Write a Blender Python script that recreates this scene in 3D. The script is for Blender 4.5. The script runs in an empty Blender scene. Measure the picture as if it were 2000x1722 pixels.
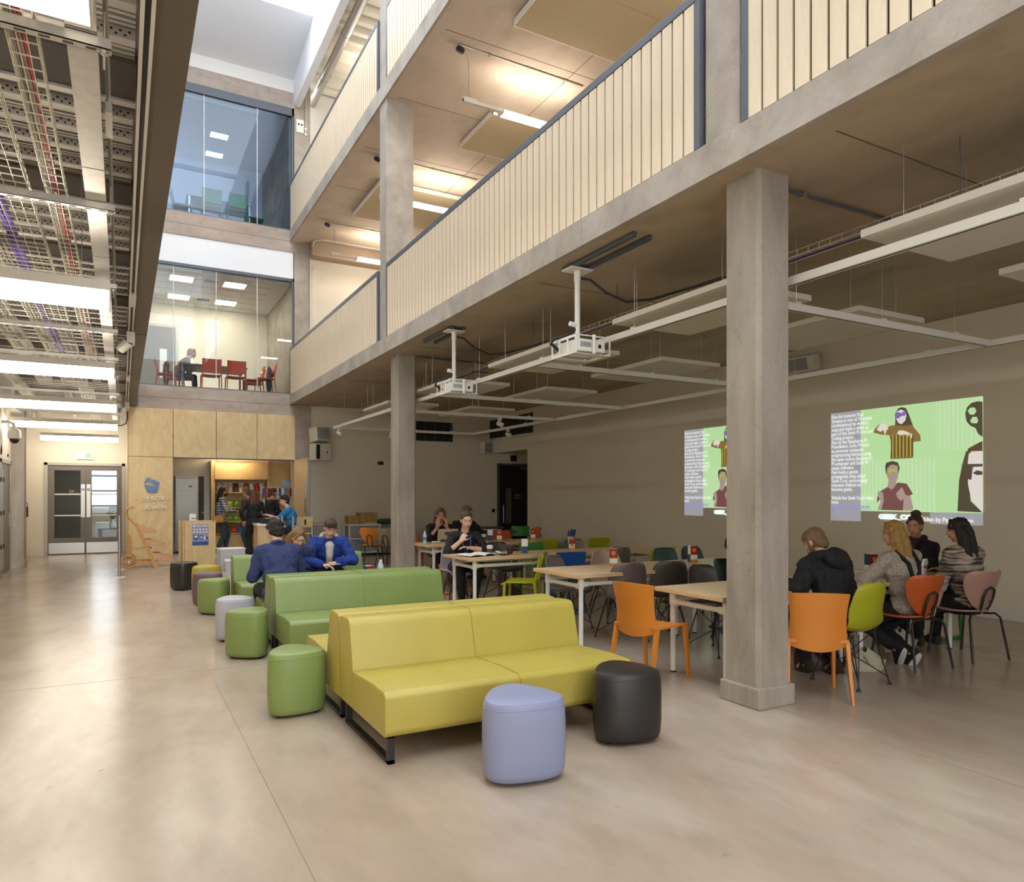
import bpy, bmesh, math, random
from mathutils import Vector, Matrix, Euler
random.seed(7)
PI = math.pi
sc = bpy.context.scene
COL = sc.collection
# ---------------------------------------------------------------- camera
cam = bpy.data.cameras.new('camera'); camo = bpy.data.objects.new('camera', cam); COL.objects.link(camo)
FPX = 1390.0                       # focal length in pixels of the 2000 px wide frame
cam.sensor_fit = 'HORIZONTAL'; cam.sensor_width = 36.0; cam.lens = FPX / 2000 * 36
cam.shift_x = 0.0; cam.shift_y = (968 - 861) / 2000.0
cam.clip_start = 0.05; cam.clip_end = 200
camo.location = (0, 0, 1.5)
camo.rotation_euler = (PI/2, 0, -math.atan(762/1390.0))
sc.camera = camo
# ---------------------------------------------------------------- sky, exposure
w = bpy.data.worlds.new('overcast_sky'); sc.world = w; w.use_nodes = True
bg = w.node_tree.nodes['Background']; bg.inputs[0].default_value = (0.90, 0.95, 1.0, 1); bg.inputs[1].default_value = 6.2
cy = sc.cycles; cy.use_adaptive_sampling = True; cy.adaptive_threshold = 0.05; cy.max_bounces = 6; cy.diffuse_bounces = 4; cy.glossy_bounces = 3; cy.transmission_bounces = 3; cy.transparent_max_bounces = 10; cy.caustics_reflective = False; cy.caustics_refractive = False
vs = sc.view_settings
vs.view_transform = 'Standard'; vs.look = 'None'; vs.exposure = 0.0; vs.gamma = 1.0; vs.use_curve_mapping = False
# ---------------------------------------------------------------- materials
def lin(h):
    h = h.lstrip('#'); r = [int(h[i:i+2], 16)/255 for i in (0, 2, 4)]
    return tuple(((c+0.055)/1.055)**2.4 if c > 0.04045 else c/12.92 for c in r)
MATS = {}
def mat(name, col='#888888', rough=0.6, metal=0.0, var=0.0, scale=6.0, bump=0.0, bscale=40.0, stretch=(1,1,1), emit=0.0, spec=0.5, coat=0.0, ecol=None, tex='noise', detail=5.0):
    if name in MATS: return MATS[name]
    m = bpy.data.materials.new(name); m.use_nodes = True; nt = m.node_tree; N = nt.nodes; L = nt.links
    b = N['Principled BSDF']; c = lin(col)
    b.inputs['Base Color'].default_value = (*c, 1); b.inputs['Roughness'].default_value = rough; b.inputs['Metallic'].default_value = metal
    b.inputs['Specular IOR Level'].default_value = spec; b.inputs['Coat Weight'].default_value = coat
    if emit:
        b.inputs['Emission Color'].default_value = (*(lin(ecol) if ecol else c), 1); b.inputs['Emission Strength'].default_value = emit
    if var or bump:
        tc = N.new('ShaderNodeTexCoord'); mp = N.new('ShaderNodeMapping'); mp.inputs['Scale'].default_value = stretch
        L.new(tc.outputs['Object'], mp.inputs['Vector'])
    if var:
        n = N.new('ShaderNodeTexNoise'); n.inputs['Scale'].default_value = scale; n.inputs['Detail'].default_value = detail; n.inputs['Roughness'].default_value = 0.6
        L.new(mp.outputs[0], n.inputs['Vector'])
        r = N.new('ShaderNodeValToRGB'); r.color_ramp.elements[0].position = 0.3; r.color_ramp.elements[1].position = 0.7
        r.color_ramp.elements[0].color = (*[x*(1-var) for x in c], 1); r.color_ramp.elements[1].color = (*[min(1, x*(1+var*0.6)) for x in c], 1)
        L.new(n.outputs['Fac'], r.inputs[0]); L.new(r.outputs[0], b.inputs['Base Color'])
    if bump:
        n2 = N.new('ShaderNodeTexNoise'); n2.inputs['Scale'].default_value = bscale; n2.inputs['Detail'].default_value = 3
        L.new(mp.outputs[0], n2.inputs['Vector'])
        bp = N.new('ShaderNodeBump'); bp.inputs['Strength'].default_value = bump; bp.inputs['Distance'].default_value = 0.01
        L.new(n2.outputs['Fac'], bp.inputs['Height']); L.new(bp.outputs[0], b.inputs['Normal'])
    MATS[name] = m
    return m
def glassmat(name, tint=(0.93, 0.97, 0.98), ior=1.45, opac=0.0):
    m = bpy.data.materials.new(name); m.use_nodes = True; nt = m.node_tree; N = nt.nodes; L = nt.links
    N.remove(N['Principled BSDF']); out = N['Material Output']
    t = N.new('ShaderNodeBsdfTransparent'); t.inputs[0].default_value = (*tint, 1)
    g = N.new('ShaderNodeBsdfGlossy'); g.inputs['Roughness'].default_value = 0.01; g.inputs[0].default_value = (0.9, 0.95, 1, 1)
    fr = N.new('ShaderNodeFresnel'); fr.inputs[0].default_value = ior
    mx = N.new('ShaderNodeMixShader'); L.new(fr.outputs[0], mx.inputs[0]); L.new(t.outputs[0], mx.inputs[1]); L.new(g.outputs[0], mx.inputs[2])
    L.new(mx.outputs[0], out.inputs[0]); MATS[name] = m
    return m
def ramp_mat(name, stops, scale, stretch=(1,1,1), rough=0.6, bump=0.0, bscale=30, detail=8, dist=0.0, nrough=0.62, spec=0.5, second=None):
    """noise -> colour ramp, with an optional second blotch layer multiplied in"""
    m = bpy.data.materials.new(name); m.use_nodes = True; nt = m.node_tree; N = nt.nodes; L = nt.links
    b = N['Principled BSDF']; b.inputs['Roughness'].default_value = rough; b.inputs['Specular IOR Level'].default_value = spec
    tc = N.new('ShaderNodeTexCoord'); mp = N.new('ShaderNodeMapping'); mp.inputs['Scale'].default_value = stretch
    L.new(tc.outputs['Object'], mp.inputs['Vector'])
    n = N.new('ShaderNodeTexNoise'); n.inputs['Scale'].default_value = scale; n.inputs['Detail'].default_value = detail; n.inputs['Roughness'].default_value = nrough
    n.inputs['Distortion'].default_value = dist
    L.new(mp.outputs[0], n.inputs['Vector'])
    r = N.new('ShaderNodeValToRGB'); e = r.color_ramp.elements
    while len(e) < len(stops): e.new(0.5)
    for i, (p, h) in enumerate(stops): e[i].position = p; e[i].color = (*lin(h), 1)
    L.new(n.outputs['Fac'], r.inputs[0]); last = r.outputs[0]
    if second:
        sscale, lo, hi, amt, sst = second
        mp2 = N.new('ShaderNodeMapping'); mp2.inputs['Scale'].default_value = sst; L.new(tc.outputs['Object'], mp2.inputs['Vector'])
        n3 = N.new('ShaderNodeTexNoise'); n3.inputs['Scale'].default_value = sscale; n3.inputs['Detail'].default_value = 6; L.new(mp2.outputs[0], n3.inputs['Vector'])
        mr = N.new('ShaderNodeMapRange'); mr.inputs['From Min'].default_value = lo; mr.inputs['From Max'].default_value = hi; mr.inputs['To Min'].default_value = 1-amt; mr.inputs['To Max'].default_value = 1.0
        L.new(n3.outputs['Fac'], mr.inputs[0])
        mx = N.new('ShaderNodeVectorMath'); mx.operation = 'SCALE'; L.new(last, mx.inputs[0]); L.new(mr.outputs[0], mx.inputs['Scale']); last = mx.outputs[0]
    L.new(last, b.inputs['Base Color'])
    if bump:
        n2 = N.new('ShaderNodeTexNoise'); n2.inputs['Scale'].default_value = bscale; n2.inputs['Detail'].default_value = 4; L.new(mp.outputs[0], n2.inputs['Vector'])
        bp = N.new('ShaderNodeBump'); bp.inputs['Strength'].default_value = bump; bp.inputs['Distance'].default_value = 0.01
        L.new(n2.outputs['Fac'], bp.inputs['Height']); L.new(bp.outputs[0], b.inputs['Normal'])
    MATS[name] = m
    return m
# ---------------------------------------------------------------- mesh helpers
class B:
    """collects shapes into one mesh"""
    def __init__(s): s.v = []; s.f = []
    def add(s, vs, fs):
        o = len(s.v); s.v += [tuple(p) for p in vs]; s.f += [tuple(i+o for i in f) for f in fs]; return s
    def box(s, x0, x1, y0, y1, z0, z1):
        return s.add([(x0,y0,z0),(x1,y0,z0),(x1,y1,z0),(x0,y1,z0),(x0,y0,z1),(x1,y0,z1),(x1,y1,z1),(x0,y1,z1)],
                     [(0,3,2,1),(4,5,6,7),(0,1,5,4),(1,2,6,5),(2,3,7,6),(3,0,4,7)])
    def cbox(s, c, d, M=None):
        vs = [Vector((a*d[0]/2, b*d[1]/2, e*d[2]/2)) for e in (-1,1) for a, b in ((-1,-1),(1,-1),(1,1),(-1,1))]
        if M is not None: vs = [M @ p for p in vs]
        vs = [p + Vector(c) for p in vs]
        return s.add(vs, [(0,3,2,1),(4,5,6,7),(0,1,5,4),(1,2,6,5),(2,3,7,6),(3,0,4,7)])
    def rbox(s, c, d, r=0.02, n=3):
        """box with its vertical edges and top/bottom rims rounded"""
        x, y, z = d[0]/2, d[1]/2, d[2]/2; r = min(r, x*.99, y*.99, z*.99)
        rings = []
        for k in range(n+1): a = PI/2*k/n; rings.append((-z + r - r*math.cos(a), r - r*math.sin(a)))
        prof = [(-z + r*(1-math.sin(PI/2*k/n)), r*(1-math.cos(PI/2*k/n))) for k in range(n, -1, -1)]
        prof = prof + [(-zz, ins) for zz, ins in reversed(prof)]
        vs = []; m = 4*(n+1)
        for zz, ins in prof:
            for q, (sx, sy) in enumerate(((1,1),(-1,1),(-1,-1),(1,-1))):
                for k in range(n+1):
                    a = PI/2*q + PI/2*k/n
                    vs.append((c[0]+sx*(x-r)+math.cos(a)*(r-ins), c[1]+sy*(y-r)+math.sin(a)*(r-ins), c[2]+zz))
        fs = []
        for i in range(len(prof)-1):
            for j in range(m): fs.append((i*m+j, i*m+(j+1) % m, (i+1)*m+(j+1) % m, (i+1)*m+j))
        fs.append(tuple(range(m-1, -1, -1))); fs.append(tuple((len(prof)-1)*m+j for j in range(m)))
        return s.add(vs, fs)
    def tube(s, pts, r, n=8, closed=False):
        pts = [Vector(p) for p in pts]; vs = []; fs = []; K = len(pts)
        rs = r if isinstance(r, (list, tuple)) else [r]*K
        up = None
        for i, p in enumerate(pts):
            if closed: t = (pts[(i+1) % K]-pts[i-1])
            else: t = pts[min(i+1, K-1)]-pts[max(i-1, 0)]
            t.normalize()
            if up is None: up = Vector((0,0,1)) if abs(t.z) < 0.9 else Vector((1,0,0))
            a = t.cross(up); a.normalize(); b2 = a.cross(t); up = b2
            for k in range(n):
                an = 2*PI*k/n; vs.append(p + (a*math.cos(an)+b2*math.sin(an))*rs[i])
        for i in range(K if closed else K-1):
            j = (i+1) % K
            for k in range(n): fs.append((i*n+k, i*n+(k+1) % n, j*n+(k+1) % n, j*n+k))
        if not closed: fs.append(tuple(range(n-1, -1, -1))); fs.append(tuple((K-1)*n+k for k in range(n)))
        return s.add(vs, fs)
    def cyl(s, p, q, r, n=12, r2=None): return s.tube([p, q], [r, r if r2 is None else r2], n)
    def lathe(s, prof, c=(0,0,0), n=24, M=None):
        vs = []; fs = []; K = len(prof)
        for r, z in prof:
            for k in range(n):
                a = 2*PI*k/n; p = Vector((r*math.cos(a), r*math.sin(a), z))
                if M is not None: p = M @ p
                vs.append(p+Vector(c))
        for i in range(K-1):
            for k in range(n): fs.append((i*n+k, i*n+(k+1) % n, (i+1)*n+(k+1) % n, (i+1)*n+k))
        fs.append(tuple(range(n-1, -1, -1))); fs.append(tuple((K-1)*n+k for k in range(n)))
        return s.add(vs, fs)
    def ell(s, c, r, M=None, nu=14, nv=9):
        prof = [(math.sin(PI*i/nv), -math.cos(PI*i/nv)) for i in range(nv+1)]; vs = []; fs = []
        for i, (rr, z) in enumerate(prof):
            if i in (0, nv): vs.append(Vector((0,0,z*r[2])))
            else:
                for k in range(nu): a = 2*PI*k/nu; vs.append(Vector((rr*math.cos(a)*r[0], rr*math.sin(a)*r[1], z*r[2])))
        if M is not None: vs = [M @ p for p in vs]
        vs = [p+Vector(c) for p in vs]
        for k in range(nu): fs.append((0, 1+(k+1) % nu, 1+k))
        for i in range(nv-2):
            for k in range(nu): fs.append((1+i*nu+k, 1+i*nu+(k+1) % nu, 1+(i+1)*nu+(k+1) % nu, 1+(i+1)*nu+k))
        t = len(vs)-1
        for k in range(nu): fs.append((1+(nv-2)*nu+k, 1+(nv-2)*nu+(k+1) % nu, t))
        return s.add(vs, fs)
    def cap(s, a, b2, ra, rb, n=10):
        """tapered capsule"""
        a = Vector(a); b2 = Vector(b2); d = b2-a; L_ = d.length
        if L_ < 1e-5: return s.ell(a, (ra, ra, ra))
        M = d.to_track_quat('Z', 'Y').to_matrix(); prof = [(0.0, -ra)]
        for i in range(1, 4): an = -PI/2+PI/2*i/3; prof.append((ra*math.cos(an), ra*math.sin(an)))
        for i in range(0, 3): an = PI/2*i/3; prof.append((rb*math.cos(an), L_+rb*math.sin(an)))
        prof.append((0.0, L_+rb)); vs = []; fs = []; K = len(prof)
        for i, (r, z) in enumerate(prof):
            if i in (0, K-1): vs.append(M @ Vector((0,0,z)) + a)
            else:
                for k in range(n): an = 2*PI*k/n; vs.append(M @ Vector((r*math.cos(an), r*math.sin(an), z)) + a)
        for k in range(n): fs.append((0, 1+(k+1) % n, 1+k))
        for i in range(K-3):
            for k in range(n): fs.append((1+i*n+k, 1+i*n+(k+1) % n, 1+(i+1)*n+(k+1) % n, 1+(i+1)*n+k))
        t = len(vs)-1
        for k in range(n): fs.append((1+(K-3)*n+k, 1+(K-3)*n+(k+1) % n, t))
        return s.add(vs, fs)
    def prism(s, poly, z0, z1, axis='z'):
        """extrude a 2D polygon: axis z -> (x,y), axis x -> (y,z), axis y -> (x,z)"""
        def P(p, h):
            return (p[0],p[1],h) if axis == 'z' else ((h,p[0],p[1]) if axis == 'x' else (p[0],h,p[1]))
        n = len(poly); vs = [P(p, z0) for p in poly]+[P(p, z1) for p in poly]
        fs = [tuple(range(n-1, -1, -1)), tuple(range(n, 2*n))]+[(i, (i+1) % n, n+(i+1) % n, n+i) for i in range(n)]
        return s.add(vs, fs)
    def grid(s, fn, nu, nv, thick=0.0):
        """surface fn(u,v)->point, given a thickness along its normal"""
        P = [[Vector(fn(i/(nu-1), j/(nv-1))) for i in range(nu)] for j in range(nv)]
        vs = [P[j][i] for j in range(nv) for i in range(nu)]; N_ = nu*nv
        fs = [(j*nu+i, j*nu+i+1, (j+1)*nu+i+1, (j+1)*nu+i) for j in range(nv-1) for i in range(nu-1)]
        if thick:
            back = []
            for j in range(nv):
                for i in range(nu):
                    du = P[j][min(i+1,nu-1)]-P[j][max(i-1,0)]; dv = P[min(j+1,nv-1)][i]-P[max(j-1,0)][i]
                    n = du.cross(dv); n = n.normalized() if n.length > 1e-9 else Vector((0,0,1)); back.append(P[j][i]-n*thick)
            vs += back; fs2 = [tuple(N_+k for k in reversed(f)) for f in fs]
            rim = [i for i in range(nu)]+[j*nu+nu-1 for j in range(1, nv)]+[(nv-1)*nu+i for i in range(nu-2, -1, -1)]+[j*nu for j in range(nv-2, 0, -1)]
            fs = fs+fs2+[(rim[(k+1) % len(rim)], rim[k], rim[k]+N_, rim[(k+1) % len(rim)]+N_) for k in range(len(rim))]
        return s.add(vs, fs)
    def mesh(s, name, m, smooth=False, bevel=0.0):
        me = bpy.data.meshes.new(name); me.from_pydata(s.v, [], s.f)
        bm = bmesh.new(); bm.from_mesh(me); bmesh.ops.recalc_face_normals(bm, faces=bm.faces)
        if bevel: bmesh.ops.bevel(bm, geom=list(bm.edges), offset=bevel, segments=2, affect='EDGES', profile=0.6, clamp_overlap=True)
        if smooth:
            for f in bm.faces: f.smooth = True
            for e in bm.edges:
                if len(e.link_faces) == 2 and e.calc_face_angle(0) > 0.75: e.smooth = False
        bm.to_mesh(me); bm.free()
        me.materials.append(m if not isinstance(m, str) else MATS[m])
        return me
    def build(s, name, m, parent=None, smooth=False, bevel=0.0):
        return link(name, s.mesh(name, m, smooth, bevel), parent)
def link(name, me, parent=None, loc=None, rz=None):
    o = bpy.data.objects.new(name, me); COL.objects.link(o)
    if parent is not None: o.parent = parent
    if loc is not None: o.location = loc
    if rz is not None: o.rotation_euler = (0, 0, rz)
    return o
def tag(o, label=None, cat=None, group=None, kind=None):
    if label: o['label'] = label
    if cat: o['category'] = cat
    if group: o['group'] = group
    if kind: o['kind'] = kind
    return o
def thing(name, label, cat, loc=(0,0,0), rz=0.0, group=None):
    o = link(name, None, None, loc, rz); o.empty_display_size = 0.1
    return tag(o, label, cat, group)
def struct(name, b, m, parent=None, smooth=False, bevel=0.0, label=None):
    o = b.build(name, m, parent, smooth, bevel)
    if parent is None: o['kind'] = 'structure'
    if label: o['label'] = label
    return o
def copy_tree(o, parent=None):
    c = o.copy(); COL.objects.link(c); c.parent = parent
    for ch in list(o.children): copy_tree(ch, c)
    return c
def textmesh(s, size, loc, rot, m, name='lettering', parent=None, align='LEFT', extrude=0.0, lspace=1.0, sx=1.0, bold=0.0, aligny='TOP_BASELINE'):
    cu = bpy.data.curves.new('txt', 'FONT'); cu.body = s; cu.size = size; cu.align_x = align; cu.extrude = extrude; cu.space_line = lspace; cu.offset = bold; cu.resolution_u = 2
    t = bpy.data.objects.new('txt', cu); me = bpy.data.meshes.new_from_object(t)
    bpy.data.objects.remove(t); bpy.data.curves.remove(cu)
    me.materials.append(MATS[m] if isinstance(m, str) else m)
    o = link(name, me, parent, loc); o.rotation_euler = rot; o.scale = (sx, 1, 1)
    return o
# ---------------------------------------------------------------- palette of surfaces
ramp_mat('floor_concrete', [(0.2,'#9c8978'),(0.45,'#ae9c8b'),(0.6,'#b8a99a'),(0.8,'#c6b9ac')], 1.1, (1,0.45,1), rough=0.30, bump=0.05, bscale=9, detail=9, dist=0.25, nrough=0.66, second=(4.0,0.28,0.5,0.12,(1,0.5,1)))
def rough_noise(mn, lo, hi, scale):
    nt = MATS[mn].node_tree; N = nt.nodes; n = N.new('ShaderNodeTexNoise'); n.inputs['Scale'].default_value = scale; n.inputs['Detail'].default_value = 6
    tc = N.new('ShaderNodeTexCoord'); nt.links.new(tc.outputs['Object'], n.inputs['Vector'])
    mr = N.new('ShaderNodeMapRange'); mr.inputs['From Min'].default_value = 0.3; mr.inputs['From Max'].default_value = 0.7; mr.inputs['To Min'].default_value = lo; mr.inputs['To Max'].default_value = hi
    nt.links.new(n.outputs['Fac'], mr.inputs[0]); nt.links.new(mr.outputs[0], N['Principled BSDF'].inputs['Roughness'])
MATS['floor_concrete'].node_tree.nodes['Principled BSDF'].inputs['Roughness'].default_value = 0.22
def specks(mn):
    nt = MATS[mn].node_tree; N = nt.nodes; b = N['Principled BSDF']; src = b.inputs['Base Color'].links[0].from_socket
    tc = N.new('ShaderNodeTexCoord')
    for sc_, lo, hi, dk in ((7.0, 0.70, 0.76, 0.72), (45.0, 0.72, 0.78, 0.66)):
        n = N.new('ShaderNodeTexNoise'); n.inputs['Scale'].default_value = sc_; n.inputs['Detail'].default_value = 5; nt.links.new(tc.outputs['Object'], n.inputs['Vector'])
        mr = N.new('ShaderNodeMapRange'); mr.inputs['From Min'].default_value = lo; mr.inputs['From Max'].default_value = hi; mr.inputs['To Min'].default_value = 1.0; mr.inputs['To Max'].default_value = dk; nt.links.new(n.outputs['Fac'], mr.inputs[0])
        v = N.new('ShaderNodeVectorMath'); v.operation = 'SCALE'; nt.links.new(src, v.inputs[0]); nt.links.new(mr.outputs[0], v.inputs['Scale']); src = v.outputs[0]
    nt.links.new(src, b.inputs['Base Color'])
specks('floor_concrete')
ramp_mat('concrete', [(0.25,'#8f867b'),(0.5,'#a89f93'),(0.75,'#bbb3a8')], 2.2, (1,1,1), rough=0.8, bump=0.25, bscale=45, detail=9, dist=0.3, second=(9,0.25,0.42,0.14,(1,1,0.4)))
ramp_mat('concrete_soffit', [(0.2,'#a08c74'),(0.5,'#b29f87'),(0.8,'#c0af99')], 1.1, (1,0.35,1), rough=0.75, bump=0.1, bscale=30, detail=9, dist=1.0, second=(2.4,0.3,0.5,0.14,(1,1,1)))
ramp_mat('concrete_beam', [(0.2,'#97877a'),(0.5,'#ab9c90'),(0.8,'#bbaea3')], 2.0, (0.5,1,1.5), rough=0.8, bump=0.15, bscale=40, detail=9, second=(7,0.28,0.45,0.15,(1,1,1)))
ramp_mat('column_concrete', [(0.25,'#857b6d'),(0.5,'#a1978a'),(0.78,'#b4aca0')], 3.0, (1,1,0.25), rough=0.75, bump=0.3, bscale=60, detail=10, dist=0.4, second=(22,0.25,0.40,0.2,(1,1,1)))
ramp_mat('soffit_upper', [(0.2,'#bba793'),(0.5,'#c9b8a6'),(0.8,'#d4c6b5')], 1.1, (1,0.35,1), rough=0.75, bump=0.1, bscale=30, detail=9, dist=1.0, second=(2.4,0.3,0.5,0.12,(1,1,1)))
mat('joint_dark', '#8c7b6b', 0.7); mat('white_plaster', '#e9e7e2', 0.75)
mat('cream_wall', '#e4dccb', 0.7, var=0.03, scale=2)
mat('grey_wall', '#e3d8c2', 0.6, var=0.03, scale=1.5)
ramp_mat('birch_ply', [(0.25,'#c8ab7a'),(0.5,'#d4ba8a'),(0.75,'#dfc99e')], 3.0, (1.0,1.0,0.5), rough=0.5, bump=0.02, bscale=20, detail=8, dist=2.2, second=(14,0.2,0.5,0.07,(2.5,2.5,0.25)))
ramp_mat('slat_ply', [(0.25,'#dcc8a8'),(0.5,'#e6d4b8'),(0.75,'#eee0c8')], 2.0, (3,3,0.6), rough=0.5, detail=7, dist=1.2)
mat('slat_backing', '#3f2a18', 0.9)
mat('dark_steel', '#5b6068', 0.5, metal=0.3)
mat('taupe_paint', '#6d6151', 0.55)
mat('dark_taupe', '#5d564e', 0.7)
mat('galvanised', '#b9b5ac', 0.38, metal=0.85, var=0.12, scale=18)
mat('deck_metal', '#a59e93', 0.42, metal=0.6, var=0.1, scale=8)
mat('deck_bright', '#d8d3ca', 0.35, metal=0.35, var=0.06, scale=12)
mat('hole_dark', '#3a352e', 0.8)
mat('black_gap', '#1c1a18', 0.9)
mat('cream_deck', '#ebe7d9', 0.5)
mat('spandrel_white', '#eceef2', 0.6)
glassmat('glass_clear', (0.94, 0.97, 0.97), 1.32); glassmat('glass_tint', (0.74, 0.82, 0.92), 1.42)
mat('grey_door', '#77736c', 0.5); mat('frame_grey', '#bdb8ae', 0.5)
mat('steel_brushed', '#b8b6b2', 0.3, metal=0.9)
mat('baseboard_paint', '#ded7ca', 0.5)
mat('black_paint', '#1d1b19', 0.45)
mat('carpet_grey', '#6e6a66', 0.9)
mat('white_tile', '#eae8e4', 0.6)
def bx(*a): return B().box(*a)
# ---------------------------------------------------------------- floors, walls
struct('floor', bx(-2.6, 11.4, -5.2, 23.0, -0.15, 0.0), 'floor_concrete')
for fj in ((0.658,0.662,-5.2,21.3),(4.06,4.064,-5.2,18.4)): B().box(*fj, -0.002, 0.0008).build('floor_joint', 'joint_dark', bpy.data.objects['floor'])
for y in (-0.8, 6.64, 14.1): B().box(-1.9, 9.3, y, y+0.004, -0.002, 0.0008).build('floor_joint', 'joint_dark', bpy.data.objects['floor'])
wl = bx(-2.25, -1.98, -5.2, 16.15, 0, 4.1).box(-2.25, -1.98, 16.15, 17.62, 2.2, 4.1).box(-2.25, -2.07, 17.62, 21.6, 0, 4.1)
struct('wall_left', wl, 'cream_wall')
struct('wall_right', bx(9.39, 9.6, -5.2, 16.285, 0, 3.8).box(9.39, 9.6, 16.285, 18.46, 2.73, 3.8), 'grey_wall')
struct('wall_alcove', bx(11.1, 11.3, 16.1, 18.6, 0, 3.0).box(9.6, 11.3, 16.08, 16.285, 0, 3.0).box(9.6, 11.3, 16.1, 18.6, 2.73, 2.9), 'grey_wall')
struct('wall_far', bx(4.2, 11.3, 18.46, 18.7, 0, 3.85), 'grey_wall')
struct('baseboard_right', bx(9.372, 9.39, -5.2, 16.285, 0, 0.15), 'baseboard_paint')
struct('baseboard_far', bx(4.22, 9.6, 18.44, 18.46, 0, 0.15), 'baseboard_paint')
struct('baseboard_left', bx(-2.07, -2.045, 18.2, 21.38, 0, 0.17).box(-2.05, -1.72, 21.36, 21.385, 0, 0.17), 'baseboard_paint')
struct('wall_doors', bx(-2.25, -1.70, 21.4, 21.6, 0, 3.9).box(0.06, 0.3, 21.4, 21.6, 0, 3.9).box(-1.70, 0.06, 21.4, 21.6, 2.33, 3.9), 'cream_wall')
# rear end of the hall behind the camera: unseen piers, open gaps added to let sky light in
rb = B()
rb.box(4.0, 9.6, -5.4, -5.2, 0, 3.8)  # lower right part closed to keep light off the dining side
for x0, x1 in ((-2.25,-1.6),(0.2,0.6),(3.4,4.0),(6.4,6.9),(9.0,9.6)): rb.box(x0, x1, -5.4, -5.2, 0, 12.2)
for z0, z1 in ((0,0.5),(3.1,4.6),(7.2,8.7),(11.2,12.2)): rb.box(-2.25, 9.6, -5.4, -5.2, z0, z1)
struct('wall_back', rb, 'white_plaster')
# ---------------------------------------------------------------- gallery slabs
def slab(name, z0, z1):
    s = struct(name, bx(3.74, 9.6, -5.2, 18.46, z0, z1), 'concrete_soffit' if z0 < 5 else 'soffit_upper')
    fb = B(); cuts = [-5.2, 1.62, 5.42, 9.3, 13.1, 18.42]
    for a, b in zip(cuts, cuts[1:]):
        B().box(3.70, 3.74, a+0.002, b-0.002, z0-0.004, z1).build('fascia_panel', 'concrete', s)
    return s
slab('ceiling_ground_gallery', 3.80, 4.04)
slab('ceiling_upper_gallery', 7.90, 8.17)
# thin joint lines in the ground floor soffit
jb = B()
for y in (2.95, 6.6, 10.3, 14.0): jb.box(3.95, 9.3, y-0.004, y+0.004, 3.797, 3.801)
jb.build('soffit_joint', 'dark_taupe', bpy.data.objects['ceiling_ground_gallery'])
jb = B()
for y in (3.4, 5.3, 7.15, 9.0, 10.9, 12.75, 14.6, 16.5): jb.box(3.9, 9.3, y-0.004, y+0.004, 7.897, 7.901)
jb.box(6.0, 6.008, -5, 18.4, 7.897, 7.901)
jb.build('soffit_joint', 'dark_taupe', bpy.data.objects['ceiling_upper_gallery'])
struct('wall_gallery_right', bx(9.4, 9.6, -5.2, 18.46, 4.04, 7.9).box(9.4, 9.6, -5.2, 19.3, 8.17, 12.4), 'cream_wall')
struct('wall_gallery_far', bx(4.2, 9.6, 18.46, 18.7, 4.04, 7.6).box(4.2, 9.6, 18.46, 18.7, 7.6, 7.9), 'cream_wall')
struct('wall_top_far', bx(4.1, 9.6, 19.3, 19.5, 8.17, 12.3), 'white_plaster')
# down-stand beam over the far gallery wall
struct('trim_1', bx(4.2, 9.4, 18.1, 18.46, 7.55, 7.9), 'concrete_soffit')
# ---------------------------------------------------------------- columns (three storeys; square shafts with a cast plinth)
def column(y0, lab, tops=True):
    t = thing('concrete_column', lab, 'column', (4.07, y0+0.175, 0))
    s = B(); c = 0.03; a = 0.165
    s.prism([(-a+c,-a),(a-c,-a),(a,-a+c),(a,a-c),(a-c,a),(-a+c,a),(-a,a-c),(-a,-a+c)], 0.0, 3.8)
    s.build('shaft', 'column_concrete', t)
    p = B(); p.prism([(-0.185,-0.185),(0.185,-0.185),(0.185,0.185),(-0.185,0.185)], 0, 0.15); p.build('plinth', 'column_concrete', t, bevel=0.012)
    B().box(-0.345, 0.12, -0.165, 0.165, 4.04, 7.9).build('upper_shaft', 'concrete', t, bevel=0.01)
    B().box(-0.345, 0.12, -0.165, 0.165, 8.17, 12.2).build('top_shaft', 'concrete', t, bevel=0.01)
    return t
column(3.525, 'nearest tall square concrete column beside the orange chairs')
column(10.985, 'farther square concrete column behind the green sofa')
fc = thing('concrete_column', 'concrete corner column where the gallery meets the glazed end wall', 'column', (4.02, 18.6, 0))
B().box(-0.2, 0.2, -0.19, 0.12, 0, 3.8).build('shaft', 'concrete_beam', fc); B().box(-0.2, 0.2, -0.19, 0.12, 4.04, 7.9).build('upper_shaft', 'concrete', fc); B().box(-0.2, 0.2, -0.19, 0.12, 8.17, 12.0).build('top_shaft', 'concrete', fc)
# ---------------------------------------------------------------- slatted balustrades
slat_me = B().box(-0.018, 0.0, -0.0525, 0.0525, 0, 1.09).mesh('slat', 'slat_ply')
def balustrade(y0, y1, z, label, post_far=True, post_near=True):
    t = thing('balustrade', label, 'balustrade', (3.72, y0, z), 0, 'slatted balustrades')
    L_ = y1-y0; n = int(round((L_-0.1)/0.125)); p = (L_-0.1)/n
    for i in range(n):
        o = link('slat', slat_me, t, (0.0, 0.05+p*(i+0.5), 0.0)); o.scale = (1, p/0.125, 1)
    B().box(0.022, 0.034, 0.05, L_-0.05, 0.0, 1.09).build('backing_board', 'slat_backing', t)
    B().box(-0.022, 0.045, 0, L_, 1.095, 1.165).build('handrail', 'dark_steel', t, bevel=0.004)
    for y in ([0.0] if post_near else [])+([L_-0.06] if post_far else []): B().box(-0.02, 0.04, y, y+0.06, 0, 1.095).build('post', 'dark_steel', t)
    return t
balustrade(-4.9, 3.50, 4.045, 'first floor birch slat balustrade running out of frame at top right')
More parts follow.
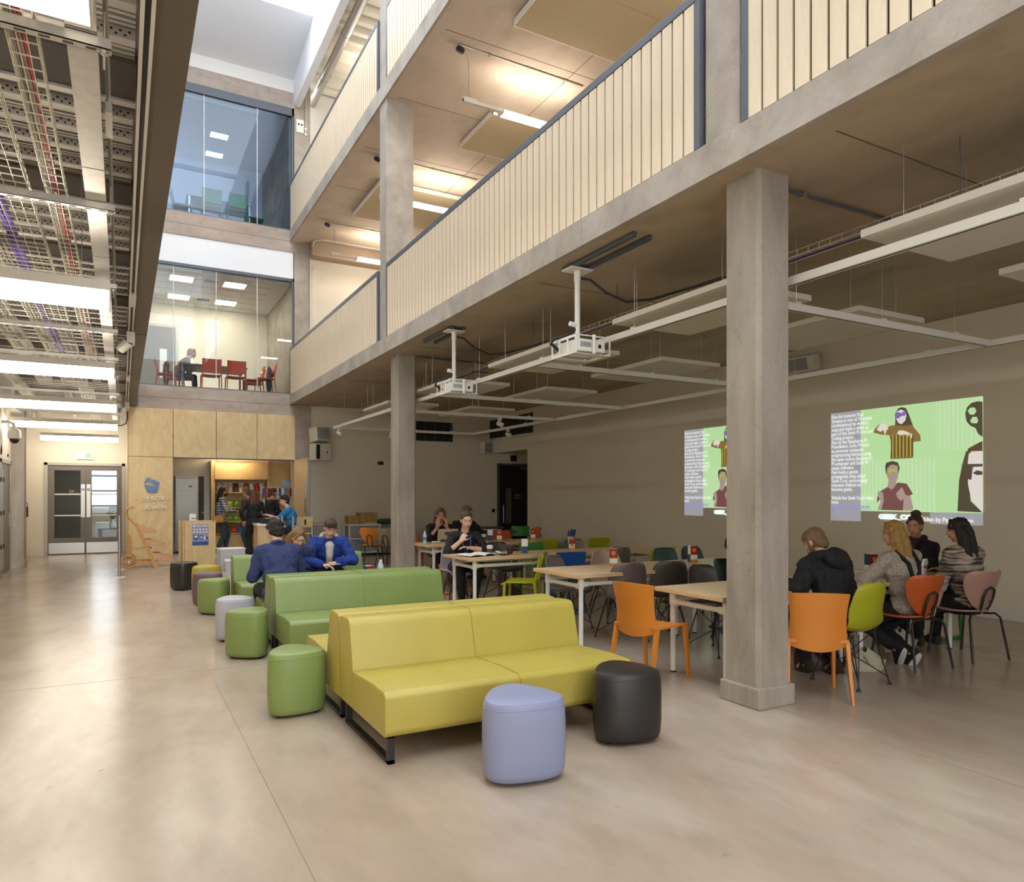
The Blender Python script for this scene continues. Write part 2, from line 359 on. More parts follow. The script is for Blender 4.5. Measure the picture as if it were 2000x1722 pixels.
balustrade(3.90, 10.94, 4.045, 'long birch slat balustrade on the first floor between the two columns')
balustrade(11.36, 18.36, 4.045, 'first floor birch slat balustrade ending at the glazed meeting room')
balustrade(3.90, 10.94, 8.175, 'second floor birch slat balustrade at the top edge of the picture')
balustrade(11.36, 18.36, 8.175, 'second floor birch slat balustrade ending beside the upper glazed room')
# ---------------------------------------------------------------- glazed end wall: beams, spandrels, rooms
YF = 18.4
struct('trim_2', bx(0.0, 3.84, YF, YF+0.35, 3.53, 4.06), 'concrete_beam', label='concrete beam over the timber kiosk front')
struct('trim_3', bx(-1.0, 3.84, YF, YF+0.35, 7.64, 8.18), 'concrete_beam', label='concrete beam between the two glazed rooms')
struct('trim_4', bx(-1.0, 3.84, YF, YF+0.35, 11.27, 11.66), 'concrete_beam', label='concrete beam above the upper glazed room')
for z in (3.78, 7.9):
    B().box(0.0, 3.84, YF-0.002, YF+0.001, z, z+0.008).build('board_joint', 'dark_taupe', bpy.data.objects['trim_2' if z < 5 else 'trim_3'])
struct('wall_spandrel', bx(-1.0, 3.8, YF+0.03, YF+0.2, 6.97, 7.64), 'spandrel_white')
struct('wall_above_glazing', bx(-1.0, 3.84, YF, YF+0.2, 11.66, 11.98), 'white_plaster')
def glazing(name, z0, z1, xs, gm):
    t = link(name, None, None, (0, YF, 0)); t['kind'] = 'structure'
    B().box(-1.0, 3.80, 0.0, 0.09, z1-(0.07 if z1 < 8 else 0.2), z1).build('head_frame', 'dark_steel', t); B().box(-1.0, 3.80, 0.0, 0.09, z0, z0+0.025).build('sill_frame', 'dark_steel', t)
    B().box(3.765, 3.80, 0.0, 0.09, z0, z1).build('jamb', 'dark_steel', t)
    for a, b in zip(xs, xs[1:]):
        B().box(a+0.008, b-0.008, 0.035, 0.05, z0+0.02, z1-0.06).build('pane', gm, t)
        if b < 3.7: B().box(b-0.008, b+0.008, 0.034, 0.051, z0+0.02, z1-0.06).build('silicone_joint', 'joint_pale', t)
    return t
mat('joint_pale', '#d9dcdc', 0.4)
glazing('window_1', 4.06, 6.97, [-1.0, 0.1, 1.06, 1.99, 2.93, 3.765], 'glass_clear')
glazing('window_2', 8.18, 11.27, [-1.0, 0.2, 1.72, 2.93, 3.765], 'glass_tint')
# lower meeting room shell
struct('floor_meeting_room', bx(-1.0, 3.84, YF+0.35, 22.2, 3.85, 4.03), 'carpet_grey')
struct('ceiling_meeting_room', bx(-1.0, 3.84, YF+0.2, 22.2, 6.86, 7.0), 'white_tile')
struct('wall_meeting_room_back', bx(-1.0, 3.84, 22.05, 22.2, 4.03, 6.86), 'cream_wall')
struct('wall_meeting_room_right', bx(3.78, 3.84, YF+0.1, 22.05, 4.03, 6.86), 'concrete')
struct('wall_meeting_room_left', bx(-1.1, -1.0, YF, 22.2, 3.53, 11.7), 'cream_wall')
gb = B()
for i in range(1, 6): gb.box(-1.0, 3.4, 18.6+i*0.6, 18.605+i*0.6+0.006, 6.853, 6.861)
for i in range(7): gb.box(-0.8+i*0.6, -0.794+i*0.6, 18.6, 22.05, 6.853, 6.861)
gb.build('tile_grid', 'frame_grey', bpy.data.objects['ceiling_meeting_room'])
# upper room shell: concrete up-stand at the back, white ceiling
struct('floor_upper_room', bx(-1.0, 3.84, YF+0.35, 24.0, 7.9, 8.15), 'carpet_grey')
struct('wall_upper_room_back', bx(-1.0, 3.84, 22.4, 22.6, 8.15, 9.6), 'concrete_beam')
struct('wall_upper_room_white', bx(-1.0, 3.84, 22.42, 22.6, 9.6, 11.3), 'spandrel_white')
struct('wall_upper_room_right', bx(3.70, 3.84, YF+0.1, 22.4, 8.15, 11.3), 'concrete')
struct('ceiling_upper_room', bx(-1.0, 3.84, YF+0.2, 22.6, 11.2, 11.3), 'white_tile')
# ---------------------------------------------------------------- roof, rooflight well
def ydeck(name, x0, x1, y0, y1, z, pitch, h, m):
    """trapezoidal roof sheet, ribs running across in x"""
    b = B(); y = y0; poly = []
    while y < y1-1e-6:
        poly += [(y, z+h), (y+pitch*0.35, z+h), (y+pitch*0.5, z), (y+pitch*0.85, z)]; y += pitch
    n = len(poly); vs = [(x0, a, c) for a, c in poly]+[(x1, a, c) for a, c in poly]; b.add(vs, [(i, i+1, n+i+1, n+i) for i in range(n-1)])
    return b
struct('ceiling_roof_deck', ydeck('d', 3.96, 9.6, -5.2, 19.4, 12.25, 0.40, 0.13, 'cream_deck'), 'cream_deck')
struct('ceiling_roof_cap', bx(3.96, 9.6, -5.2, 19.5, 12.5, 12.6), 'white_plaster')
struct('wall_rooflight_side', bx(3.80, 3.96, -5.2, YF, 11.33, 13.6), 'spandrel_white')
struct('wall_bounce_left', bx(0.10, 0.26, -5.2, YF, 4.3, 13.6), 'spandrel_white')  # unseen white wall, added to bounce rooflight into the atrium
sp = B().prism([(YF, 11.98), (16.3, 12.35), (16.3, 12.55), (YF+0.2, 12.55), (YF+0.2, 11.98)], 0.26, 3.80, 'x')
struct('ceiling_splay', sp, 'spandrel_white')
rl = B()
for y in (-5.2, 0.0, 4.2, 8.3): rl.box(0.26, 3.8, y-0.04, y+0.04, 13.45, 13.6)
struct('trim_5', rl, 'white_plaster', label='white rooflight bars')
# ---------------------------------------------------------------- low bay on the left: perforated steel deck between dark beams
ce = struct('ceiling', bx(-2.0, 0.26, -5.2, 21.6, 3.86, 4.1), 'deck_metal')
hm = B()
for i in range(49):
    x = -1.93+i*0.0405
    for zz, yy, off in ((3.818, -0.0292, 0), (3.839, -0.0265, 0.020)):
        c = Vector((x+off, yy-0.0015, zz)); ring = [c+Vector((0.0072*math.cos(2*PI*k/8), 0.001*math.sin(2*PI*k/8), 0.0072*math.sin(2*PI*k/8))) for k in range(8)]
        hm.add(ring, [tuple(range(8))])
hm = hm.mesh('perforation', 'hole_dark')
rib = B().prism([(-0.032, 3.80), (0.032, 3.80), (0.024, 3.865), (-0.024, 3.865)], -1.98, 0.06, 'x').mesh('deck_rib', 'deck_bright')
fold = B().prism([(-0.011, 3.840), (0.011, 3.840), (0.006, 3.862), (-0.006, 3.862)], -1.98, 0.06, 'x').mesh('deck_fold', 'deck_bright')
g = 1.53
while g < 21:
    for d in (0.0, 0.27, 0.56, 0.86):
        if g+d < 21.2:
            r = link('deck_rib', rib, ce, (0, g+d, 0)); link('perforation', hm, r)['kind'] = 'stuff'
            [link('deck_fold', fold, ce, (0, g+d+k_, 0)) for k_ in (0.075, 0.125, 0.175, 0.215)]
    g += 1.72
g = 1.09; k = 0
while g < 21:
    b = thing('cross_beam', 'dark taupe steel cross beam under the deck, number %d from the camera' % (k+1), 'beam', (0, g, 0), 0, 'dark cross beams under the steel deck')
    B().box(-1.98, 0.07, -0.20, 0.20, 3.815, 3.865).build('flange', 'dark_taupe', b); B().box(-1.98, 0.07, 0.20, 0.26, 3.80, 3.815).build('edge_angle', 'deck_bright', b)
    g += 1.72; k += 1
for o in [o for o in COL.objects if o.name.startswith('cross_beam')]: o['label'] = 'dark taupe steel cross beam between runs of perforated deck'
# long taupe edge beam with lighting track below it
eb = thing('edge_beam', 'long taupe steel edge beam separating the low bay from the atrium', 'beam', (0.18, -5, 0))
B().box(-0.11, 0.10, 0, 23.39, 3.55, 3.60).build('bottom_flange', 'taupe_paint', eb); B().box(-0.05, 0.10, 0, 23.39, 3.60, 4.12).build('web', 'taupe_paint', eb)
B().box(-0.111, 0.101, 15.2, 15.23, 3.547, 3.553).build('splice', 'dark_taupe', eb)
B().box(0.10, 0.15, 23.3, 23.4, 3.58, 3.95).build('end_plate', 'dark_steel', eb)
# ---------------------------------------------------------------- low bay services
mat('lamp_white', '#ffffff', 0.5, emit=19.0, ecol='#fff4e2'); mat('lamp_body', '#d9d4c8', 0.45); mat('track_white', '#ebe7dd', 0.45)
mat('tube_glow', '#ffffff', 0.5, emit=80.0, ecol='#fff2e0')
mat('red_cable', '#b3211f', 0.45); mat('violet_cable', '#7a5cc0', 0.5); mat('grey_cable', '#a9a39a', 0.55); mat('black_cable', '#191919', 0.5)
mat('wire_zinc', '#d3cdbb', 0.3, metal=0.6); mat('white_plastic', '#efece5', 0.45)
YL = [-1.24, 2.31, 5.90, 9.45, 13.15, 16.80, 20.55]
ORD = ['', 'cut by the top edge of the picture', 'nearest the camera', 'second from the camera', 'third from the camera', 'fourth from the camera', 'last one in front of the double doors']
for y, od in zip(YL, ORD):
    t = thing('strip_light', 'glowing strip light in the low bay, ' + (od or 'behind the camera'), 'ceiling light', (0, y, 2.85), 0, 'strip lights across the low bay')
    x0 = -1.72 if y > 20 else -1.9
    d = B().prism([(-0.07, 0.0), (0.07, 0.0), (0.085, 0.11), (-0.085, 0.11)], x0, -0.08, 'x'); d.build('diffuser', 'lamp_white', t)
    B().box(x0, -0.075, -0.088, 0.088, 0.11, 0.18).build('housing', 'lamp_body', t)
    B().box(-0.08, -0.073, -0.087, 0.087, -0.002, 0.18).build('end_cap', 'lamp_body', t)
    for x in (-0.25, x0+0.2):
        B().cyl((x, 0, 0.15), (x, 0, 0.95), 0.003, 5).build('suspension_wire', 'steel_brushed', t)
# support channels on threaded rods
for k, y in enumerate([1.38, 3.14, 4.90, 6.72, 8.55, 10.30, 11.85, 13.84, 15.5, 17.19, 19.0]):
    t = thing('support_channel', 'slotted galvanised support channel number %d' % k, 'channel', (0, y, 3.20), 0, 'galvanised support channels under the deck')
    c = B().box(-1.85, -0.035, -0.0205, 0.0205, 0.0, 0.004).box(-1.85, -0.035, -0.0205, -0.0175, 0.0, 0.041).box(-1.85, -0.035, 0.0175, 0.0205, 0.0, 0.041); c.build('channel', 'galvanised', t)
    s = B()
    for i in range(12): s.box(-0.12-i*0.075, -0.085-i*0.075, -0.006, 0.006, -0.001, 0.0)
    s.build('slot', 'hole_dark', t)['kind'] = 'stuff'
    for x in (-0.06, -1.75):
        B().cyl((x, 0, -0.07), (x, 0, 0.62), 0.005, 6).build('threaded_rod', 'galvanised', t)
        B().lathe([(0.014,-0.012),(0.014,-0.002),(0.02,-0.002),(0.02,0.0)], (x,0,0), 6).build('nut', 'galvanised', t)
    t['label'] = 'slotted galvanised channel carrying the cable baskets, ' + ['overhead behind the frame','at the top left corner','beside the first duct joint','just above the nearest strip light','third behind the nearest strip light','fourth behind the nearest strip light','beyond the second strip light','beyond the third strip light','deep in the low bay','near the far wall','last before the double doors'][k]
# flat galvanised duct
t = thing('flat_duct', 'flat galvanised duct running along the low bay above the channels', 'duct', (0, 0, 3.245))
for a, b in ((1.0, 3.10), (3.11, 4.40), (4.41, 6.0), (6.01, 8.0), (8.01, 10.6), (10.61, 13.5), (13.51, 17.0), (17.01, 20.8)): B().box(-0.187, -0.083, a, b, 0.0, 0.06).build('duct_section', 'galvanised', t)
t = thing('conduit', 'thin steel conduit beside the flat duct', 'conduit', (0, 0, 3.30)); B().tube([(-0.055, 2.0, 0.06), (-0.055, 20.0, 0.06)], 0.010, 8).build('tube', 'galvanised', t)
B().cbox((-0.055, 3.98, 0.03), (0.03, 0.28, 0.06)).build('coupling', 'galvanised', t)
# basket trays: wire mesh
def basket(x0, x1, y0, y1, z, h, label, nl, pitch=0.10):
    t = thing('cable_basket', label, 'cable tray', (0, 0, z), 0, 'wire cable baskets'); b = B()
    for i in range(nl+1):
        x = x0+(x1-x0)*i/nl; b.box(x-0.0018, x+0.0018, y0, y1, -0.0025, 0.0025)
    for x in (x0, x1): b.box(x-0.0018, x+0.0018, y0, y1, h-0.0025, h+0.0025); b.box(x-0.0018, x+0.0018, y0, y1, h/2-0.002, h/2+0.002)
    b.build('long_wire', 'wire_zinc', t)['kind'] = 'stuff'; b = B(); y = y0
    while y < y1:
        b.box(x0, x1, y-0.0018, y+0.0018, -0.006, -0.001); b.box(x0-0.003, x0+0.002, y-0.0018, y+0.0018, -0.003, h); b.box(x1-0.002, x1+0.003, y-0.0018, y+0.0018, -0.003, h); y += pitch
    b.build('cross_wire', 'wire_zinc', t)['kind'] = 'stuff'
    return t
def cables(x, y0, y1, z, n, r, m, label, amp=0.012):
    b = B()
    for k in range(n):
        ph = random.random()*6; ox = (k % 4-1.5)*r*1.9; oz = (k//4)*r*1.8; pts = []; y = y0
        while y <= y1: pts.append((x+ox+amp*math.sin(y*1.3+ph*0.4), y, z+oz+0.004*math.sin(y*2+ph))); y += 0.45
        b.tube(pts, r, 6)
    o = b.build('cable_bundle', m, None, True); tag(o, label, 'cable'); return o
basket(-0.385, -0.285, 1.0, 12.6, 3.25, 0.06, 'narrow wire basket carrying the red cable and grey cables', 3)
basket(-0.80, -0.47, 3.6, 13.2, 3.25, 0.06, 'wide wire basket carrying the violet cables', 6)
basket(-1.12, -0.94, 5.0, 13.2, 3.25, 0.06, 'outer wire basket beside the wide one', 3)
basket(-1.50, -1.36, 7.5, 18.5, 3.25, 0.06, 'outermost wire basket near the left wall', 3)
basket(-0.62, -0.42, 13.5, 19.8, 3.25, 0.06, 'short wire basket above the far strip lights', 4)
cables(-0.315, 1.0, 12.5, 3.268, 2, 0.009, 'red_cable', 'pair of red cables strapped in the narrow basket', 0.006)
cables(-0.355, 1.0, 12.5, 3.266, 5, 0.006, 'grey_cable', 'thin grey cables beside the red pair', 0.006)
cables(-0.66, 3.6, 13.0, 3.268, 12, 0.0075, 'violet_cable', 'thick bundle of violet data cables in the wide basket')
cables(-0.74, 3.6, 13.0, 3.266, 5, 0.007, 'grey_cable', 'grey cables beside the violet bundle')
cables(-1.0, 5.0, 13.0, 3.266, 6, 0.007, 'grey_cable', 'grey cables in the outer basket')
# violet bundle crossing near the far end
b = B()
for k in range(6): b.tube([(-1.95+0.3*i, 18.2+0.01*k+0.05*math.sin(i), 3.02+0.006*k+0.02*math.sin(i*1.7)) for i in range(6)], 0.008, 6)
tag(b.build('cable_bundle', 'violet_cable', None, True), 'violet cables crossing in front of the fourth strip light', 'cable')
# smoke heads on the duct with loose leads
for k, (y, lab) in enumerate(((6.95, 'round white detector with curled lead under the duct, nearest one'), (11.55, 'round white detector under the duct beyond the second strip light'), (15.0, 'round white detector under the duct beyond the third strip light'))):
    t = thing('detector', lab, 'detector', (-0.135, y, 3.245), 0, 'round detectors under the duct')
    B().lathe([(0.0,-0.075),(0.035,-0.07),(0.042,-0.05),(0.042,-0.028)], n=16).build('head', 'white_plastic', t, True); B().lathe([(0.043,-0.028),(0.043,0.0)], n=16).build('collar', 'steel_brushed', t, True)
    B().tube([(0, 0, -0.05), (-0.03, 0, -0.13), (-0.09, 0.02, -0.12), (-0.13, 0.03, -0.04), (-0.18, 0.03, 0.02)], 0.004, 6).build('lead', 'white_plastic', t, True)
# track with spot heads under the edge beam
TRK = t = thing('lighting_track', 'white double rail lighting track under the taupe edge beam', 'lighting track', (0.095, 0, 3.50))
for a, b in ((0.2, 8.05), (8.4, 13.6), (13.9, 18.1)):
    B().box(-0.028, -0.012, a, b, 0.0, 0.05).build('rail', 'track_white', t); B().box(0.012, 0.028, a, b, 0.0, 0.05).build('rail', 'track_white', t); B().box(-0.012, 0.012, a, b, 0.03, 0.05).build('channel', 'black_cable', t)
for a in (8.05, 13.6): B().box(-0.032, 0.032, a, a+0.42, -0.02, 0.05).build('joint_box', 'track_white', t)
for y, lab in ((9.9, 'white spotlight head on the edge beam track, nearest the camera'), (17.3, 'white spotlight head at the far end of the edge beam track')):
    t = thing('spotlight', lab, 'spotlight', (0.095, y, 3.49), 0, 'track spotlights'); B().box(-0.045, 0.045, -0.12, 0.12, -0.13, 0.0).build('gear_box', 'track_white', t, bevel=0.006)
    M = Euler((math.radians(50), 0, math.radians(60))).to_matrix(); B().lathe([(0.035,-0.10),(0.06,-0.09),(0.065,0.06),(0.06,0.06),(0.05,0.0)], (-0.06,-0.02,-0.15), 16, M).build('barrel', 'track_white', t, True)
B().tube([(0.005, 18.25, -0.05), (0.015, 18.25, -0.25), (-0.015, 18.25, -0.37), (-0.095, 18.25, -0.42), (-0.235, 18.25, -0.43)], 0.012, 8).build('hanging_flex', 'black_cable', TRK, True)
# ---------------------------------------------------------------- left wall: dome camera, conduit, door, lockers, pier
cp = thing('concrete_pier', 'rough concrete pier on the left wall next to the grey door', 'column', (-1.97, 17.9, 0))
B().box(-0.1, 0.19, -0.08, 0.32, 0.16, 3.85).build('shaft', 'column_concrete', cp); B().box(-0.1, 0.205, -0.1, 0.34, 0, 0.16).build('plinth', 'column_concrete', cp, bevel=0.01)
dd = link('door_1', None, None, (-1.98, 16.17, 0)); dd['kind'] = 'structure'
B().box(-0.06, 0.015, 0, 0.07, 0, 2.2).box(-0.06, 0.015, 1.36, 1.43, 0, 2.2).box(-0.06, 0.015, 0, 1.43, 2.13, 2.2).build('frame', 'frame_grey', dd); B().box(-0.05, -0.01, 0.07, 1.36, 0.01, 2.13).build('leaf', 'grey_door', dd)
B().box(-0.01, 0.02, 1.2, 1.27, 0.88, 1.16).build('lock_case', 'steel_brushed', dd); B().tube([(0.02, 1.235, 1.05), (0.06, 1.235, 1.05), (0.06, 1.12, 1.05)], 0.01, 8).build('lever', 'steel_brushed', dd)
B().box(-0.002, 0.0, 0.9, 1.1, 2.27, 2.33).build('door_number', 'frame_grey', dd)
for k in range(3):
    t = thing('locker', 'grey steel locker column by the left wall, ' + ['end one beside the door', 'middle one', 'one at the picture edge'][k], 'locker', (-1.95, 15.62-0.3*k, 0), 0, 'grey steel lockers')
    B().box(0, 0.06, -0.15, 0.15, 0.16, 1.98).build('body', 'locker_grey', t) if 'locker_grey' in MATS else B().box(0, 0.06, -0.15, 0.15, 0.16, 1.98).build('body', mat('locker_grey', '#a9a49b', 0.45), t)
    for j in range(3):
        d = B().box(0.06, 0.068, -0.14, 0.14, 0.19+j*0.6, 0.76+j*0.6).build('locker_door', 'locker_grey', t); B().box(0.068, 0.085, 0.07, 0.10, 0.55+j*0.6, 0.63+j*0.6).build('latch', 'black_paint', d)
    for y in (-0.13, 0.13): B().box(0.02, 0.05, y-0.015, y+0.015, 0, 0.16).build('leg', 'locker_grey', t)
t = thing('dome_camera', 'white dome security camera on a wall bracket at left', 'camera', (-1.98, 16.4, 2.62))
B().tube([(0, 0, 0.28), (0.10, 0, 0.28), (0.17, 0, 0.25), (0.19, 0, 0.15)], 0.03, 10).build('bracket', 'white_plastic', t, True)
B().lathe([(0.045,0.16),(0.10,0.12),(0.11,0.05),(0.11,-0.03),(0.09,-0.04)], (0.19,0,0), 20).build('housing', 'white_plastic', t, True); B().ell((0.19,0,-0.05), (0.08,0.08,0.08)).build('dome', 'black_paint', t, True)
t = thing('wall_cable', 'looped black cable on a white trunking by the dome camera', 'cable', (-1.975, 15.95, 2.35)); B().box(0, 0.03, -0.05, 0.02, 0.0, 0.75).build('trunking', 'galvanised', t); B().tube([(0.03, 0.05+0.06*math.cos(a*PI/6), 0.09*math.sin(a*PI/6)) for a in range(12)], 0.008, 6, True).build('loop', 'black_cable', t, True)
t = thing('wall_handset', 'black handset hanging on the side of the concrete pier', 'handset', (-1.77, 18.15, 1.05)); B().box(0, 0.03, -0.03, 0.03, 0, 0.22).build('body', 'black_paint', t, bevel=0.01); B().tube([(0.015, 0, 0.22), (0.02, 0.03, 0.30), (-0.01, 0.03, 0.30)], 0.006, 6).build('cord', 'black_cable', t)
# bracketed white bulkhead under the left ceiling
struct('trim_6', B().prism([(13.0, 3.2), (20.6, 3.2), (20.6, 3.82), (13.0, 3.82)], -2.05, -1.80, 'x'), 'white_plaster', label='white boxed beam along the left wall')
# ---------------------------------------------------------------- double doors
dd = link('door_2', None, None, (0, 21.4, 0)); dd['kind'] = 'structure'
B().box(-1.715, -1.645, -0.03, 0.08, 0, 2.345).box(0.0, 0.07, -0.03, 0.08, 0, 2.345).box(-1.715, 0.07, -0.03, 0.08, 2.28, 2.345).build('frame', 'frame_grey', dd)
for k, (a, b, ga, gb) in enumerate(((-1.645, -0.825, -1.50, -0.93), (-0.82, 0.0, -0.68, -0.12))):
    lf = B().box(a, ga, 0.0, 0.05, 0.01, 2.28).box(gb, b, 0.0, 0.05, 0.01, 2.28).box(ga, gb, 0.0, 0.05, 2.15, 2.28).box(ga, gb, 0.0, 0.05, 0.01, 0.42).build('leaf', 'grey_door', dd)
    B().box(ga, gb, 0.02, 0.03, 0.42, 2.15).build('pane', 'glass_clear', lf); B().box(a+0.02, b-0.02, -0.006, 0.0, 0.03, 0.30).build('kick_plate', 'steel_brushed', lf)
    for z in (0.98, 1.52): B().box(ga, gb, 0.012, 0.018, z, z+0.035).build('manifestation_band', 'joint_pale', lf)
    px = b-0.10 if k == 0 else a+0.02; B().box(px, px+0.09, -0.006, 0.0, 0.95, 1.80).build('finger_plate', 'steel_brushed', lf)
    M = Euler((PI/2,0,0)).to_matrix(); B().lathe([(0.035,0.0),(0.035,0.006)], (px+0.045,-0.004,1.66), 18, M).build('fire_disc', mat('disc_blue', '#3a69b5', 0.4), lf)
    B().lathe([(0.017,0.0),(0.017,0.008)], (px+0.045,-0.004,1.66), 14, M).build('disc_centre', 'white_plastic', lf)
    if k == 0: textmesh('Staff\nReception', 0.06, (-1.18, -0.002+0.012, 1.60), (PI/2,0,0), 'white_plastic', 'lettering', lf)
# room beyond the doors: desk side, pale partition, chair, plant
struct('wall_beyond', bx(-2.3, 1.4, 24.8, 24.95, 0, 3).box(1.3, 1.4, 21.6, 24.8, 0, 3).box(-2.4, -2.3, 21.6, 24.8, 0, 3).box(-2.3, 1.4, 21.6, 24.95, 2.9, 3.0), 'cream_wall')
struct('floor_beyond', bx(-2.4, 1.5, 23.0, 25.0, -0.1, 0), 'floor_concrete')
struct('wall_dark_screen', bx(-1.9, -0.75, 22.2, 22.3, 0, 2.6), 'dark_taupe')
t = thing('window_blind', 'bright window with dark frame beyond the right hand door leaf', 'window', (0.1, 24.75, 1.2)); B().box(-0.9, 0.9, 0, 0.03, 0, 1.35).build('glowing_pane', mat('daylit_pane', '#ffffff', 0.5, emit=4.0, ecol='#eef4ff'), t)
for z in (0.0, 0.45, 0.9, 1.35): B().box(-0.92, 0.92, -0.04, 0, z-0.03, z+0.03).build('glazing_bar', 'dark_steel', t)
t = thing('office_desk', 'white office desk seen through the right door pane', 'desk', (-0.05, 23.2, 0)); B().box(-0.6, 0.6, -0.3, 0.3, 0.72, 0.75).build('desk_top', 'white_plastic', t); B().box(-0.6, 0.6, -0.29, -0.27, 0.35, 0.72).build('modesty_panel', 'white_plastic', t)
for x in (-0.55, 0.55): B().box(x-0.02, x+0.02, -0.25, 0.25, 0, 0.72).build('leg', 'dark_steel', t)
t = thing('computer_monitor', 'monitor on the office desk beyond the double doors', 'monitor', (-0.1, 23.2, 0.75)); B().box(-0.22, 0.22, 0, 0.03, 0.12, 0.45).build('screen', 'frame_grey', t); B().box(-0.03, 0.03, 0, 0.03, 0, 0.14).box(-0.1, 0.1, -0.06, 0.08, 0, 0.015).build('stand', 'frame_grey', t)
t = thing('flower_vase', 'glass vase with a dried bunch beyond the right door leaf', 'vase', (-0.22, 22.4, 0.62)); B().lathe([(0.07,0),(0.09,0.1),(0.05,0.2),(0.07,0.24)], n=14).build('vase', 'joint_pale', t, True)
b = B()
for k in range(16): a = k*2.4; b.tube([(0,0,0.15), (0.06*math.cos(a),0.06*math.sin(a),0.32), (0.16*math.cos(a),0.16*math.sin(a),0.42+0.05*math.sin(k))], 0.008, 5)
b.build('stems', mat('dried_green', '#6f6a45', 0.8), t)
t = thing('side_table', 'low dark table under the vase beyond the doors', 'table', (-0.25, 22.4, 0)); B().box(-0.32, 0.32, -0.25, 0.25, 0.58, 0.62).build('top', 'black_paint', t)
for x in (-0.27, 0.27):
    for y in (-0.2, 0.2): B().box(x-0.04, x+0.04, y-0.04, y+0.04, 0, 0.58).build('leg', 'black_paint', t)
t = thing('exit_sign', 'small lit green and white exit sign above the double doors', 'sign', (-0.83, 21.36, 2.44)); B().box(-0.19, 0.19, 0, 0.035, 0, 0.19).build('case', 'white_plastic', t)
B().box(-0.175, 0.175, -0.004, 0, 0.015, 0.175).build('face', mat('sign_face', '#e9f2e4', 0.4, emit=1.0), t); B().box(-0.01, 0.15, -0.006, -0.004, 0.03, 0.16).build('green_field', mat('sign_green', '#8dc08c', 0.4, emit=0.4), t)
B().prism([(-0.12,0.06),(-0.05,0.06),(-0.05,0.13),(-0.12,0.13)], -0.006, -0.004, 'y').build('running_figure', mat('sign_pale', '#bcd9b4', 0.4, emit=0.4), t)
# ---------------------------------------------------------------- gallery lamps and soffit panels
ramp_mat('woodwool', [(0.3,'#a89676'),(0.5,'#bdac8c'),(0.7,'#cdbea0')], 55, rough=0.9, bump=0.4, bscale=90, detail=6)
LV = {1.95: ('behind the camera', 0), 5.73: ('out of sight above the near balustrade', 0), 9.53: ('over the middle of the long balustrade', 1), 13.36: ('beside the farther column', 1), 17.1: ('near the pale end wall', 1)}
for lev, zz in ((0, 7.30), (1, 11.55)):
    for y, (wh, vis) in LV.items():
        t = thing('pendant_light', 'twin tube pendant ' + ('under the first floor soffit ' if lev == 0 else 'under the roof deck ') + wh, 'ceiling light', (0, y, zz), 0, 'twin tube pendant lights')
        B().box(4.40, 6.30, -0.03, 0.03, 0.0, 0.045).build('spine', 'track_white', t); B().box(4.40, 4.62, -0.045, 0.045, -0.01, 0.06).build('gear_box', 'track_white', t)
        for s in (-0.06, 0.06): B().cyl((5.05, s, -0.012), (6.28, s, -0.012), 0.017, 10).build('tube', 'tube_glow', t, True)
        B().box(5.02, 5.05, -0.085, 0.085, -0.03, 0.02).box(6.28, 6.31, -0.085, 0.085, -0.03, 0.02).build('lamp_holder', 'track_white', t)
        for x in (4.5, 6.2): B().cyl((x, 0, 0.04), (x, 0, 0.60 if lev == 0 else 0.72), 0.003, 5).build('suspension_wire', 'steel_brushed', t)
for (x0, x1, y0, y1, lab) in ((4.60, 7.2, 6.3, 8.36, 'large woodwool soffit panel in a white frame at the top edge'), (5.36, 7.5, 10.45, 11.78, 'woodwool soffit panel behind the middle pendant'), (4.56, 6.6, 13.83, 15.80, 'woodwool soffit panel beside the farther column'), (4.6, 7.2, 1.5, 3.5, 'woodwool soffit panel hidden above the near balustrade')):
    t = thing('soffit_absorber', lab, 'acoustic panel', (x0, y0, 7.8), 0, 'woodwool soffit panels'); w_, l_ = x1-x0, y1-y0
    B().box(0.012, w_-0.012, 0.012, l_/2-0.003, 0.0, 0.07).build('woodwool_sheet', 'woodwool', t); B().box(0.012, w_-0.012, l_/2+0.003, l_-0.012, 0.0, 0.07).build('woodwool_sheet', 'woodwool', t)
    B().box(0, w_, 0, 0.012, -0.004, 0.08).box(0, w_, l_-0.012, l_, -0.004, 0.08).box(0, 0.012, 0, l_, -0.004, 0.08).box(w_-0.012, w_, 0, l_, -0.004, 0.08).build('frame', 'track_white', t)
    B().box(0.2, w_-0.2, 0.2, l_-0.2, 0.07, 0.1).build('batten', 'dark_taupe', t)
for y, lab in ((9.20, 'black detector on conduit at the middle of the lit soffit'), (12.95, 'black detector on conduit left of the farther column'), (16.65, 'black detector on conduit nearest the end wall')):
    t = thing('soffit_detector', lab, 'detector', (4.22, y, 7.9), 0, 'black soffit detectors')
    M = Euler((math.radians(18), math.radians(20), 0)).to_matrix(); B().lathe([(0.02,0.02),(0.06,0.0),(0.065,-0.04),(0.05,-0.06),(0.02,-0.065)], (0,0,-0.05), 16, M).build('head', 'black_paint', t, True)
    B().tube([(0, 0, -0.015), (6.3-4.22, 0, -0.015)], 0.011, 8).build('conduit', 'galvanised', t)
    for x in (0.45, 1.1, 1.75): B().box(x-0.015, x+0.015, -0.02, 0.02, -0.03, 0.0).build('saddle', 'steel_brushed', t)
    B().tube([(0.06, 0, -0.07), (0.16, 0.1, -0.12), (0.2, 0.16, -0.3), (0.2, 0.2, -0.5), (0.2, 0.3, -0.57)], 0.004, 6).build('flex', 'grey_cable', t, True)
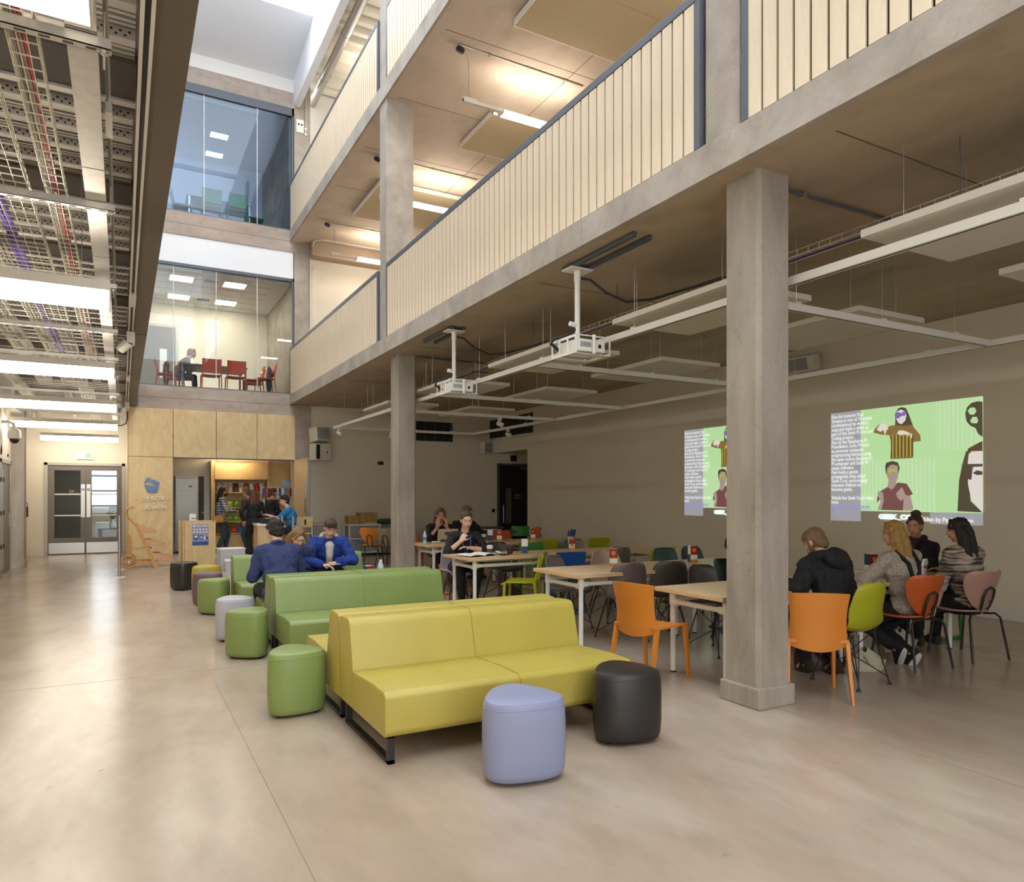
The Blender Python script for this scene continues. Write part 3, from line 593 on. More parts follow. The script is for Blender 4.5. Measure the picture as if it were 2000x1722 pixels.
t = thing('conduit', 'white conduit run turning down the far corner column', 'conduit', (0, 0, 0)); B().tube([(6.3, 17.83, 7.88), (4.35, 17.83, 7.88), (4.22, 18.0, 7.86), (4.215, 18.39, 7.6), (4.215, 18.39, 4.1)], 0.012, 8).build('tube', 'white_plastic', t, True)
t = thing('wall_box', 'white two hole box with conduit on the corner column below the roof', 'box', (3.96, 18.385, 10.70)); B().box(-0.09, 0.09, 0, 0.025, 0, 0.32).build('case', 'white_plastic', t)
M = Euler((PI/2,0,0)).to_matrix()
for x in (-0.035, 0.04): B().lathe([(0.025,0),(0.025,0.004)], (x,0,0.2), 12, M).build('hole', 'black_paint', t)
B().tube([(0.14, 0.01, 0.0), (0.14, 0.01, 1.0)], 0.012, 8).build('conduit', 'galvanised', t)
B().lathe([(0.03,0),(0.03,0.02)], (0.14,0.01,0.12), 12, M).build('junction', 'white_plastic', t); B().lathe([(0.03,0),(0.03,0.02)], (0.14,0.01,-0.02), 12, M).build('junction', 'white_plastic', t)
t = thing('round_duct', 'round galvanised duct under the roof beside the rooflight', 'duct', (4.47, 0, 12.0)); B().cyl((0, 3.0, 0), (0, 19.3, 0), 0.105, 20).build('pipe', 'galvanised', t, True)
for y in range(4, 19, 2): B().cyl((0, y-0.02, 0), (0, y+0.02, 0), 0.112, 20).build('seam_band', 'steel_brushed', t, True)
t = thing('cable_tray', 'narrow strut run under the roof deck beside the round duct', 'cable tray', (4.22, 0, 12.12)); B().box(-0.04, 0.04, 3, 19.2, 0, 0.03).build('tray', 'galvanised', t)
# ---------------------------------------------------------------- ground gallery ceiling: rafts, tracks, projectors
mat('raft_white', '#d8d2c4', 0.8)
RY = [3.01, 5.72, 8.45, 11.22, 14.05]
RN = ['cut by the right picture edge', 'crossing behind the nearest column', 'right of the nearer projector', 'right of the farther projector', 'behind the farther column']
for r, (x0, x1, rn) in enumerate(((4.27, 5.28, 'front row'), (5.93, 6.93, 'back row'))):
    for y, n in zip(RY, RN):
        t = thing('acoustic_raft', 'white hanging ceiling raft in the %s, %s' % (rn, n), 'acoustic panel', (x0, y-1.53, 3.20), 0, 'hanging ceiling rafts'); B().box(0, x1-x0, 0, 1.53, 0, 0.05).build('panel', 'raft_white', t, bevel=0.003)
        for a in (0.15, x1-x0-0.15):
            for b in (0.2, 1.33): B().cyl((a, b, 0.05), (a, b, 0.6), 0.0025, 4).build('suspension_wire', 'steel_brushed', t)
def track(name, label, p, q, wires, z=3.05):
    t = thing('lighting_track', label, 'lighting track', (0, 0, z), 0, 'suspended lighting tracks'); p = Vector((*p, 0)); q = Vector((*q, 0)); d = (q-p).normalized(); n = Vector((-d.y, d.x, 0))
    def bar(off, w_, z0, z1, m, nm):
        a = p+n*off; b = q+n*off; vs = []
        for c in (a-n*w_, a+n*w_, b+n*w_, b-n*w_): vs += [(c.x, c.y, z0), (c.x, c.y, z1)]
        B().add(vs, [(0,2,3,1),(2,4,5,3),(4,6,7,5),(6,0,1,7),(1,3,5,7),(0,6,4,2)]).build(nm, m, t)
    bar(0, 0.028, 0.0, 0.06, 'track_white', 'housing'); bar(0, 0.006, -0.003, 0.0, 'black_paint', 'slot')
    for k in range(wires):
        c = p+(q-p)*((k+0.5)/wires); B().cyl((c.x, c.y, 0.06), (c.x, c.y, 0.75), 0.0025, 4).build('suspension_wire', 'steel_brushed', t)
        B().box(c.x-0.03, c.x+0.03, c.y-0.03, c.y+0.03, 0.055, 0.075).build('bracket', 'track_white', t)
track('t', 'long white main track running the length of the dining area', (4.335, 1.2), (4.335, 16.5), 9)
track('t', 'white cross track nearest the camera, right of the near column', (4.40, 4.10), (7.85, 4.10), 3)
track('t', 'white cross track below the nearer projector', (4.40, 7.35), (7.85, 7.35), 3)
track('t', 'white cross track below the farther projector', (4.40, 10.30), (7.85, 10.30), 3)
track('t', 'white cross track beyond the farther projector', (4.40, 12.55), (7.85, 12.55), 3)
track('t', 'white cross track beside the far grille', (4.40, 16.45), (7.85, 16.45), 3)
track('t', 'long white track parallel to the projection wall', (7.9, 2.0), (7.9, 16.5), 8)
for k, (x, y, lab) in enumerate(((4.335, 16.1, 'white track spot at the far end of the main track'), (7.9, 14.6, 'white track spot nearest the far grille'), (6.6, 12.55, 'white track spot on the cross track beyond the farther projector'), (5.7, 16.45, 'white track spot on the farthest cross track'))):
    t = thing('spotlight', lab, 'spotlight', (x, y, 3.05), 0, 'track spotlights'); B().box(-0.03, 0.03, -0.03, 0.03, -0.06, 0.0).build('adaptor', 'track_white', t)
    B().lathe([(0.03,-0.07),(0.045,-0.06),(0.05,0.06),(0.04,0.065)], (0.02,0.02,-0.12), 14, Euler((math.radians(115),0,0.6)).to_matrix()).build('barrel', 'track_white', t, True)
for (x0, x1, y, lab) in ((4.24, 5.6, 3.66, 'dark conduit on the soffit from the nearest column'), (4.24, 6.0, 10.95, 'dark conduit on the soffit from the farther column')):
    t = thing('conduit', lab, 'conduit', (0, y, 3.775)); B().cyl((x0, 0, 0), (x1, 0, 0), 0.014, 8).build('tube', 'dark_steel', t); B().box(x0+0.25, x0+0.29, -0.025, 0.025, -0.025, 0.02).build('saddle', 'steel_brushed', t)
t = thing('cable_basket', 'slim wire basket with violet cable under the ground floor soffit', 'cable tray', (4.75, 0, 3.42)); b = B()
for x in (0, 0.05, 0.10): b.box(x-0.002, x+0.002, 1.5, 16, 0, 0.004)
for x in (0, 0.1): b.box(x-0.002, x+0.002, 1.5, 16, 0.05, 0.054)
b.build('long_wire', 'wire_zinc', t)['kind'] = 'stuff'; b = B()
for i in range(146): b.box(0, 0.1, 1.5+0.1*i, 1.504+0.1*i, 0, 0.004).box(-0.002, 0.002, 1.5+0.1*i, 1.504+0.1*i, 0, 0.054)
b.build('cross_wire', 'wire_zinc', t)['kind'] = 'stuff'; B().tube([(0.04, 1.5, -0.008), (0.04, 16, -0.008)], 0.008, 6).build('violet_cable', mat('violet_dark', '#3f2b66', 0.5), t)
for i in range(8): B().box(-0.06, 0.2, 2.6+1.8*i, 2.64+1.8*i, -0.03, -0.012).build('support_bracket', 'dark_steel', t); B().cyl((-0.04, 2.62+1.8*i, -0.02), (-0.04, 2.62+1.8*i, 0.38), 0.004, 5).build('hanger_rod', 'dark_steel', t)
for y, y0, y1, lab in ((5.92, 4.91, 6.04, 'white ceiling projector in a cage, nearer one'), (8.93, 8.80, 9.82, 'white ceiling projector in a cage, farther one')):
    t = thing('projector', lab, 'projector', (3.99, y, 0), 0, 'caged ceiling projectors')
    for x in (-0.08, 0.09): B().box(x-0.02, x+0.02, y0-y, y1-y, 3.755, 3.795).build('ceiling_rail', 'dark_steel', t)
    B().box(-0.13, 0.13, -0.09, 0.09, 3.742, 3.755).build('mount_plate', 'white_plastic', t); B().cyl((0, 0, 3.05), (0, 0, 3.745), 0.028, 14).build('pole', 'white_plastic', t, True); B().cyl((0, 0, 3.64), (0, 0, 3.745), 0.034, 14).build('collar', 'white_plastic', t, True)
    B().cyl((-0.09, 0, 3.21), (0, 0, 3.20), 0.025, 10).build('clamp_knob', 'white_plastic', t, True)
    B().box(-0.12, 0.20, -0.19, 0.19, 2.91, 3.03).build('body', 'white_plastic', t, bevel=0.01)
    c = B()
    for x in (-0.16, 0.24):
        for z0, z1 in ((2.88, 2.905), (3.035, 3.06)): c.box(x-0.004, x+0.004, -0.22, 0.22, z0, z1)
        for yy in (-0.22, -0.075, 0.07, 0.205): c.box(x-0.004, x+0.004, yy, yy+0.018, 2.905, 3.035)
    c.box(-0.16, 0.24, -0.22, -0.21, 3.05, 3.06).box(-0.16, 0.24, 0.21, 0.22, 3.05, 3.06).box(-0.16, 0.24, -0.2, -0.1, 2.88, 2.884).box(-0.16, 0.24, 0.1, 0.2, 2.88, 2.884).build('cage', 'white_plastic', t)
    B().cyl((0.05, -0.215, 2.885), (0.05, -0.215, 3.07), 0.018, 10).build('cage_pillar', 'white_plastic', t, True); B().box(0.12, 0.15, -0.195, -0.19, 2.95, 2.985).build('socket', 'black_paint', t)
    v = B()
    for i in range(7): v.box(-0.09+0.018*i, -0.083+0.018*i, -0.195, -0.19, 2.95, 3.0)
    v.build('vent', 'dark_steel', t)['kind'] = 'stuff'
    B().lathe([(0.04,0),(0.045,0.03),(0.03,0.03)], (0.2,0.08,2.97), 16, Euler((0,PI/2,0)).to_matrix()).build('lens', 'black_paint', t, True)
    B().tube([(0.0, 0, 3.68), (0.12, -0.05, 3.66), (0.25, -0.15, 3.52), (0.42, -0.25, 3.43), (0.62, -0.4, 3.45), (0.75, -0.9, 3.47), (0.78, -1.4, 3.47)], 0.013, 8).build('power_flex', 'black_cable', t, True)
    B().tube([(-0.02, 0, 3.16), (-0.1, 0.05, 3.10), (-0.2, 0.12, 3.07), (-0.22, 0.14, 3.02), (-0.12, 0.14, 2.96)], 0.016, 8).build('cable_sleeve', 'black_cable', t, True)
# ---------------------------------------------------------------- wall fittings in the dining area
def grille(name, label, loc, rz, w_, h_, nx):
    t = thing(name, label, 'grille', loc, rz, 'dark wall grilles'); B().box(-0.03, w_+0.03, -0.01, 0.0, -0.03, h_+0.03).build('frame', 'baseboard_paint', t); B().box(0, w_, -0.014, -0.008, 0, h_).build('recess', 'black_paint', t)
    s = B(); n = 20
    for i in range(n): s.box(0, w_, -0.022, -0.014, h_*i/n+0.005, h_*i/n+0.012)
    s.build('blade', mat('grille_dark', '#3b3a35', 0.5), t)['kind'] = 'stuff'
    for i in range(1, nx): B().box(w_*i/nx-0.008, w_*i/nx+0.008, -0.026, -0.014, 0, h_).build('mullion', 'dark_taupe', t)
grille('wall_grille', 'dark ventilation grille on the far wall behind the column', (7.10, 18.46, 3.02), 0, 1.10, 0.54, 4)
grille('wall_grille', 'dark ventilation grille high on the projection wall corner', (9.39, 18.44, 3.155), -PI/2, 2.47, 0.52, 9)
mat('speaker_cream', '#d8d2c2', 0.5); mat('speaker_cloth', '#9a9a98', 0.8)
t = thing('loudspeaker', 'cream box loudspeaker tilted above the subwoofer on the far wall', 'loudspeaker', (4.41, 18.24, 3.03), math.radians(28)); B().box(-0.19, 0.19, -0.17, 0.17, -0.16, 0.20).build('cabinet', 'speaker_cream', t, bevel=0.01); B().box(-0.17, 0.17, -0.176, -0.17, -0.13, 0.17).build('grille_cloth', 'speaker_cloth', t); t.rotation_euler = (math.radians(-8), 0, math.radians(22))
t = thing('subwoofer', 'cream subwoofer with a black port slot on the far wall', 'loudspeaker', (4.43, 18.25, 2.40), math.radians(20)); B().box(-0.23, 0.23, -0.14, 0.14, 0, 0.42).build('cabinet', 'speaker_cream', t, bevel=0.01); B().box(-0.20, -0.10, -0.146, -0.14, 0.03, 0.39).build('port', 'black_paint', t); B().box(0.1, 0.13, -0.146, -0.14, 0.18, 0.23).build('badge', 'black_paint', t)
t = thing('loudspeaker', 'square pale loudspeaker in the corner above the black door', 'loudspeaker', (9.2, 18.3, 2.72), 0.25); B().box(-0.17, 0.17, -0.1, 0.12, 0, 0.33).build('cabinet', 'speaker_cream', t, bevel=0.01); B().box(-0.14, 0.14, -0.106, -0.1, 0.03, 0.3).build('grille_cloth', 'speaker_cloth', t)
t = thing('loudspeaker', 'wide pale loudspeaker bracketed to the projection wall near the column', 'loudspeaker', (9.22, 7.55, 3.42), 0); B().box(-0.14, 0.06, -0.34, 0.34, 0, 0.24).build('cabinet', 'speaker_cream', t, bevel=0.02); B().box(-0.146, -0.14, -0.24, 0.3, 0.03, 0.21).build('grille_cloth', 'speaker_cloth', t); B().box(0.06, 0.165, -0.06, 0.06, 0.06, 0.18).build('bracket', 'steel_brushed', t); t.rotation_euler = (0, math.radians(-14), 0.12)
t = thing('control_panel', 'small black control panel with a pale switch on the far wall', 'panel', (6.16, 18.45, 2.33)); B().box(-0.15, 0.0, -0.02, 0, 0, 0.09).build('panel', 'black_paint', t); B().box(0.02, 0.12, -0.012, 0, 0, 0.08).build('switch_plate', 'white_plastic', t)
t = thing('light_switch', 'small dark switch on the far wall left of the black door', 'switch', (9.49, 18.45, 1.02)); B().box(-0.05, 0.05, -0.015, 0, 0, 0.1).build('plate', 'black_paint', t)
t = thing('door_detector', 'black box detector above the black door', 'detector', (10.15, 18.45, 2.52)); B().box(-0.09, 0.09, -0.06, 0, 0, 0.17).build('case', 'black_paint', t)
dd = link('door_3', None, None, (9.68, 18.46, 0)); dd['kind'] = 'structure'; B().box(-0.06, 0, -0.04, 0.0, 0, 2.45).box(1.0, 1.06, -0.04, 0, 0, 2.45).box(-0.06, 1.06, -0.04, 0, 2.39, 2.45).build('frame', 'dark_taupe', dd)
lf = B().box(0, 1.0, -0.03, 0.0, 0.01, 2.39).build('leaf', 'black_paint', dd); B().tube([(0.12, -0.03, 0.72), (0.12, -0.07, 0.75), (0.12, -0.07, 1.20), (0.12, -0.03, 1.23)], 0.012, 8).build('pull_handle', 'steel_brushed', lf, True); B().box(0.22, 0.40, -0.034, -0.03, 0.7, 1.72).build('vision_panel', 'dark_taupe', lf)
textmesh('Stiwdio\nStudio 1', 0.075, (0.5, -0.036, 1.50), (PI/2,0,0), 'frame_grey', 'lettering', lf); B().box(0.68, 0.95, -0.06, -0.03, 2.28, 2.35).build('door_closer', 'dark_steel', lf)
# ---------------------------------------------------------------- projected pictures on the right wall
def pm(name, col, e): return mat(name, '#8d8578', 0.9, emit=e, ecol=col)  # emission on thin wall panels stands in for the projectors' light
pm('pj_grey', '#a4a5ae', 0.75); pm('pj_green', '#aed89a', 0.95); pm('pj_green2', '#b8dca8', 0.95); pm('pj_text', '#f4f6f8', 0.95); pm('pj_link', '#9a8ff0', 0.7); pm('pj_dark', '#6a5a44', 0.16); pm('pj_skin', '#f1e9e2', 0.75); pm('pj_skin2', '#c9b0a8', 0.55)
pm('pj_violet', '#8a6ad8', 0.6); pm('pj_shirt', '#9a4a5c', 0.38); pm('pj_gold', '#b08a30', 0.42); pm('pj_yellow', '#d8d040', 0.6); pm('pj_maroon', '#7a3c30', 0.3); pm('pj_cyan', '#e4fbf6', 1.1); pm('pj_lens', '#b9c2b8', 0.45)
PJ = {'hairG': [(1.067, 1.576), (1.119, 1.587), (1.178, 1.564), (1.224, 1.459), (1.252, 1.378), (1.281, 1.298), (1.269, 1.255), (1.154, 1.309), (1.061, 1.317), (1.013, 1.298), (1.025, 1.399), (1.019, 1.502)], 'faceG': [(1.043, 1.527), (1.096, 1.556), (1.16, 1.532), (1.183, 1.463), (1.166, 1.397), (1.114, 1.351), (1.067, 1.373), (1.037, 1.432)], 'gogl': [(1.016, 1.491), (1.061, 1.526), (1.114, 1.503), (1.16, 1.543), (1.183, 1.502), (1.16, 1.465), (1.108, 1.464), (1.072, 1.434), (1.031, 1.444)], 'bodyG': [(1.025, 1.348), (0.941, 1.344), (0.881, 1.297), (0.794, 1.385), (0.72, 1.322), (0.695, 1.272), (0.807, 1.234), (0.941, 1.212), (0.965, 1.097), (0.951, 0.881), (1.272, 0.88), (1.275, 1.099), (1.382, 1.103), (1.376, 1.18), (1.303, 1.274), (1.247, 1.334), (1.131, 1.327)], 'handG1': [(0.745, 1.308), (0.794, 1.374), (0.874, 1.39), (0.923, 1.305), (0.893, 1.285), (0.874, 1.217), (0.844, 1.3), (0.807, 1.269)], 'handG2': [(1.049, 1.227), (1.072, 1.27), (1.143, 1.265), (1.281, 1.198), (1.275, 1.138), (1.154, 1.208), (1.108, 1.2), (1.072, 1.214)], 'hairM': [(0.874, 0.781), (0.893, 0.832), (0.977, 0.854), (1.061, 0.831), (1.09, 0.75), (1.061, 0.65), (1.067, 0.717), (1.013, 0.798), (0.941, 0.79), (0.905, 0.734), (0.911, 0.642), (0.887, 0.688)], 'faceM': [(0.905, 0.757), (0.977, 0.806), (1.055, 0.786), (1.067, 0.706), (1.061, 0.616), (1.025, 0.56), (0.977, 0.544), (0.929, 0.584), (0.899, 0.659)], 'glsM': [(0.905, 0.722), (0.941, 0.744), (1.055, 0.746), (1.052, 0.706), (0.989, 0.703), (0.929, 0.682)], 'neckM': [(0.929, 0.596), (1.037, 0.594), (1.049, 0.514), (0.977, 0.453), (0.911, 0.493)], 'shirtM': [(0.911, 0.493), (0.977, 0.453), (1.061, 0.554), (1.189, 0.535), (1.275, 0.395), (1.178, 0.345), (1.16, 0.412), (1.131, 0.167), (0.807, 0.171), (0.844, 0.379), (0.751, 0.268), (0.757, 0.355), (0.807, 0.436)], 'armM': [(1.16, 0.378), (1.241, 0.373), (1.281, 0.201), (1.269, 0.168), (1.131, 0.167)], 'handM': [(1.037, 0.401), (1.119, 0.491), (1.166, 0.401), (1.16, 0.334), (1.108, 0.3), (1.061, 0.333)], 'handM2': [(0.757, 0.402), (0.782, 0.437), (0.844, 0.413), (0.856, 0.298), (0.819, 0.171), (0.763, 0.172), (0.807, 0.286)], 'discR': [(1.957, 1.407), (1.977, 1.488), (2.032, 1.539), (2.1, 1.552), (2.163, 1.539), (2.166, 1.101), (2.11, 1.146), (2.081, 1.22), (2.022, 1.251), (1.972, 1.312)], 'hole1': [(1.987, 1.446), (2.022, 1.483), (2.071, 1.478), (2.093, 1.429), (2.061, 1.386), (2.012, 1.396)], 'hole2': [(2.017, 1.318), (2.047, 1.362), (2.096, 1.357), (2.115, 1.309), (2.096, 1.275), (2.032, 1.286)], 'collar': [(1.992, 0.968), (2.12, 1.033), (2.163, 1.05), (2.163, 0.928), (1.982, 0.933)], 'hairW': [(1.967, 0.933), (2.032, 0.935), (2.002, 0.864), (1.992, 0.761), (2.022, 0.305), (2.163, 0.164), (1.862, 0.173), (1.882, 0.566), (1.922, 0.774)], 'faceW': [(2.002, 0.906), (2.163, 0.928), (2.168, 0.164), (2.1, 0.234), (2.022, 0.367), (1.992, 0.512), (1.987, 0.772)], 'frameW': [(1.912, 0.764), (1.992, 0.772), (2.166, 0.767), (2.166, 0.734), (2.052, 0.733), (2.042, 0.666), (2.032, 0.574), (2.002, 0.574), (1.932, 0.659)], 'eyeW': [(2.047, 0.656), (2.1, 0.69), (2.163, 0.673), (2.163, 0.632), (2.1, 0.629)]}
PC = dict(hairG='pj_dark', faceG='pj_skin', gogl='pj_violet', bodyG='pj_gold', handG1='pj_skin', handG2='pj_skin', hairM='pj_dark', faceM='pj_skin2', glsM='pj_yellow', neckM='pj_skin2', shirtM='pj_shirt', armM='pj_skin2', handM='pj_skin2', handM2='pj_skin2', discR='pj_dark', hole1='pj_green', hole2='pj_green', collar='pj_maroon', hairW='pj_dark', faceW='pj_skin', frameW='pj_dark', eyeW='pj_dark')
PN = dict(hairG='dark_hair', faceG='face', gogl='violet_goggles', bodyG='striped_shirt', handG1='hand', handG2='hand', hairM='dark_hair', faceM='face', glsM='yellow_glasses', neckM='neck', shirtM='red_shirt', armM='arm', handM='hand', handM2='hand', discR='dark_disc', hole1='disc_hole', hole2='disc_hole', collar='collar', hairW='dark_hair', faceW='face', frameW='spectacles', eyeW='eye')
BODY = 'Fine-Art lecturer Paul\nGranjon is one of 10 artists\ncommissioned to write a\nsong and make a video as\npart of the Sonic Pi Live and\nCoding project.\nRun by the Raspberry Pi\nFoundation, Sonic Pi aims\nto promote computer\nprogramming literacy using\nthe open source Raspberry\nPi computer and Sonic Pi\nmusic software.\nPaul made a gentle\npropaganda song called\nGeek Cool, encouraging\ninnocent children to\nbecome geeks.\n\nWatch the Geek Cool video\nhere:'
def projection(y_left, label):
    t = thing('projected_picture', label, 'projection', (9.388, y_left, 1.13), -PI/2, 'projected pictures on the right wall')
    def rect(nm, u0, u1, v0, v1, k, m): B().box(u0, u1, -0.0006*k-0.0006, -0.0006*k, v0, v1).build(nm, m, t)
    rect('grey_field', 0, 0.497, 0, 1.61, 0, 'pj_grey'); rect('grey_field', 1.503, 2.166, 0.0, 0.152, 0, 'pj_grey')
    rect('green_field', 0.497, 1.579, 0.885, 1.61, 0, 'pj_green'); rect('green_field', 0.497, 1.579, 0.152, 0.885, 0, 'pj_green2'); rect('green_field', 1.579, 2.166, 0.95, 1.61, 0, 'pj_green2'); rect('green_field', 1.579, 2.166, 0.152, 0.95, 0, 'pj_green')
    s = B()
    for i in range(18): u = 0.53+0.058*i; s.box(u, u+0.022, -0.0014, -0.0006, 0.152, 0.885)
    for i in range(10): u = 1.60+0.056*i; s.box(u, u+0.022, -0.0014, -0.0006, 0.95, 1.61)
    s.build('pale_stripes', 'pj_green', t)['kind'] = 'stuff'
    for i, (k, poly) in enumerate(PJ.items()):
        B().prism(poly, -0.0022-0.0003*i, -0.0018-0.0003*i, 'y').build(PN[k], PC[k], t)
    s = B()
    for i in range(7): u = 0.965+0.05*i; s.box(u, u+0.018, -0.0105, -0.0100, 0.90, 1.20)
    s.build('shirt_stripes', 'pj_maroon', t)['kind'] = 'stuff'; s = B()
    for i in range(6): u = 0.985+0.05*i; s.box(u, u+0.012, -0.0105, -0.0100, 0.90, 1.22)
    s.build('shirt_stripes', 'pj_yellow', t)['kind'] = 'stuff'
    R = (PI/2, 0, 0)
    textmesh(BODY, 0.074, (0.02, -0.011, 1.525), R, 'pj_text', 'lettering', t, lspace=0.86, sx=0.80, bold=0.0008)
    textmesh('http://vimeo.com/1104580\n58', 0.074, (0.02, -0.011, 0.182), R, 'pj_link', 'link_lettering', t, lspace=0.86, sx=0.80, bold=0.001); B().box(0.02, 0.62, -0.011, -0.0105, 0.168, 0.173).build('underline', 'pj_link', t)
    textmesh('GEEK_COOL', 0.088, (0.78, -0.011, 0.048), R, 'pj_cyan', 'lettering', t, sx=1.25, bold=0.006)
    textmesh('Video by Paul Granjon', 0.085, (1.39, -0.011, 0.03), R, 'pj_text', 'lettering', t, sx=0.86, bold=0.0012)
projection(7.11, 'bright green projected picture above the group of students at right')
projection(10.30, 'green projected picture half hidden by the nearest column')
# ---------------------------------------------------------------- meeting rooms
mat('room_lamp', '#ffffff', 0.5, emit=34.0, ecol='#fff2de')
NM = ['front left of', 'front right of', 'rear left of', 'rear right of']
for k, (x, y) in enumerate(((1.29, 19.3), (2.52, 19.28), (1.34, 21.1), (2.53, 21.15))):
    t = thing('recessed_light', 'three square recessed light, ' + NM[k] + ' the lower meeting room ceiling', 'ceiling light', (x, y, 6.86), 0, 'recessed lights in the meeting room')
    B().box(-0.28, 0.28, -0.28, 0.28, -0.012, 0.0).build('trim', 'white_plastic', t)
    for i in range(3): B().box(-0.25+0.17*i, -0.09+0.17*i, -0.22, 0.22, -0.016, -0.010).build('glow_panel', 'room_lamp', t)
for k, (x, y) in enumerate(((1.95, 19.2), (1.95, 21.1))):
    t = thing('air_diffuser', ('nearer' if k == 0 else 'farther') + ' slotted air diffuser in the meeting room ceiling', 'vent', (x, y, 6.86)); B().box(-0.2, 0.2, -0.15, 0.15, -0.01, 0).build('frame', 'white_plastic', t)
    for i in range(5): B().box(-0.16, 0.16, -0.12+0.05*i, -0.095+0.05*i, -0.014, -0.008).build('slot', 'dark_steel', t)
dd = link('door_4', None, None, (0.3, 22.05, 4.03)); dd['kind'] = 'structure'; B().box(-0.08, 1.1, -0.03, 0, 0, 2.25).build('frame', 'frame_grey', dd); lf = B().box(0, 1.02, -0.05, -0.03, 0, 2.17).build('leaf', 'grey_door', dd)
B().box(0.62, 0.80, -0.054, -0.05, 0.75, 1.55).build('vision_panel', 'joint_pale', lf); B().lathe([(0.04,0),(0.04,0.005)], (0.93,-0.052,1.45), 16, Euler((PI/2,0,0)).to_matrix()).build('fire_disc', 'disc_blue', lf); B().box(0.1, 0.35, -0.09, -0.05, 2.08, 2.15).build('door_closer', 'steel_brushed', lf)
def square_chair(name, label, loc, rz, m, group):
    """stacking chair: flat square back that runs into the rear legs, flat seat, four tapered legs"""
    t = thing(name, label, 'chair', loc, rz, group)
    B().grid(lambda u, v: ((u-0.5)*0.44, -0.20-0.07*v+0.02*math.cos((u-0.5)*PI), 0.50+0.31*v), 7, 4, 0.015).build('backrest', m, t, True)
    B().grid(lambda u, v: ((u-0.5)*0.44, -0.19+0.41*v, 0.45-0.012*math.cos((u-0.5)*PI)), 7, 3, 0.02).build('seat', m, t, True)
    for sx in (-1, 1):
        B().tube([(sx*0.215, -0.20, 0.52), (sx*0.215, -0.195, 0.44), (sx*0.225, -0.25, 0.0)], [0.014, 0.016, 0.012], 6).build('leg', m, t); B().tube([(sx*0.21, 0.19, 0.45), (sx*0.22, 0.23, 0.0)], [0.016, 0.012], 6).build('leg', m, t)
    return t
mat('chair_red', '#c4452c', 0.45); mat('chair_green', '#3fa05a', 0.45)
zr = 4.03
square_chair('meeting_chair', 'red chair at the left end of the meeting room table, seen from the side', (0.95, 19.35, zr), -PI/2, 'chair_red', 'red meeting room chairs')
square_chair('meeting_chair', 'red chair under the seated woman in the meeting room', (1.18, 20.0, zr), -PI/2, 'chair_red', 'red meeting room chairs')
square_chair('meeting_chair', 'left of the two red chairs with their backs to the glass', (1.93, 19.0, zr), 0, 'chair_red', 'red meeting room chairs')
square_chair('meeting_chair', 'right of the two red chairs with their backs to the glass', (2.50, 19.0, zr), 0, 'chair_red', 'red meeting room chairs')
square_chair('meeting_chair', 'red chair seen edge on at the right end of the meeting table', (2.98, 19.35, zr), PI/2, 'chair_red', 'red meeting room chairs')
square_chair('meeting_chair', 'red chair behind the edge on one at the right end of the table', (3.08, 19.9, zr), PI/2, 'chair_red', 'red meeting room chairs')
c = square_chair('meeting_chair', 'red chair with a dark coat at the far right of the meeting room', (3.2, 18.95, zr), PI/2, 'chair_red', 'red meeting room chairs')
t = thing('meeting_table', 'dark topped meeting room table behind the red chairs', 'table', (2.05, 19.85, zr)); B().box(-0.78, 0.78, -0.55, 0.55, 0.72, 0.75).build('table_top', mat('table_dark', '#3d3a38', 0.4), t)
for x in (-0.74, 0.74):
    for y in (-0.5, 0.5): B().box(x-0.02, x+0.02, y-0.02, y+0.02, 0, 0.72).build('leg', 'dark_steel', t)
    B().box(x-0.018, x+0.018, -0.5, 0.5, 0.68, 0.72).build('rail', 'dark_steel', t)
t = thing('coat', 'dark coat hung over the far right red chair', 'coat', (3.24, 18.95, zr)); B().ell((0.06,0,0.42), (0.07,0.16,0.36)).ell((0.08,0.03,0.60), (0.06,0.12,0.16)).build('cloth', mat('coat_dark', '#33373c', 0.8), t, True)
t = thing('coat', 'black jacket on the chair behind the meeting room woman', 'coat', (0.98, 20.0, zr)); B().ell((0,0,0.55), (0.08,0.2,0.3)).ell((0.02,0,0.78), (0.07,0.17,0.1)).build('cloth', 'black_paint', t, True)
t = thing('cube_shelf', 'low white and orange storage unit along the meeting room back wall', 'cabinet', (2.2, 21.8, zr)); B().box(-0.8, 0.8, -0.2, 0.2, 0, 0.46).build('body', 'white_plastic', t); 
for x in (-0.5, 0.0, 0.5): B().box(x-0.12, x+0.12, -0.21, -0.2, 0.03, 0.43).build('door', mat('orange_panel', '#e07a3c', 0.5), t)
zu = 8.16
square_chair('meeting_chair', 'left of the two green chairs with their backs to the upper glass', (1.93, 18.95, zu), 0, 'chair_green', 'green chairs in the upper room')
square_chair('meeting_chair', 'right of the two green chairs with their backs to the upper glass', (2.53, 18.95, zu), 0, 'chair_green', 'green chairs in the upper room')
square_chair('meeting_chair', 'green chair at the left end of the upper table', (1.30, 19.25, zu), -PI/2, 'chair_green', 'green chairs in the upper room')
square_chair('meeting_chair', 'green chair at the right end of the upper table', (3.02, 19.3, zu), PI/2, 'chair_green', 'green chairs in the upper room')
t = thing('meeting_table', 'white edged table behind the green chairs in the upper room', 'table', (2.15, 19.5, zu)); B().box(-0.75, 0.75, -0.4, 0.4, 0.72, 0.745).build('table_top', 'white_plastic', t); B().box(-0.72, 0.72, -0.36, -0.34, 0.4, 0.72).build('modesty_panel', 'black_paint', t)
for x in (-0.7, 0.7):
    for y in (-0.36, 0.36): B().box(x-0.02, x+0.02, y-0.02, y+0.02, 0, 0.72).build('leg', 'steel_brushed', t)
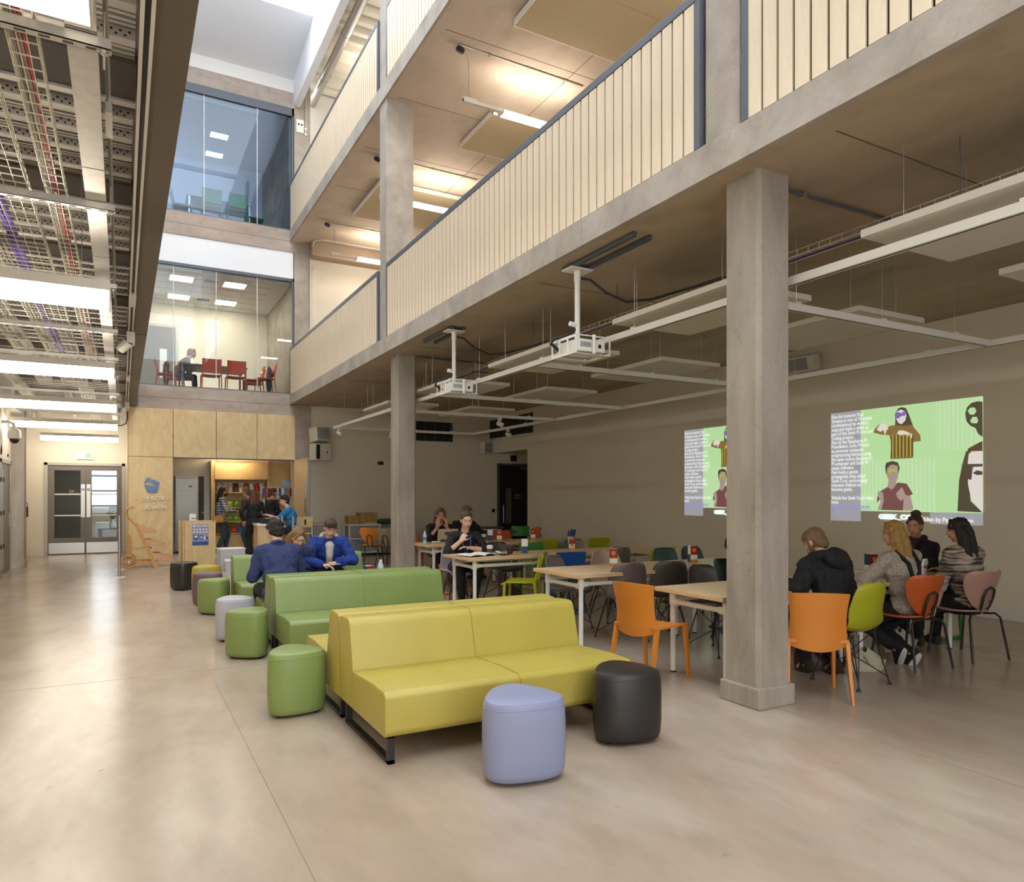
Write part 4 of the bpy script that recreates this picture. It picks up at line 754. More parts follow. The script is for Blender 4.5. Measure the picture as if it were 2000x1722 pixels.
for k, (x, y) in enumerate(((1.0, 20.6), (2.3, 20.6), (1.0, 21.8), (2.3, 21.8))):
    t = thing('recessed_light', ['left front', 'right front', 'left rear', 'right rear'][k]+' square light in the upper room ceiling', 'ceiling light', (x, y, 11.2), 0, 'recessed lights in the upper room'); B().box(-0.28, 0.28, -0.2, 0.2, -0.012, 0.0).build('trim', 'white_plastic', t); B().box(-0.22, 0.22, -0.15, 0.15, -0.016, -0.01).build('glow_panel', mat('room_lamp_dim', '#ffffff', 0.5, emit=3.0, ecol='#f4f6ff'), t)
t = thing('roller_blind', 'rolled blind across the top of the upper glazing', 'blind', (1.2, 18.62, 11.05)); B().cyl((-1.2, 0, 0), (1.72, 0, 0), 0.07, 16).build('roller', 'frame_grey', t, True); B().box(1.72, 1.76, -0.05, 0.05, -0.1, 0.14).build('bracket', 'black_paint', t)
# ---------------------------------------------------------------- timber kiosk front
kf = link('wall_kiosk', None, None, (0, YF, 0)); kf['kind'] = 'structure'
xs = [0.12, 1.05, 1.985, 2.92, 3.84]
for a, b in zip(xs, xs[1:]): B().box(a+0.006, b-0.006, -0.02, 0.03, 2.405, 3.525).build('panel', 'birch_ply', kf)
B().box(xs[0]+0.006, xs[1]-0.006, -0.02, 0.03, 0.01, 2.395).build('panel', 'birch_ply', kf); B().box(0.12, 3.84, 0.03, 0.06, 2.38, 3.53).box(0.12, 1.05, 0.03, 0.06, 0, 2.4).build('carcass', 'black_gap', kf)
B().box(1.05, 3.84, -0.015, 0.03, 2.385, 2.402).build('head_track', 'dark_steel', kf)
struct('wall_kiosk_side', bx(0.12, 0.2, YF+0.06, 21.4, 0, 3.53), 'cream_wall')
struct('wall_kiosk_back', bx(0.2, 4.2, 20.75, 20.9, 0, 2.7).box(4.15, 4.25, 18.72, 20.9, 0, 2.7), 'white_plaster')
struct('ceiling_kiosk', bx(0.2, 4.2, YF+0.07, 20.9, 2.62, 2.7), 'white_plaster')
struct('floor_kiosk', bx(1.06, 4.14, YF+0.02, 20.74, 0, 0.012), mat('kiosk_vinyl', '#b9b7b4', 0.35))
# brand sign: box emblem and raised letters
t = thing('kiosk_sign', 'blue open box emblem with raised white lettering on the timber panel', 'sign', (0.6, 18.38, 0)); mat('sign_blue', '#5f7fae', 0.5)
def poly(nm, pts): B().prism(pts, -0.02, 0.0, 'y').build(nm, 'sign_blue', t)
poly('box_side', [(-0.155,1.765),(0.052,1.725),(0.032,1.555),(-0.09,1.58)]); poly('box_side', [(0.062,1.725),(0.155,1.80),(0.125,1.60),(0.042,1.555)]); poly('box_flap', [(-0.06,1.82),(0.01,1.885),(0.158,1.82),(0.058,1.745)]); poly('box_flap', [(-0.155,1.785),(-0.075,1.825),(-0.005,1.925),(-0.11,1.905)])
R = (PI/2, 0, 0)
textmesh('THE', 0.09, (-0.20, -0.012, 1.405), R, 'white_plastic', 'lettering', t, extrude=0.02); textmesh('BOX', 0.135, (-0.01, -0.012, 1.395), R, 'white_plastic', 'lettering', t, extrude=0.02); B().box(-0.20, -0.05, -0.02, 0, 1.375, 1.385).build('underline', 'white_plastic', t); B().box(0.01, 0.06, -0.02, 0, 1.325, 1.335).build('dash', 'white_plastic', t)
textmesh('Y', 0.085, (-0.24, -0.012, 1.195), R, 'white_plastic', 'lettering', t, extrude=0.02); textmesh('BLWCH', 0.13, (-0.15, -0.012, 1.19), R, 'white_plastic', 'lettering', t, extrude=0.02); B().box(-0.24, -0.19, -0.02, 0, 1.17, 1.18).build('underline', 'white_plastic', t)
# open timber leaf with notices
dl = thing('kiosk_door', 'open birch leaf at the right of the kiosk with strip notices', 'door', (3.83, 16.92, 0)); B().box(-0.02, 0.02, 0.02, 1.46, 0.03, 2.40).build('leaf', 'birch_ply', dl); B().box(-0.025, 0.03, -0.02, 0.02, 0.03, 2.40).build('edge_strip', 'steel_brushed', dl)
for k, (y, z, h_, c) in enumerate(((0.28, 1.55, 0.42, '#b7a9b4'), (0.20, 1.62, 0.32, '#d9b7a0'), (0.28, 1.18, 0.34, '#7d8f7a'), (0.20, 1.20, 0.36, '#6d7a70'))): B().box(-0.024, -0.02, y-0.03, y+0.03, z-0.1, z-0.1+h_).build('notice', mat('notice%d' % k, c, 0.6, var=0.5, scale=40), dl)
# fridge, cupboards, shelves
t = thing('tall_fridge', 'tall stainless steel fridge inside the kiosk', 'fridge', (1.50, 20.42, 0)); mat('fridge_steel', '#a09c92', 0.35, metal=0.7)
B().box(-0.29, 0.24, -0.28, 0.3, 0.08, 2.02).build('body', 'fridge_steel', t); B().box(-0.26, 0.22, -0.30, -0.28, 0.12, 1.62).build('door', 'fridge_steel', t, bevel=0.004); B().box(-0.26, 0.22, -0.30, -0.28, 1.64, 1.92).build('control_fascia', 'fridge_steel', t); B().box(-0.27, 0.22, -0.30, -0.28, 1.94, 2.01).build('brand_strip', 'white_plastic', t); B().box(0.02, 0.09, -0.305, -0.30, 1.72, 1.76).build('display', 'black_paint', t); B().box(0.045, 0.06, -0.308, -0.305, 1.735, 1.75).build('display_digits', mat('red_led', '#d03020', 0.4, emit=1.0), t)
for x in (-0.24, 0.2): B().box(x-0.02, x+0.02, -0.22, -0.18, 0, 0.08).build('foot', 'black_paint', t)
t = thing('kiosk_door', 'dark grey door leaf beside the fridge', 'door', (1.83, 20.62, 0)); B().box(-0.08, 0.09, 0, 0.05, 0, 2.02).build('leaf', 'dark_taupe', t); B().lathe([(0.0,-0.03),(0.03,-0.02),(0.03,0.0),(0.012,0.02)], (0.06,-0.02,1.05), 12, Euler((-PI/2,0,0)).to_matrix()).build('knob', 'steel_brushed', t, True)
t = thing('shelf_unit', 'birch shelf unit with overhead cupboards inside the kiosk', 'shelf', (2.10, 20.5, 0))
B().box(0, 1.42, 0.2, 0.24, 0, 2.44).build('back_panel', 'birch_ply', t); B().box(-0.03, 0.06, -0.18, 0.24, 0, 2.44).build('side_panel', 'birch_ply', t); B().box(1.40, 1.44, -0.18, 0.24, 0, 2.44).build('side_panel', 'birch_ply', t)
B().box(0.06, 0.94, -0.2, -0.18, 1.94, 2.38).build('cupboard_door', 'birch_ply', t); B().box(0.95, 1.40, -0.2, -0.18, 1.96, 2.40).build('cupboard_door', 'birch_ply', t); B().box(0.06, 1.4, -0.18, 0.2, 1.93, 1.95).build('cupboard_floor', 'birch_ply', t)
SZ = [1.60, 1.19, 0.81, 0.50]
for z in SZ: B().box(0.06, 1.40, -0.14, 0.2, z-0.025, z).build('shelf', 'birch_ply', t)
for a, b in ((0.06, 0.45), (0.46, 0.86)): d = B().box(a, b, -0.16, -0.14, 0.06, 0.45).build('cupboard_door', 'birch_ply', t); B().lathe([(0.014,0),(0.014,0.02)], ((b-0.05) if a < 0.3 else (a+0.05), -0.16, 0.40), 10, Euler((PI/2,0,0)).to_matrix()).build('knob', 'steel_brushed', d)
t = thing('ply_panel', 'birch wall panel behind the hanging snack rack', 'panel', (3.84, 20.55, 0)); B().box(-0.3, 0.3, 0, 0.04, 0.0, 2.46).build('sheet', 'birch_ply', t)
t = thing('strip_light', 'warm concealed light over the kiosk shelves', 'ceiling light', (2.55, 20.1, 2.6)); B().box(-0.4, 0.4, -0.05, 0.05, -0.02, 0.0).build('diffuser', mat('warm_lamp', '#ffffff', 0.5, emit=60.0, ecol='#ffdcab'), t); B().box(-0.42, 0.42, -0.06, 0.06, 0.0, 0.02).build('housing', 'white_plastic', t)
def bag_mesh(c1, c2, i):
    m = bpy.data.materials.get('bag%d' % i) or None
    return mat('bag_%s%s' % (c1[1:], c2[1:]), c1, 0.35, var=0.45, scale=14)
PAL = [['#d9d4cc', '#e2ddd6', '#cfc8c2', '#5a3a30', '#e0dad2', '#c8463a', '#e4dcd4', '#c33a30', '#dcd6cc'], ['#8fae3a', '#9ab84a', '#7a9a34', '#5a2430', '#6a2c36', '#5c2630'], ['#e0a63a', '#8fb04a', '#84b83e', '#8fc040', '#9a3030', '#7f9a40'], ['#86a83c', '#d06a34', '#cf5a2a', '#3f74b8', '#5a8cc8', '#3a6cb0', '#4a80c0']]
ROWN = ['top', 'second', 'third', 'bottom']
for r, row in enumerate(PAL):
    n = len(row)
    for i, c in enumerate(row):
        x = 2.22+(1.22*(i+0.5)/n); h_ = 0.24 if r == 0 else 0.18; w_ = 1.15/n
        b = B(); b.grid(lambda u, v: (x+(u-0.5)*w_*(0.94-0.25*abs(v-0.5)), 20.43-0.05*math.sin(PI*v)*math.sin(PI*u)+0.05*(v-0.5), SZ[r]+h_*v+0.004), 5, 6, 0.03)
        o = b.build('snack_bag', mat('bag_'+c[1:], c, 0.3, var=0.5, scale=12), None, True)
        cn = {'#d': 'pale', '#e': 'pale', '#c': 'red and white', '#5': 'dark', '#8': 'green', '#9': 'green', '#7': 'green', '#6': 'maroon', '#3': 'blue', '#4': 'blue'}.get(c[:2], 'orange')
        tag(o, '%s snack bag, %s on the %s kiosk shelf' % (cn, ['leftmost', 'second from left', 'third from left', 'fourth from left', 'fifth from left', 'sixth from left', 'seventh from left', 'eighth from left', 'ninth from left'][i], ROWN[r]), 'snack bag', 'snack bags on the kiosk shelves')
t = thing('snack_rack', 'wire rack of hanging snack strips behind the blue shirt man', 'rack', (3.62, 19.55, 0)); 
for x in (-0.42, 0.05, 0.42): B().box(x-0.012, x+0.012, -0.012, 0.012, 0, 1.75).build('upright', 'steel_brushed', t)
for z in (1.74, 1.45, 1.15): B().box(-0.43, 0.43, -0.01, 0.01, z-0.01, z).build('rail', 'steel_brushed', t)
rc = ['#3b62b0', '#d8dcea', '#2d3c7a', '#b8543a', '#4a86c8', '#e8e4de', '#8a3a34', '#c98a3c', '#30508c', '#58a048']
for r, z in enumerate((1.72, 1.43, 1.13)):
    for i in range(12):
        c = rc[(i*3+r*5) % 10]; x = -0.39+0.07*i; B().box(x, x+0.058, -0.04-0.01*(i % 2), -0.022, z-0.22-0.02*(i % 3), z-0.02).build('hanging_packet', mat('pk_'+c[1:], c, 0.35, var=0.4, scale=20), t)
t = thing('snack_card', 'small blue display card on top of the snack rack', 'card', (3.85, 19.55, 1.755)); B().box(-0.13, 0.13, -0.006, 0.006, 0, 0.16).build('card', mat('card_blue', '#9db9cf', 0.5, var=0.3, scale=14), t)
# till counter and stool for the clerk, chrome queue posts
t = thing('till_counter', 'low white till counter in front of the kiosk', 'counter', (2.98, 17.2, 0)); B().box(-0.3, 0.25, -0.3, 0.3, 0.82, 0.86).build('top', 'white_plastic', t); B().box(-0.28, 0.23, -0.28, 0.28, 0, 0.82).build('body', 'birch_ply', t)
t = thing('cash_till', 'black till on the counter beside the blue shirt man', 'till', (3.0, 17.15, 0.86)); B().box(-0.2, 0.18, -0.2, 0.2, 0, 0.12).build('drawer', 'black_paint', t, bevel=0.008); B().box(-0.15, 0.1, -0.1, 0.12, 0.12, 0.22).build('printer', 'black_paint', t, bevel=0.008); B().box(-0.12, 0.02, -0.16, -0.1, 0.121, 0.135).build('receipt', 'white_plastic', t)
for k, (x, y) in enumerate(((3.12, 16.3), (3.36, 16.3))):
    t = thing('queue_post', ('left' if k == 0 else 'right')+' chrome queue post in front of the till', 'post', (x, y, 0), 0, 'chrome queue posts'); B().cyl((0, 0, 0), (0, 0, 1.05), 0.028, 14).build('pole', 'steel_brushed', t, True); B().lathe([(0.09,0),(0.09,0.01),(0.03,0.03)], n=18).build('base', 'steel_brushed', t, True); B().cyl((0.0, -0.03, 0.82), (0.08, -0.03, 0.82), 0.02, 10).build('clamp', 'steel_brushed', t)
t = thing('counter_stool', 'birch backed steel stool of the blue shirt man', 'stool', (3.62, 16.75, 0), 0.25); B().grid(lambda u, v: ((u-0.5)*0.38, -0.19-0.03*v+0.03*math.cos((u-0.5)*PI), 0.78+0.24*v), 7, 4, 0.015).build('backrest', 'birch_ply', t, True); B().box(-0.19, 0.19, -0.18, 0.19, 0.62, 0.64).build('seat', 'birch_ply', t)
B().box(-0.006, 0.006, -0.255, -0.19, 0.84, 0.96).build('slot', 'black_paint', t)
for sx in (-1, 1): B().cyl((sx*0.18, -0.19, 0.78), (sx*0.2, -0.2, 0), 0.011, 8).build('leg', 'steel_brushed', t); B().cyl((sx*0.18, 0.18, 0.62), (sx*0.2, 0.2, 0), 0.011, 8).build('leg', 'steel_brushed', t)
B().cyl((-0.19, 0.19, 0.25), (0.19, 0.19, 0.25), 0.01, 8).build('foot_rail', 'steel_brushed', t)
t = thing('low_shelf', 'small metal shelf trolley on the far wall behind the open leaf', 'shelf', (4.35, 18.1, 0)); 
for z in (0.2, 0.5, 0.78): B().box(-0.2, 0.25, -0.18, 0.18, z, z+0.03).build('shelf', 'frame_grey', t)
for x in (-0.18, 0.23):
    for y in (-0.16, 0.16): B().box(x-0.015, x+0.015, y-0.015, y+0.015, 0, 0.8).build('upright', 'steel_brushed', t)
# poster stand
t = thing('poster_stand', 'birch plywood waste stand carrying a blue app poster', 'stand', (1.44, 16.55, 0), 0.06); B().box(-0.30, 0.30, -0.22, -0.20, 0, 0.93).build('front_panel', 'birch_ply', t); B().box(-0.33, -0.305, -0.2, 0.25, 0, 0.97).build('side_panel', 'birch_ply', t); B().box(0.28, 0.305, -0.2, 0.25, 0, 0.97).build('side_panel', 'birch_ply', t); B().box(-0.305, 0.28, -0.2, 0.25, 0.88, 0.90).build('shelf', 'birch_ply', t); B().box(-0.36, 0.28, 0.23, 0.25, 0, 0.97).build('back_panel', 'birch_ply', t); B().box(-0.30, 0.28, 0.0, 0.02, 0.9, 0.95).build('divider', 'birch_ply', t)
ps = B().box(-0.16, 0.16, -0.226, -0.22, 0.46, 0.90).build('poster', mat('poster_lilac', '#8f93b4', 0.4, var=0.15, scale=5), t); mat('poster_blue', '#2c4f94', 0.4)
B().box(-0.16, 0.16, -0.228, -0.226, 0.46, 0.535).build('footer_band', 'poster_blue', ps); B().box(-0.135, -0.045, -0.228, -0.226, 0.575, 0.685).build('tablet', 'poster_blue', ps); B().box(-0.02, 0.045, -0.228, -0.226, 0.58, 0.67).build('tablet', 'poster_blue', ps); B().box(0.065, 0.095, -0.228, -0.226, 0.585, 0.63).build('phone', 'white_plastic', ps); B().box(0.115, 0.145, -0.228, -0.226, 0.58, 0.635).build('phone', 'black_paint', ps); B().box(-0.14, -0.10, -0.228, -0.226, 0.845, 0.885).build('icon', 'white_plastic', ps); B().box(-0.115, -0.065, -0.23, -0.228, 0.62, 0.665).build('icon', 'white_plastic', ps); B().box(0.0, 0.03, -0.23, -0.228, 0.605, 0.645).build('icon', 'white_plastic', ps)
for i in range(5):
    for j in range(2): B().box(-0.14+0.06*i, -0.105+0.06*i, -0.228, -0.226, 0.72+0.055*j, 0.755+0.055*j).build('icon', 'joint_pale', ps)
textmesh('MyCardiffMet', 0.042, (-0.08, -0.2285, 0.853), R, 'white_plastic', 'lettering', ps, bold=0.0008)
t = thing('leaflet_box', 'white leaflet box standing on the poster stand', 'box', (1.31, 16.42, 0.90)); B().box(-0.06, 0.06, -0.05, 0.05, 0, 0.22).build('carton', 'white_plastic', t); B().box(-0.05, 0.05, -0.053, -0.05, 0.02, 0.08).build('printed_band', mat('print_pink', '#cfa9a4', 0.5), t); B().box(-0.03, 0.05, -0.053, -0.05, 0.11, 0.14).build('printed_band', mat('print_green', '#7f9a78', 0.5), t)
for k, (x, y, h_, rz) in enumerate(((1.98, 15.75, 0.42, 0.1), (2.05, 15.2, 0.22, -0.1))):
    t = thing('grey_crate', ('taller' if k == 0 else 'lower')+' pale grey crate behind the far green sofa', 'crate', (x, y, 0), rz); B().box(-0.24, 0.24, -0.2, 0.2, 0, h_-0.02).build('body', mat('crate_grey', '#b9bcc0', 0.5), t); B().box(-0.25, 0.25, -0.21, 0.21, h_-0.02, h_).build('lid', 'white_plastic', t)
# ---------------------------------------------------------------- bread cart
mat('cart_wood', '#cf9d5c', 0.5, var=0.15, scale=5, stretch=(1,1,4)); mat('cart_tray', '#d2a67a', 0.55, var=0.1, scale=6)
t = thing('display_cart', 'wooden stepped display cart with spoked wheels and curled handle', 'cart', (0.13, 16.95, 0), 0.0); t.scale = (0.84, 0.80, 0.77)
for y in (-0.30, 0.28):
    B().prism([(0.10,1.18),(0.18,1.22),(0.66,0.0),(0.55,0.0)], y, y+0.03, 'y').build('side_rail', 'cart_wood', t); B().prism([(-0.05,0.25),(0.06,0.25),(0.06,0.78),(-0.05,1.02)], y, y+0.03, 'y').build('upright', 'cart_wood', t)
    B().tube([(0.16, y+0.015, 1.16), (0.0, y+0.015, 1.34), (-0.06, y+0.015, 1.47), (-0.05, y+0.015, 1.58), (0.02, y+0.015, 1.645), (0.12, y+0.015, 1.64)], 0.028, 8).build('handle', 'cart_wood', t, True)
    wy = y-0.03 if y < 0 else y+0.06
    wheel = B().tube([(0.0+0.155*math.cos(a*PI/12), wy, 0.18+0.155*math.sin(a*PI/12)) for a in range(24)], 0.022, 6, True).build('wheel', 'cart_wood', t, True)
    for k in range(8): a = k*PI/4+0.2; B().cyl((0, wy, 0.18), (0.15*math.cos(a), wy, 0.18+0.15*math.sin(a)), 0.008, 6).build('spoke', 'cart_wood', wheel)
    B().cyl((0, wy-0.02, 0.18), (0, wy+0.02, 0.18), 0.025, 12).build('hub', 'steel_brushed', wheel)
B().cyl((0, -0.33, 0.18), (0, 0.34, 0.18), 0.014, 8).build('axle', 'steel_brushed', t)
for x0, z in ((0.26, 0.93), (0.44, 0.55), (0.62, 0.17)):
    tr = B().box(x0, x0+0.36, -0.27, 0.27, z, z+0.02).build('tray', 'cart_tray', t)
    for y in (-0.29, 0.27): B().prism([(x0-0.08,z+0.16+0.05),(x0+0.06,z+0.21),(x0+0.12,z+0.14),(x0+0.24,z+0.14),(x0+0.33,z+0.08),(x0+0.36,z+0.07),(x0+0.36,z),(x0+0.02,z)], y, y+0.02, 'y').build('tray_side', 'cart_tray', tr)
    B().box(x0+0.34, x0+0.36, -0.27, 0.27, z, z+0.08).build('tray_front', 'cart_tray', tr)
B().box(0.06, 0.50, -0.27, 0.27, 0.50, 0.53).build('cross_shelf', 'cart_wood', t); B().box(0.1, 0.58, -0.27, 0.27, 0.10, 0.18).build('cross_shelf', 'cart_wood', t)
# glass barrier
t = thing('glass_barrier', 'low glass barrier with chrome posts left of the wooden cart', 'barrier', (-0.04, 15.0, 0)); B().box(-0.006, 0.006, 0.05, 1.48, 0.1, 1.0).build('pane', 'glass_clear', t)
for y in (0.0, 1.5): B().cyl((0, y, 0), (0, y, 1.10), 0.024, 14).build('post', 'steel_brushed', t, True); B().box(-0.09, 0.09, y-0.03, y+0.03, 0, 0.012).build('base_plate', 'steel_brushed', t)
for z in (0.25, 0.85): B().box(-0.02, 0.02, 1.42, 1.48, z-0.02, z+0.02).build('glass_clamp', 'steel_brushed', t)
# ---------------------------------------------------------------- trolley, boxes by the far wall
t = thing('drawer_trolley', 'grey two drawer plastic trolley against the far wall', 'trolley', (5.36, 17.75, 0)); mat('plastic_grey', '#8d9290', 0.5); mat('plastic_bone', '#d5d2c6', 0.5)
for z in (0.06, 0.40, 0.74): B().box(-0.42, 0.42, -0.28, 0.28, z, z+0.05).build('shelf_frame', 'plastic_bone', t, bevel=0.006)
for x in (-0.41, 0.37):
    for y in (-0.27, 0.23): B().box(x, x+0.04, y, y+0.04, 0.06, 0.78).build('corner_post', 'plastic_bone', t)
for z in (0.12, 0.46):
    d = B().box(-0.37, 0.37, -0.27, 0.25, z, z+0.27).build('drawer', 'plastic_grey', t); B().tube([(-0.16, -0.275, z+0.22), (-0.08, -0.285, z+0.20), (0.08, -0.285, z+0.20), (0.16, -0.275, z+0.22)], 0.012, 6).build('pull', 'dark_steel', d); B().box(0.26, 0.31, -0.276, -0.27, z+0.05, z+0.07).build('red_tab', mat('tab_red', '#b8343a', 0.5), d); B().box(-0.003, 0.003, -0.274, -0.27, z+0.01, z+0.26).build('centre_groove', 'dark_steel', d)
for x in (-0.36, 0.36): B().cyl((x, -0.22, 0.03), (x+0.02, -0.22, 0.03), 0.03, 10).build('castor', 'black_paint', t)
mat('cardboard', '#a58455', 0.75, var=0.15, scale=9, bump=0.2, bscale=12)
t = thing('cardboard_box', 'shorter cardboard box in clear wrap on the drawer trolley', 'box', (5.12, 17.72, 0.79)); B().box(-0.15, 0.12, -0.18, 0.18, 0, 0.20).build('carton', 'cardboard', t)
t = thing('cardboard_box', 'taller cardboard box wrapped in clear film on the drawer trolley', 'box', (5.47, 17.74, 0.79)); B().box(-0.21, 0.24, -0.19, 0.19, 0, 0.28).build('carton', 'cardboard', t, bevel=0.01); B().box(-0.1, 0.2, -0.195, -0.19, 0.0, 0.03).build('yellow_tape', mat('tape_yellow', '#d8c83a', 0.4), t)
t = thing('plastic_trunk', 'grey storage trunk with dark green lid half behind the column', 'trunk', (6.05, 17.8, 0)); B().box(-0.26, 0.5, -0.25, 0.25, 0.02, 0.78).build('body', mat('trunk_grey', '#7c7a6e', 0.55), t, bevel=0.02); B().prism([(-0.28,0.80),(0.5,0.80),(0.5,0.88),(0.3,0.91),(-0.1,0.90),(-0.28,0.85)], -0.27, 0.27, 'y').build('lid', mat('lid_green', '#1f4038', 0.5), t)
# ---------------------------------------------------------------- sofas
mat('leather_yellow', '#b9a94e', 0.42, var=0.06, scale=3, bump=0.05, bscale=120); mat('leather_green', '#839655', 0.42, var=0.06, scale=3, bump=0.05, bscale=120)
mat('seam_yellow', '#a8923a', 0.6); mat('seam_green', '#6f8c46', 0.6); mat('frame_black', '#2a2523', 0.45)
def sofa(y0, flip, lm, sm, label):
    L_ = 1.71; t = thing('sofa', label, 'sofa', (1.27 if not flip else 1.27+L_, y0, 0), PI if flip else 0, 'back to back lounge sofas')
    B().prism([(0.02,0.16),(0,0.19),(0,0.385),(0.028,0.412),(0.25,0.415),(0.66,0.395),(0.70,0.16)], 0.0, L_, 'x').build('seat', lm, t, True, bevel=0.012)
    B().prism([(0.625,0.398),(0.70,0.675),(0.725,0.708),(0.76,0.715),(0.92,0.708),(0.942,0.69),(0.945,0.16),(0.69,0.16)], 0.0, L_, 'x').build('backrest', lm, t, True, bevel=0.012)
    x = L_/2
    B().tube([(x,-0.002,0.165),(x,-0.002,0.385),(x,0.026,0.414),(x,0.25,0.417),(x,0.63,0.398)], 0.0022, 5).build('seam', sm, t); B().tube([(x,0.623,0.40),(x,0.698,0.677),(x,0.724,0.711),(x,0.76,0.717),(x,0.92,0.710)], 0.0022, 5).build('seam', sm, t)
    B().tube([(0.004,0.03,0.165),(0.004,0.012,0.20),(0.004,0.012,0.38),(0.012,0.035,0.413),(0.012,0.60,0.398)], 0.0018, 5).build('piping', sm, t)
    for xx in (0.03, L_-0.07):
        b = B().box(xx, xx+0.04, 0.04, 0.90, 0.0, 0.022).box(xx, xx+0.04, 0.04, 0.07, 0.0, 0.165).box(xx, xx+0.04, 0.87, 0.90, 0.0, 0.165).box(xx, xx+0.04, 0.04, 0.90, 0.145, 0.165); b.build('sled_leg', 'frame_black', t)
    B().box(0.05, L_-0.05, 0.10, 0.13, 0.145, 0.163).build('cross_bar', 'frame_black', t)
    return t
sofa(3.77, False, 'leather_yellow', 'seam_yellow', 'mustard yellow sofa in the foreground facing the camera')
sofa(5.67, True, 'leather_yellow', 'seam_yellow', 'mustard yellow sofa backing onto the foreground one')
sofa(6.30, False, 'leather_green', 'seam_green', 'sage green sofa behind the yellow pair facing the camera')
sofa(8.20, True, 'leather_green', 'seam_green', 'sage green sofa where the navy jacket man sits')
sofa(9.17, False, 'leather_green', 'seam_green', 'farthest sage green sofa where the blue coat man sits')
# ---------------------------------------------------------------- ottomans (rounded triangles)
mat('leather_lilac', '#8f95b4', 0.45, bump=0.04, bscale=140); mat('leather_black', '#2b2826', 0.40, bump=0.04, bscale=140); mat('leather_purple', '#6d5560', 0.45); mat('leather_pale', '#b3b2ba', 0.45); mat('leather_olive', '#b0a03a', 0.45)
def ottoman(x, y, m, rz, label, R=0.205):
    t = thing('ottoman', label, 'ottoman', (x, y, 0), rz, 'rounded triangle ottomans'); n = 48
    out = []
    for k in range(n):
        a = 2*PI*k/n; r = R*(1+0.115*math.cos(3*a)+0.012*math.cos(6*a)); out.append((r*math.cos(a), r*math.sin(a)))
    def loft(prof, name, mm):
        vs = []; fs = []
        for s, z in prof:
            for p in out: vs.append((p[0]*s, p[1]*s, z))
        K = len(prof)
        for i in range(K-1):
            for k in range(n): fs.append((i*n+k, i*n+(k+1) % n, (i+1)*n+(k+1) % n, (i+1)*n+k))
        fs.append(tuple(range(n-1, -1, -1))); fs.append(tuple((K-1)*n+k for k in range(n)))
        return B().add(vs, fs).build(name, mm, t, True)
    loft([(0.86, 0.018), (0.935, 0.03), (0.975, 0.06), (1.0, 0.14), (1.0, 0.30), (0.985, 0.375), (0.965, 0.398)], 'body', m)
    loft([(0.963, 0.396), (0.955, 0.412), (0.92, 0.428), (0.80, 0.438), (0.5, 0.443), (0.2, 0.445)], 'top_cushion', m)
    B().tube([(p[0]*0.968, p[1]*0.968, 0.397) for p in out], 0.0028, 5, True).build('piping', m, t, True)
    for k in range(3): a = 2*PI*k/3; B().cyl((0.14*math.cos(a), 0.14*math.sin(a), 0), (0.14*math.cos(a), 0.14*math.sin(a), 0.02), 0.025, 10).build('foot', 'black_paint', t)
    return t
D = math.radians
ottoman(1.885, 3.345, 'leather_lilac', D(-40), 'lilac grey ottoman in front of the yellow sofa', 0.218)
ottoman(2.735, 3.545, 'leather_black', D(75), 'black ottoman at the right end of the yellow sofa', 0.205)
ottoman(1.055, 5.07, 'leather_green', D(95), 'green ottoman beside the left end of the yellow sofas', 0.19)
ottoman(1.045, 7.02, 'leather_green', D(50), 'green ottoman in front of the left end of the middle green sofa', 0.19)
ottoman(1.035, 7.95, 'leather_pale', D(95), 'pale grey ottoman behind the second green ottoman', 0.19)
ottoman(1.045, 9.80, 'leather_green', D(40), 'green ottoman at the left end of the farthest sofa', 0.19)
ottoman(1.055, 10.66, 'leather_purple', D(70), 'dusty purple ottoman between a green and a mustard one', 0.19)
ottoman(1.12, 11.76, 'leather_olive', D(100), 'mustard ottoman beyond the purple one', 0.205)
ottoman(0.87, 12.55, 'leather_black', D(20), 'black ottoman farthest from the camera by the plywood stand', 0.20)
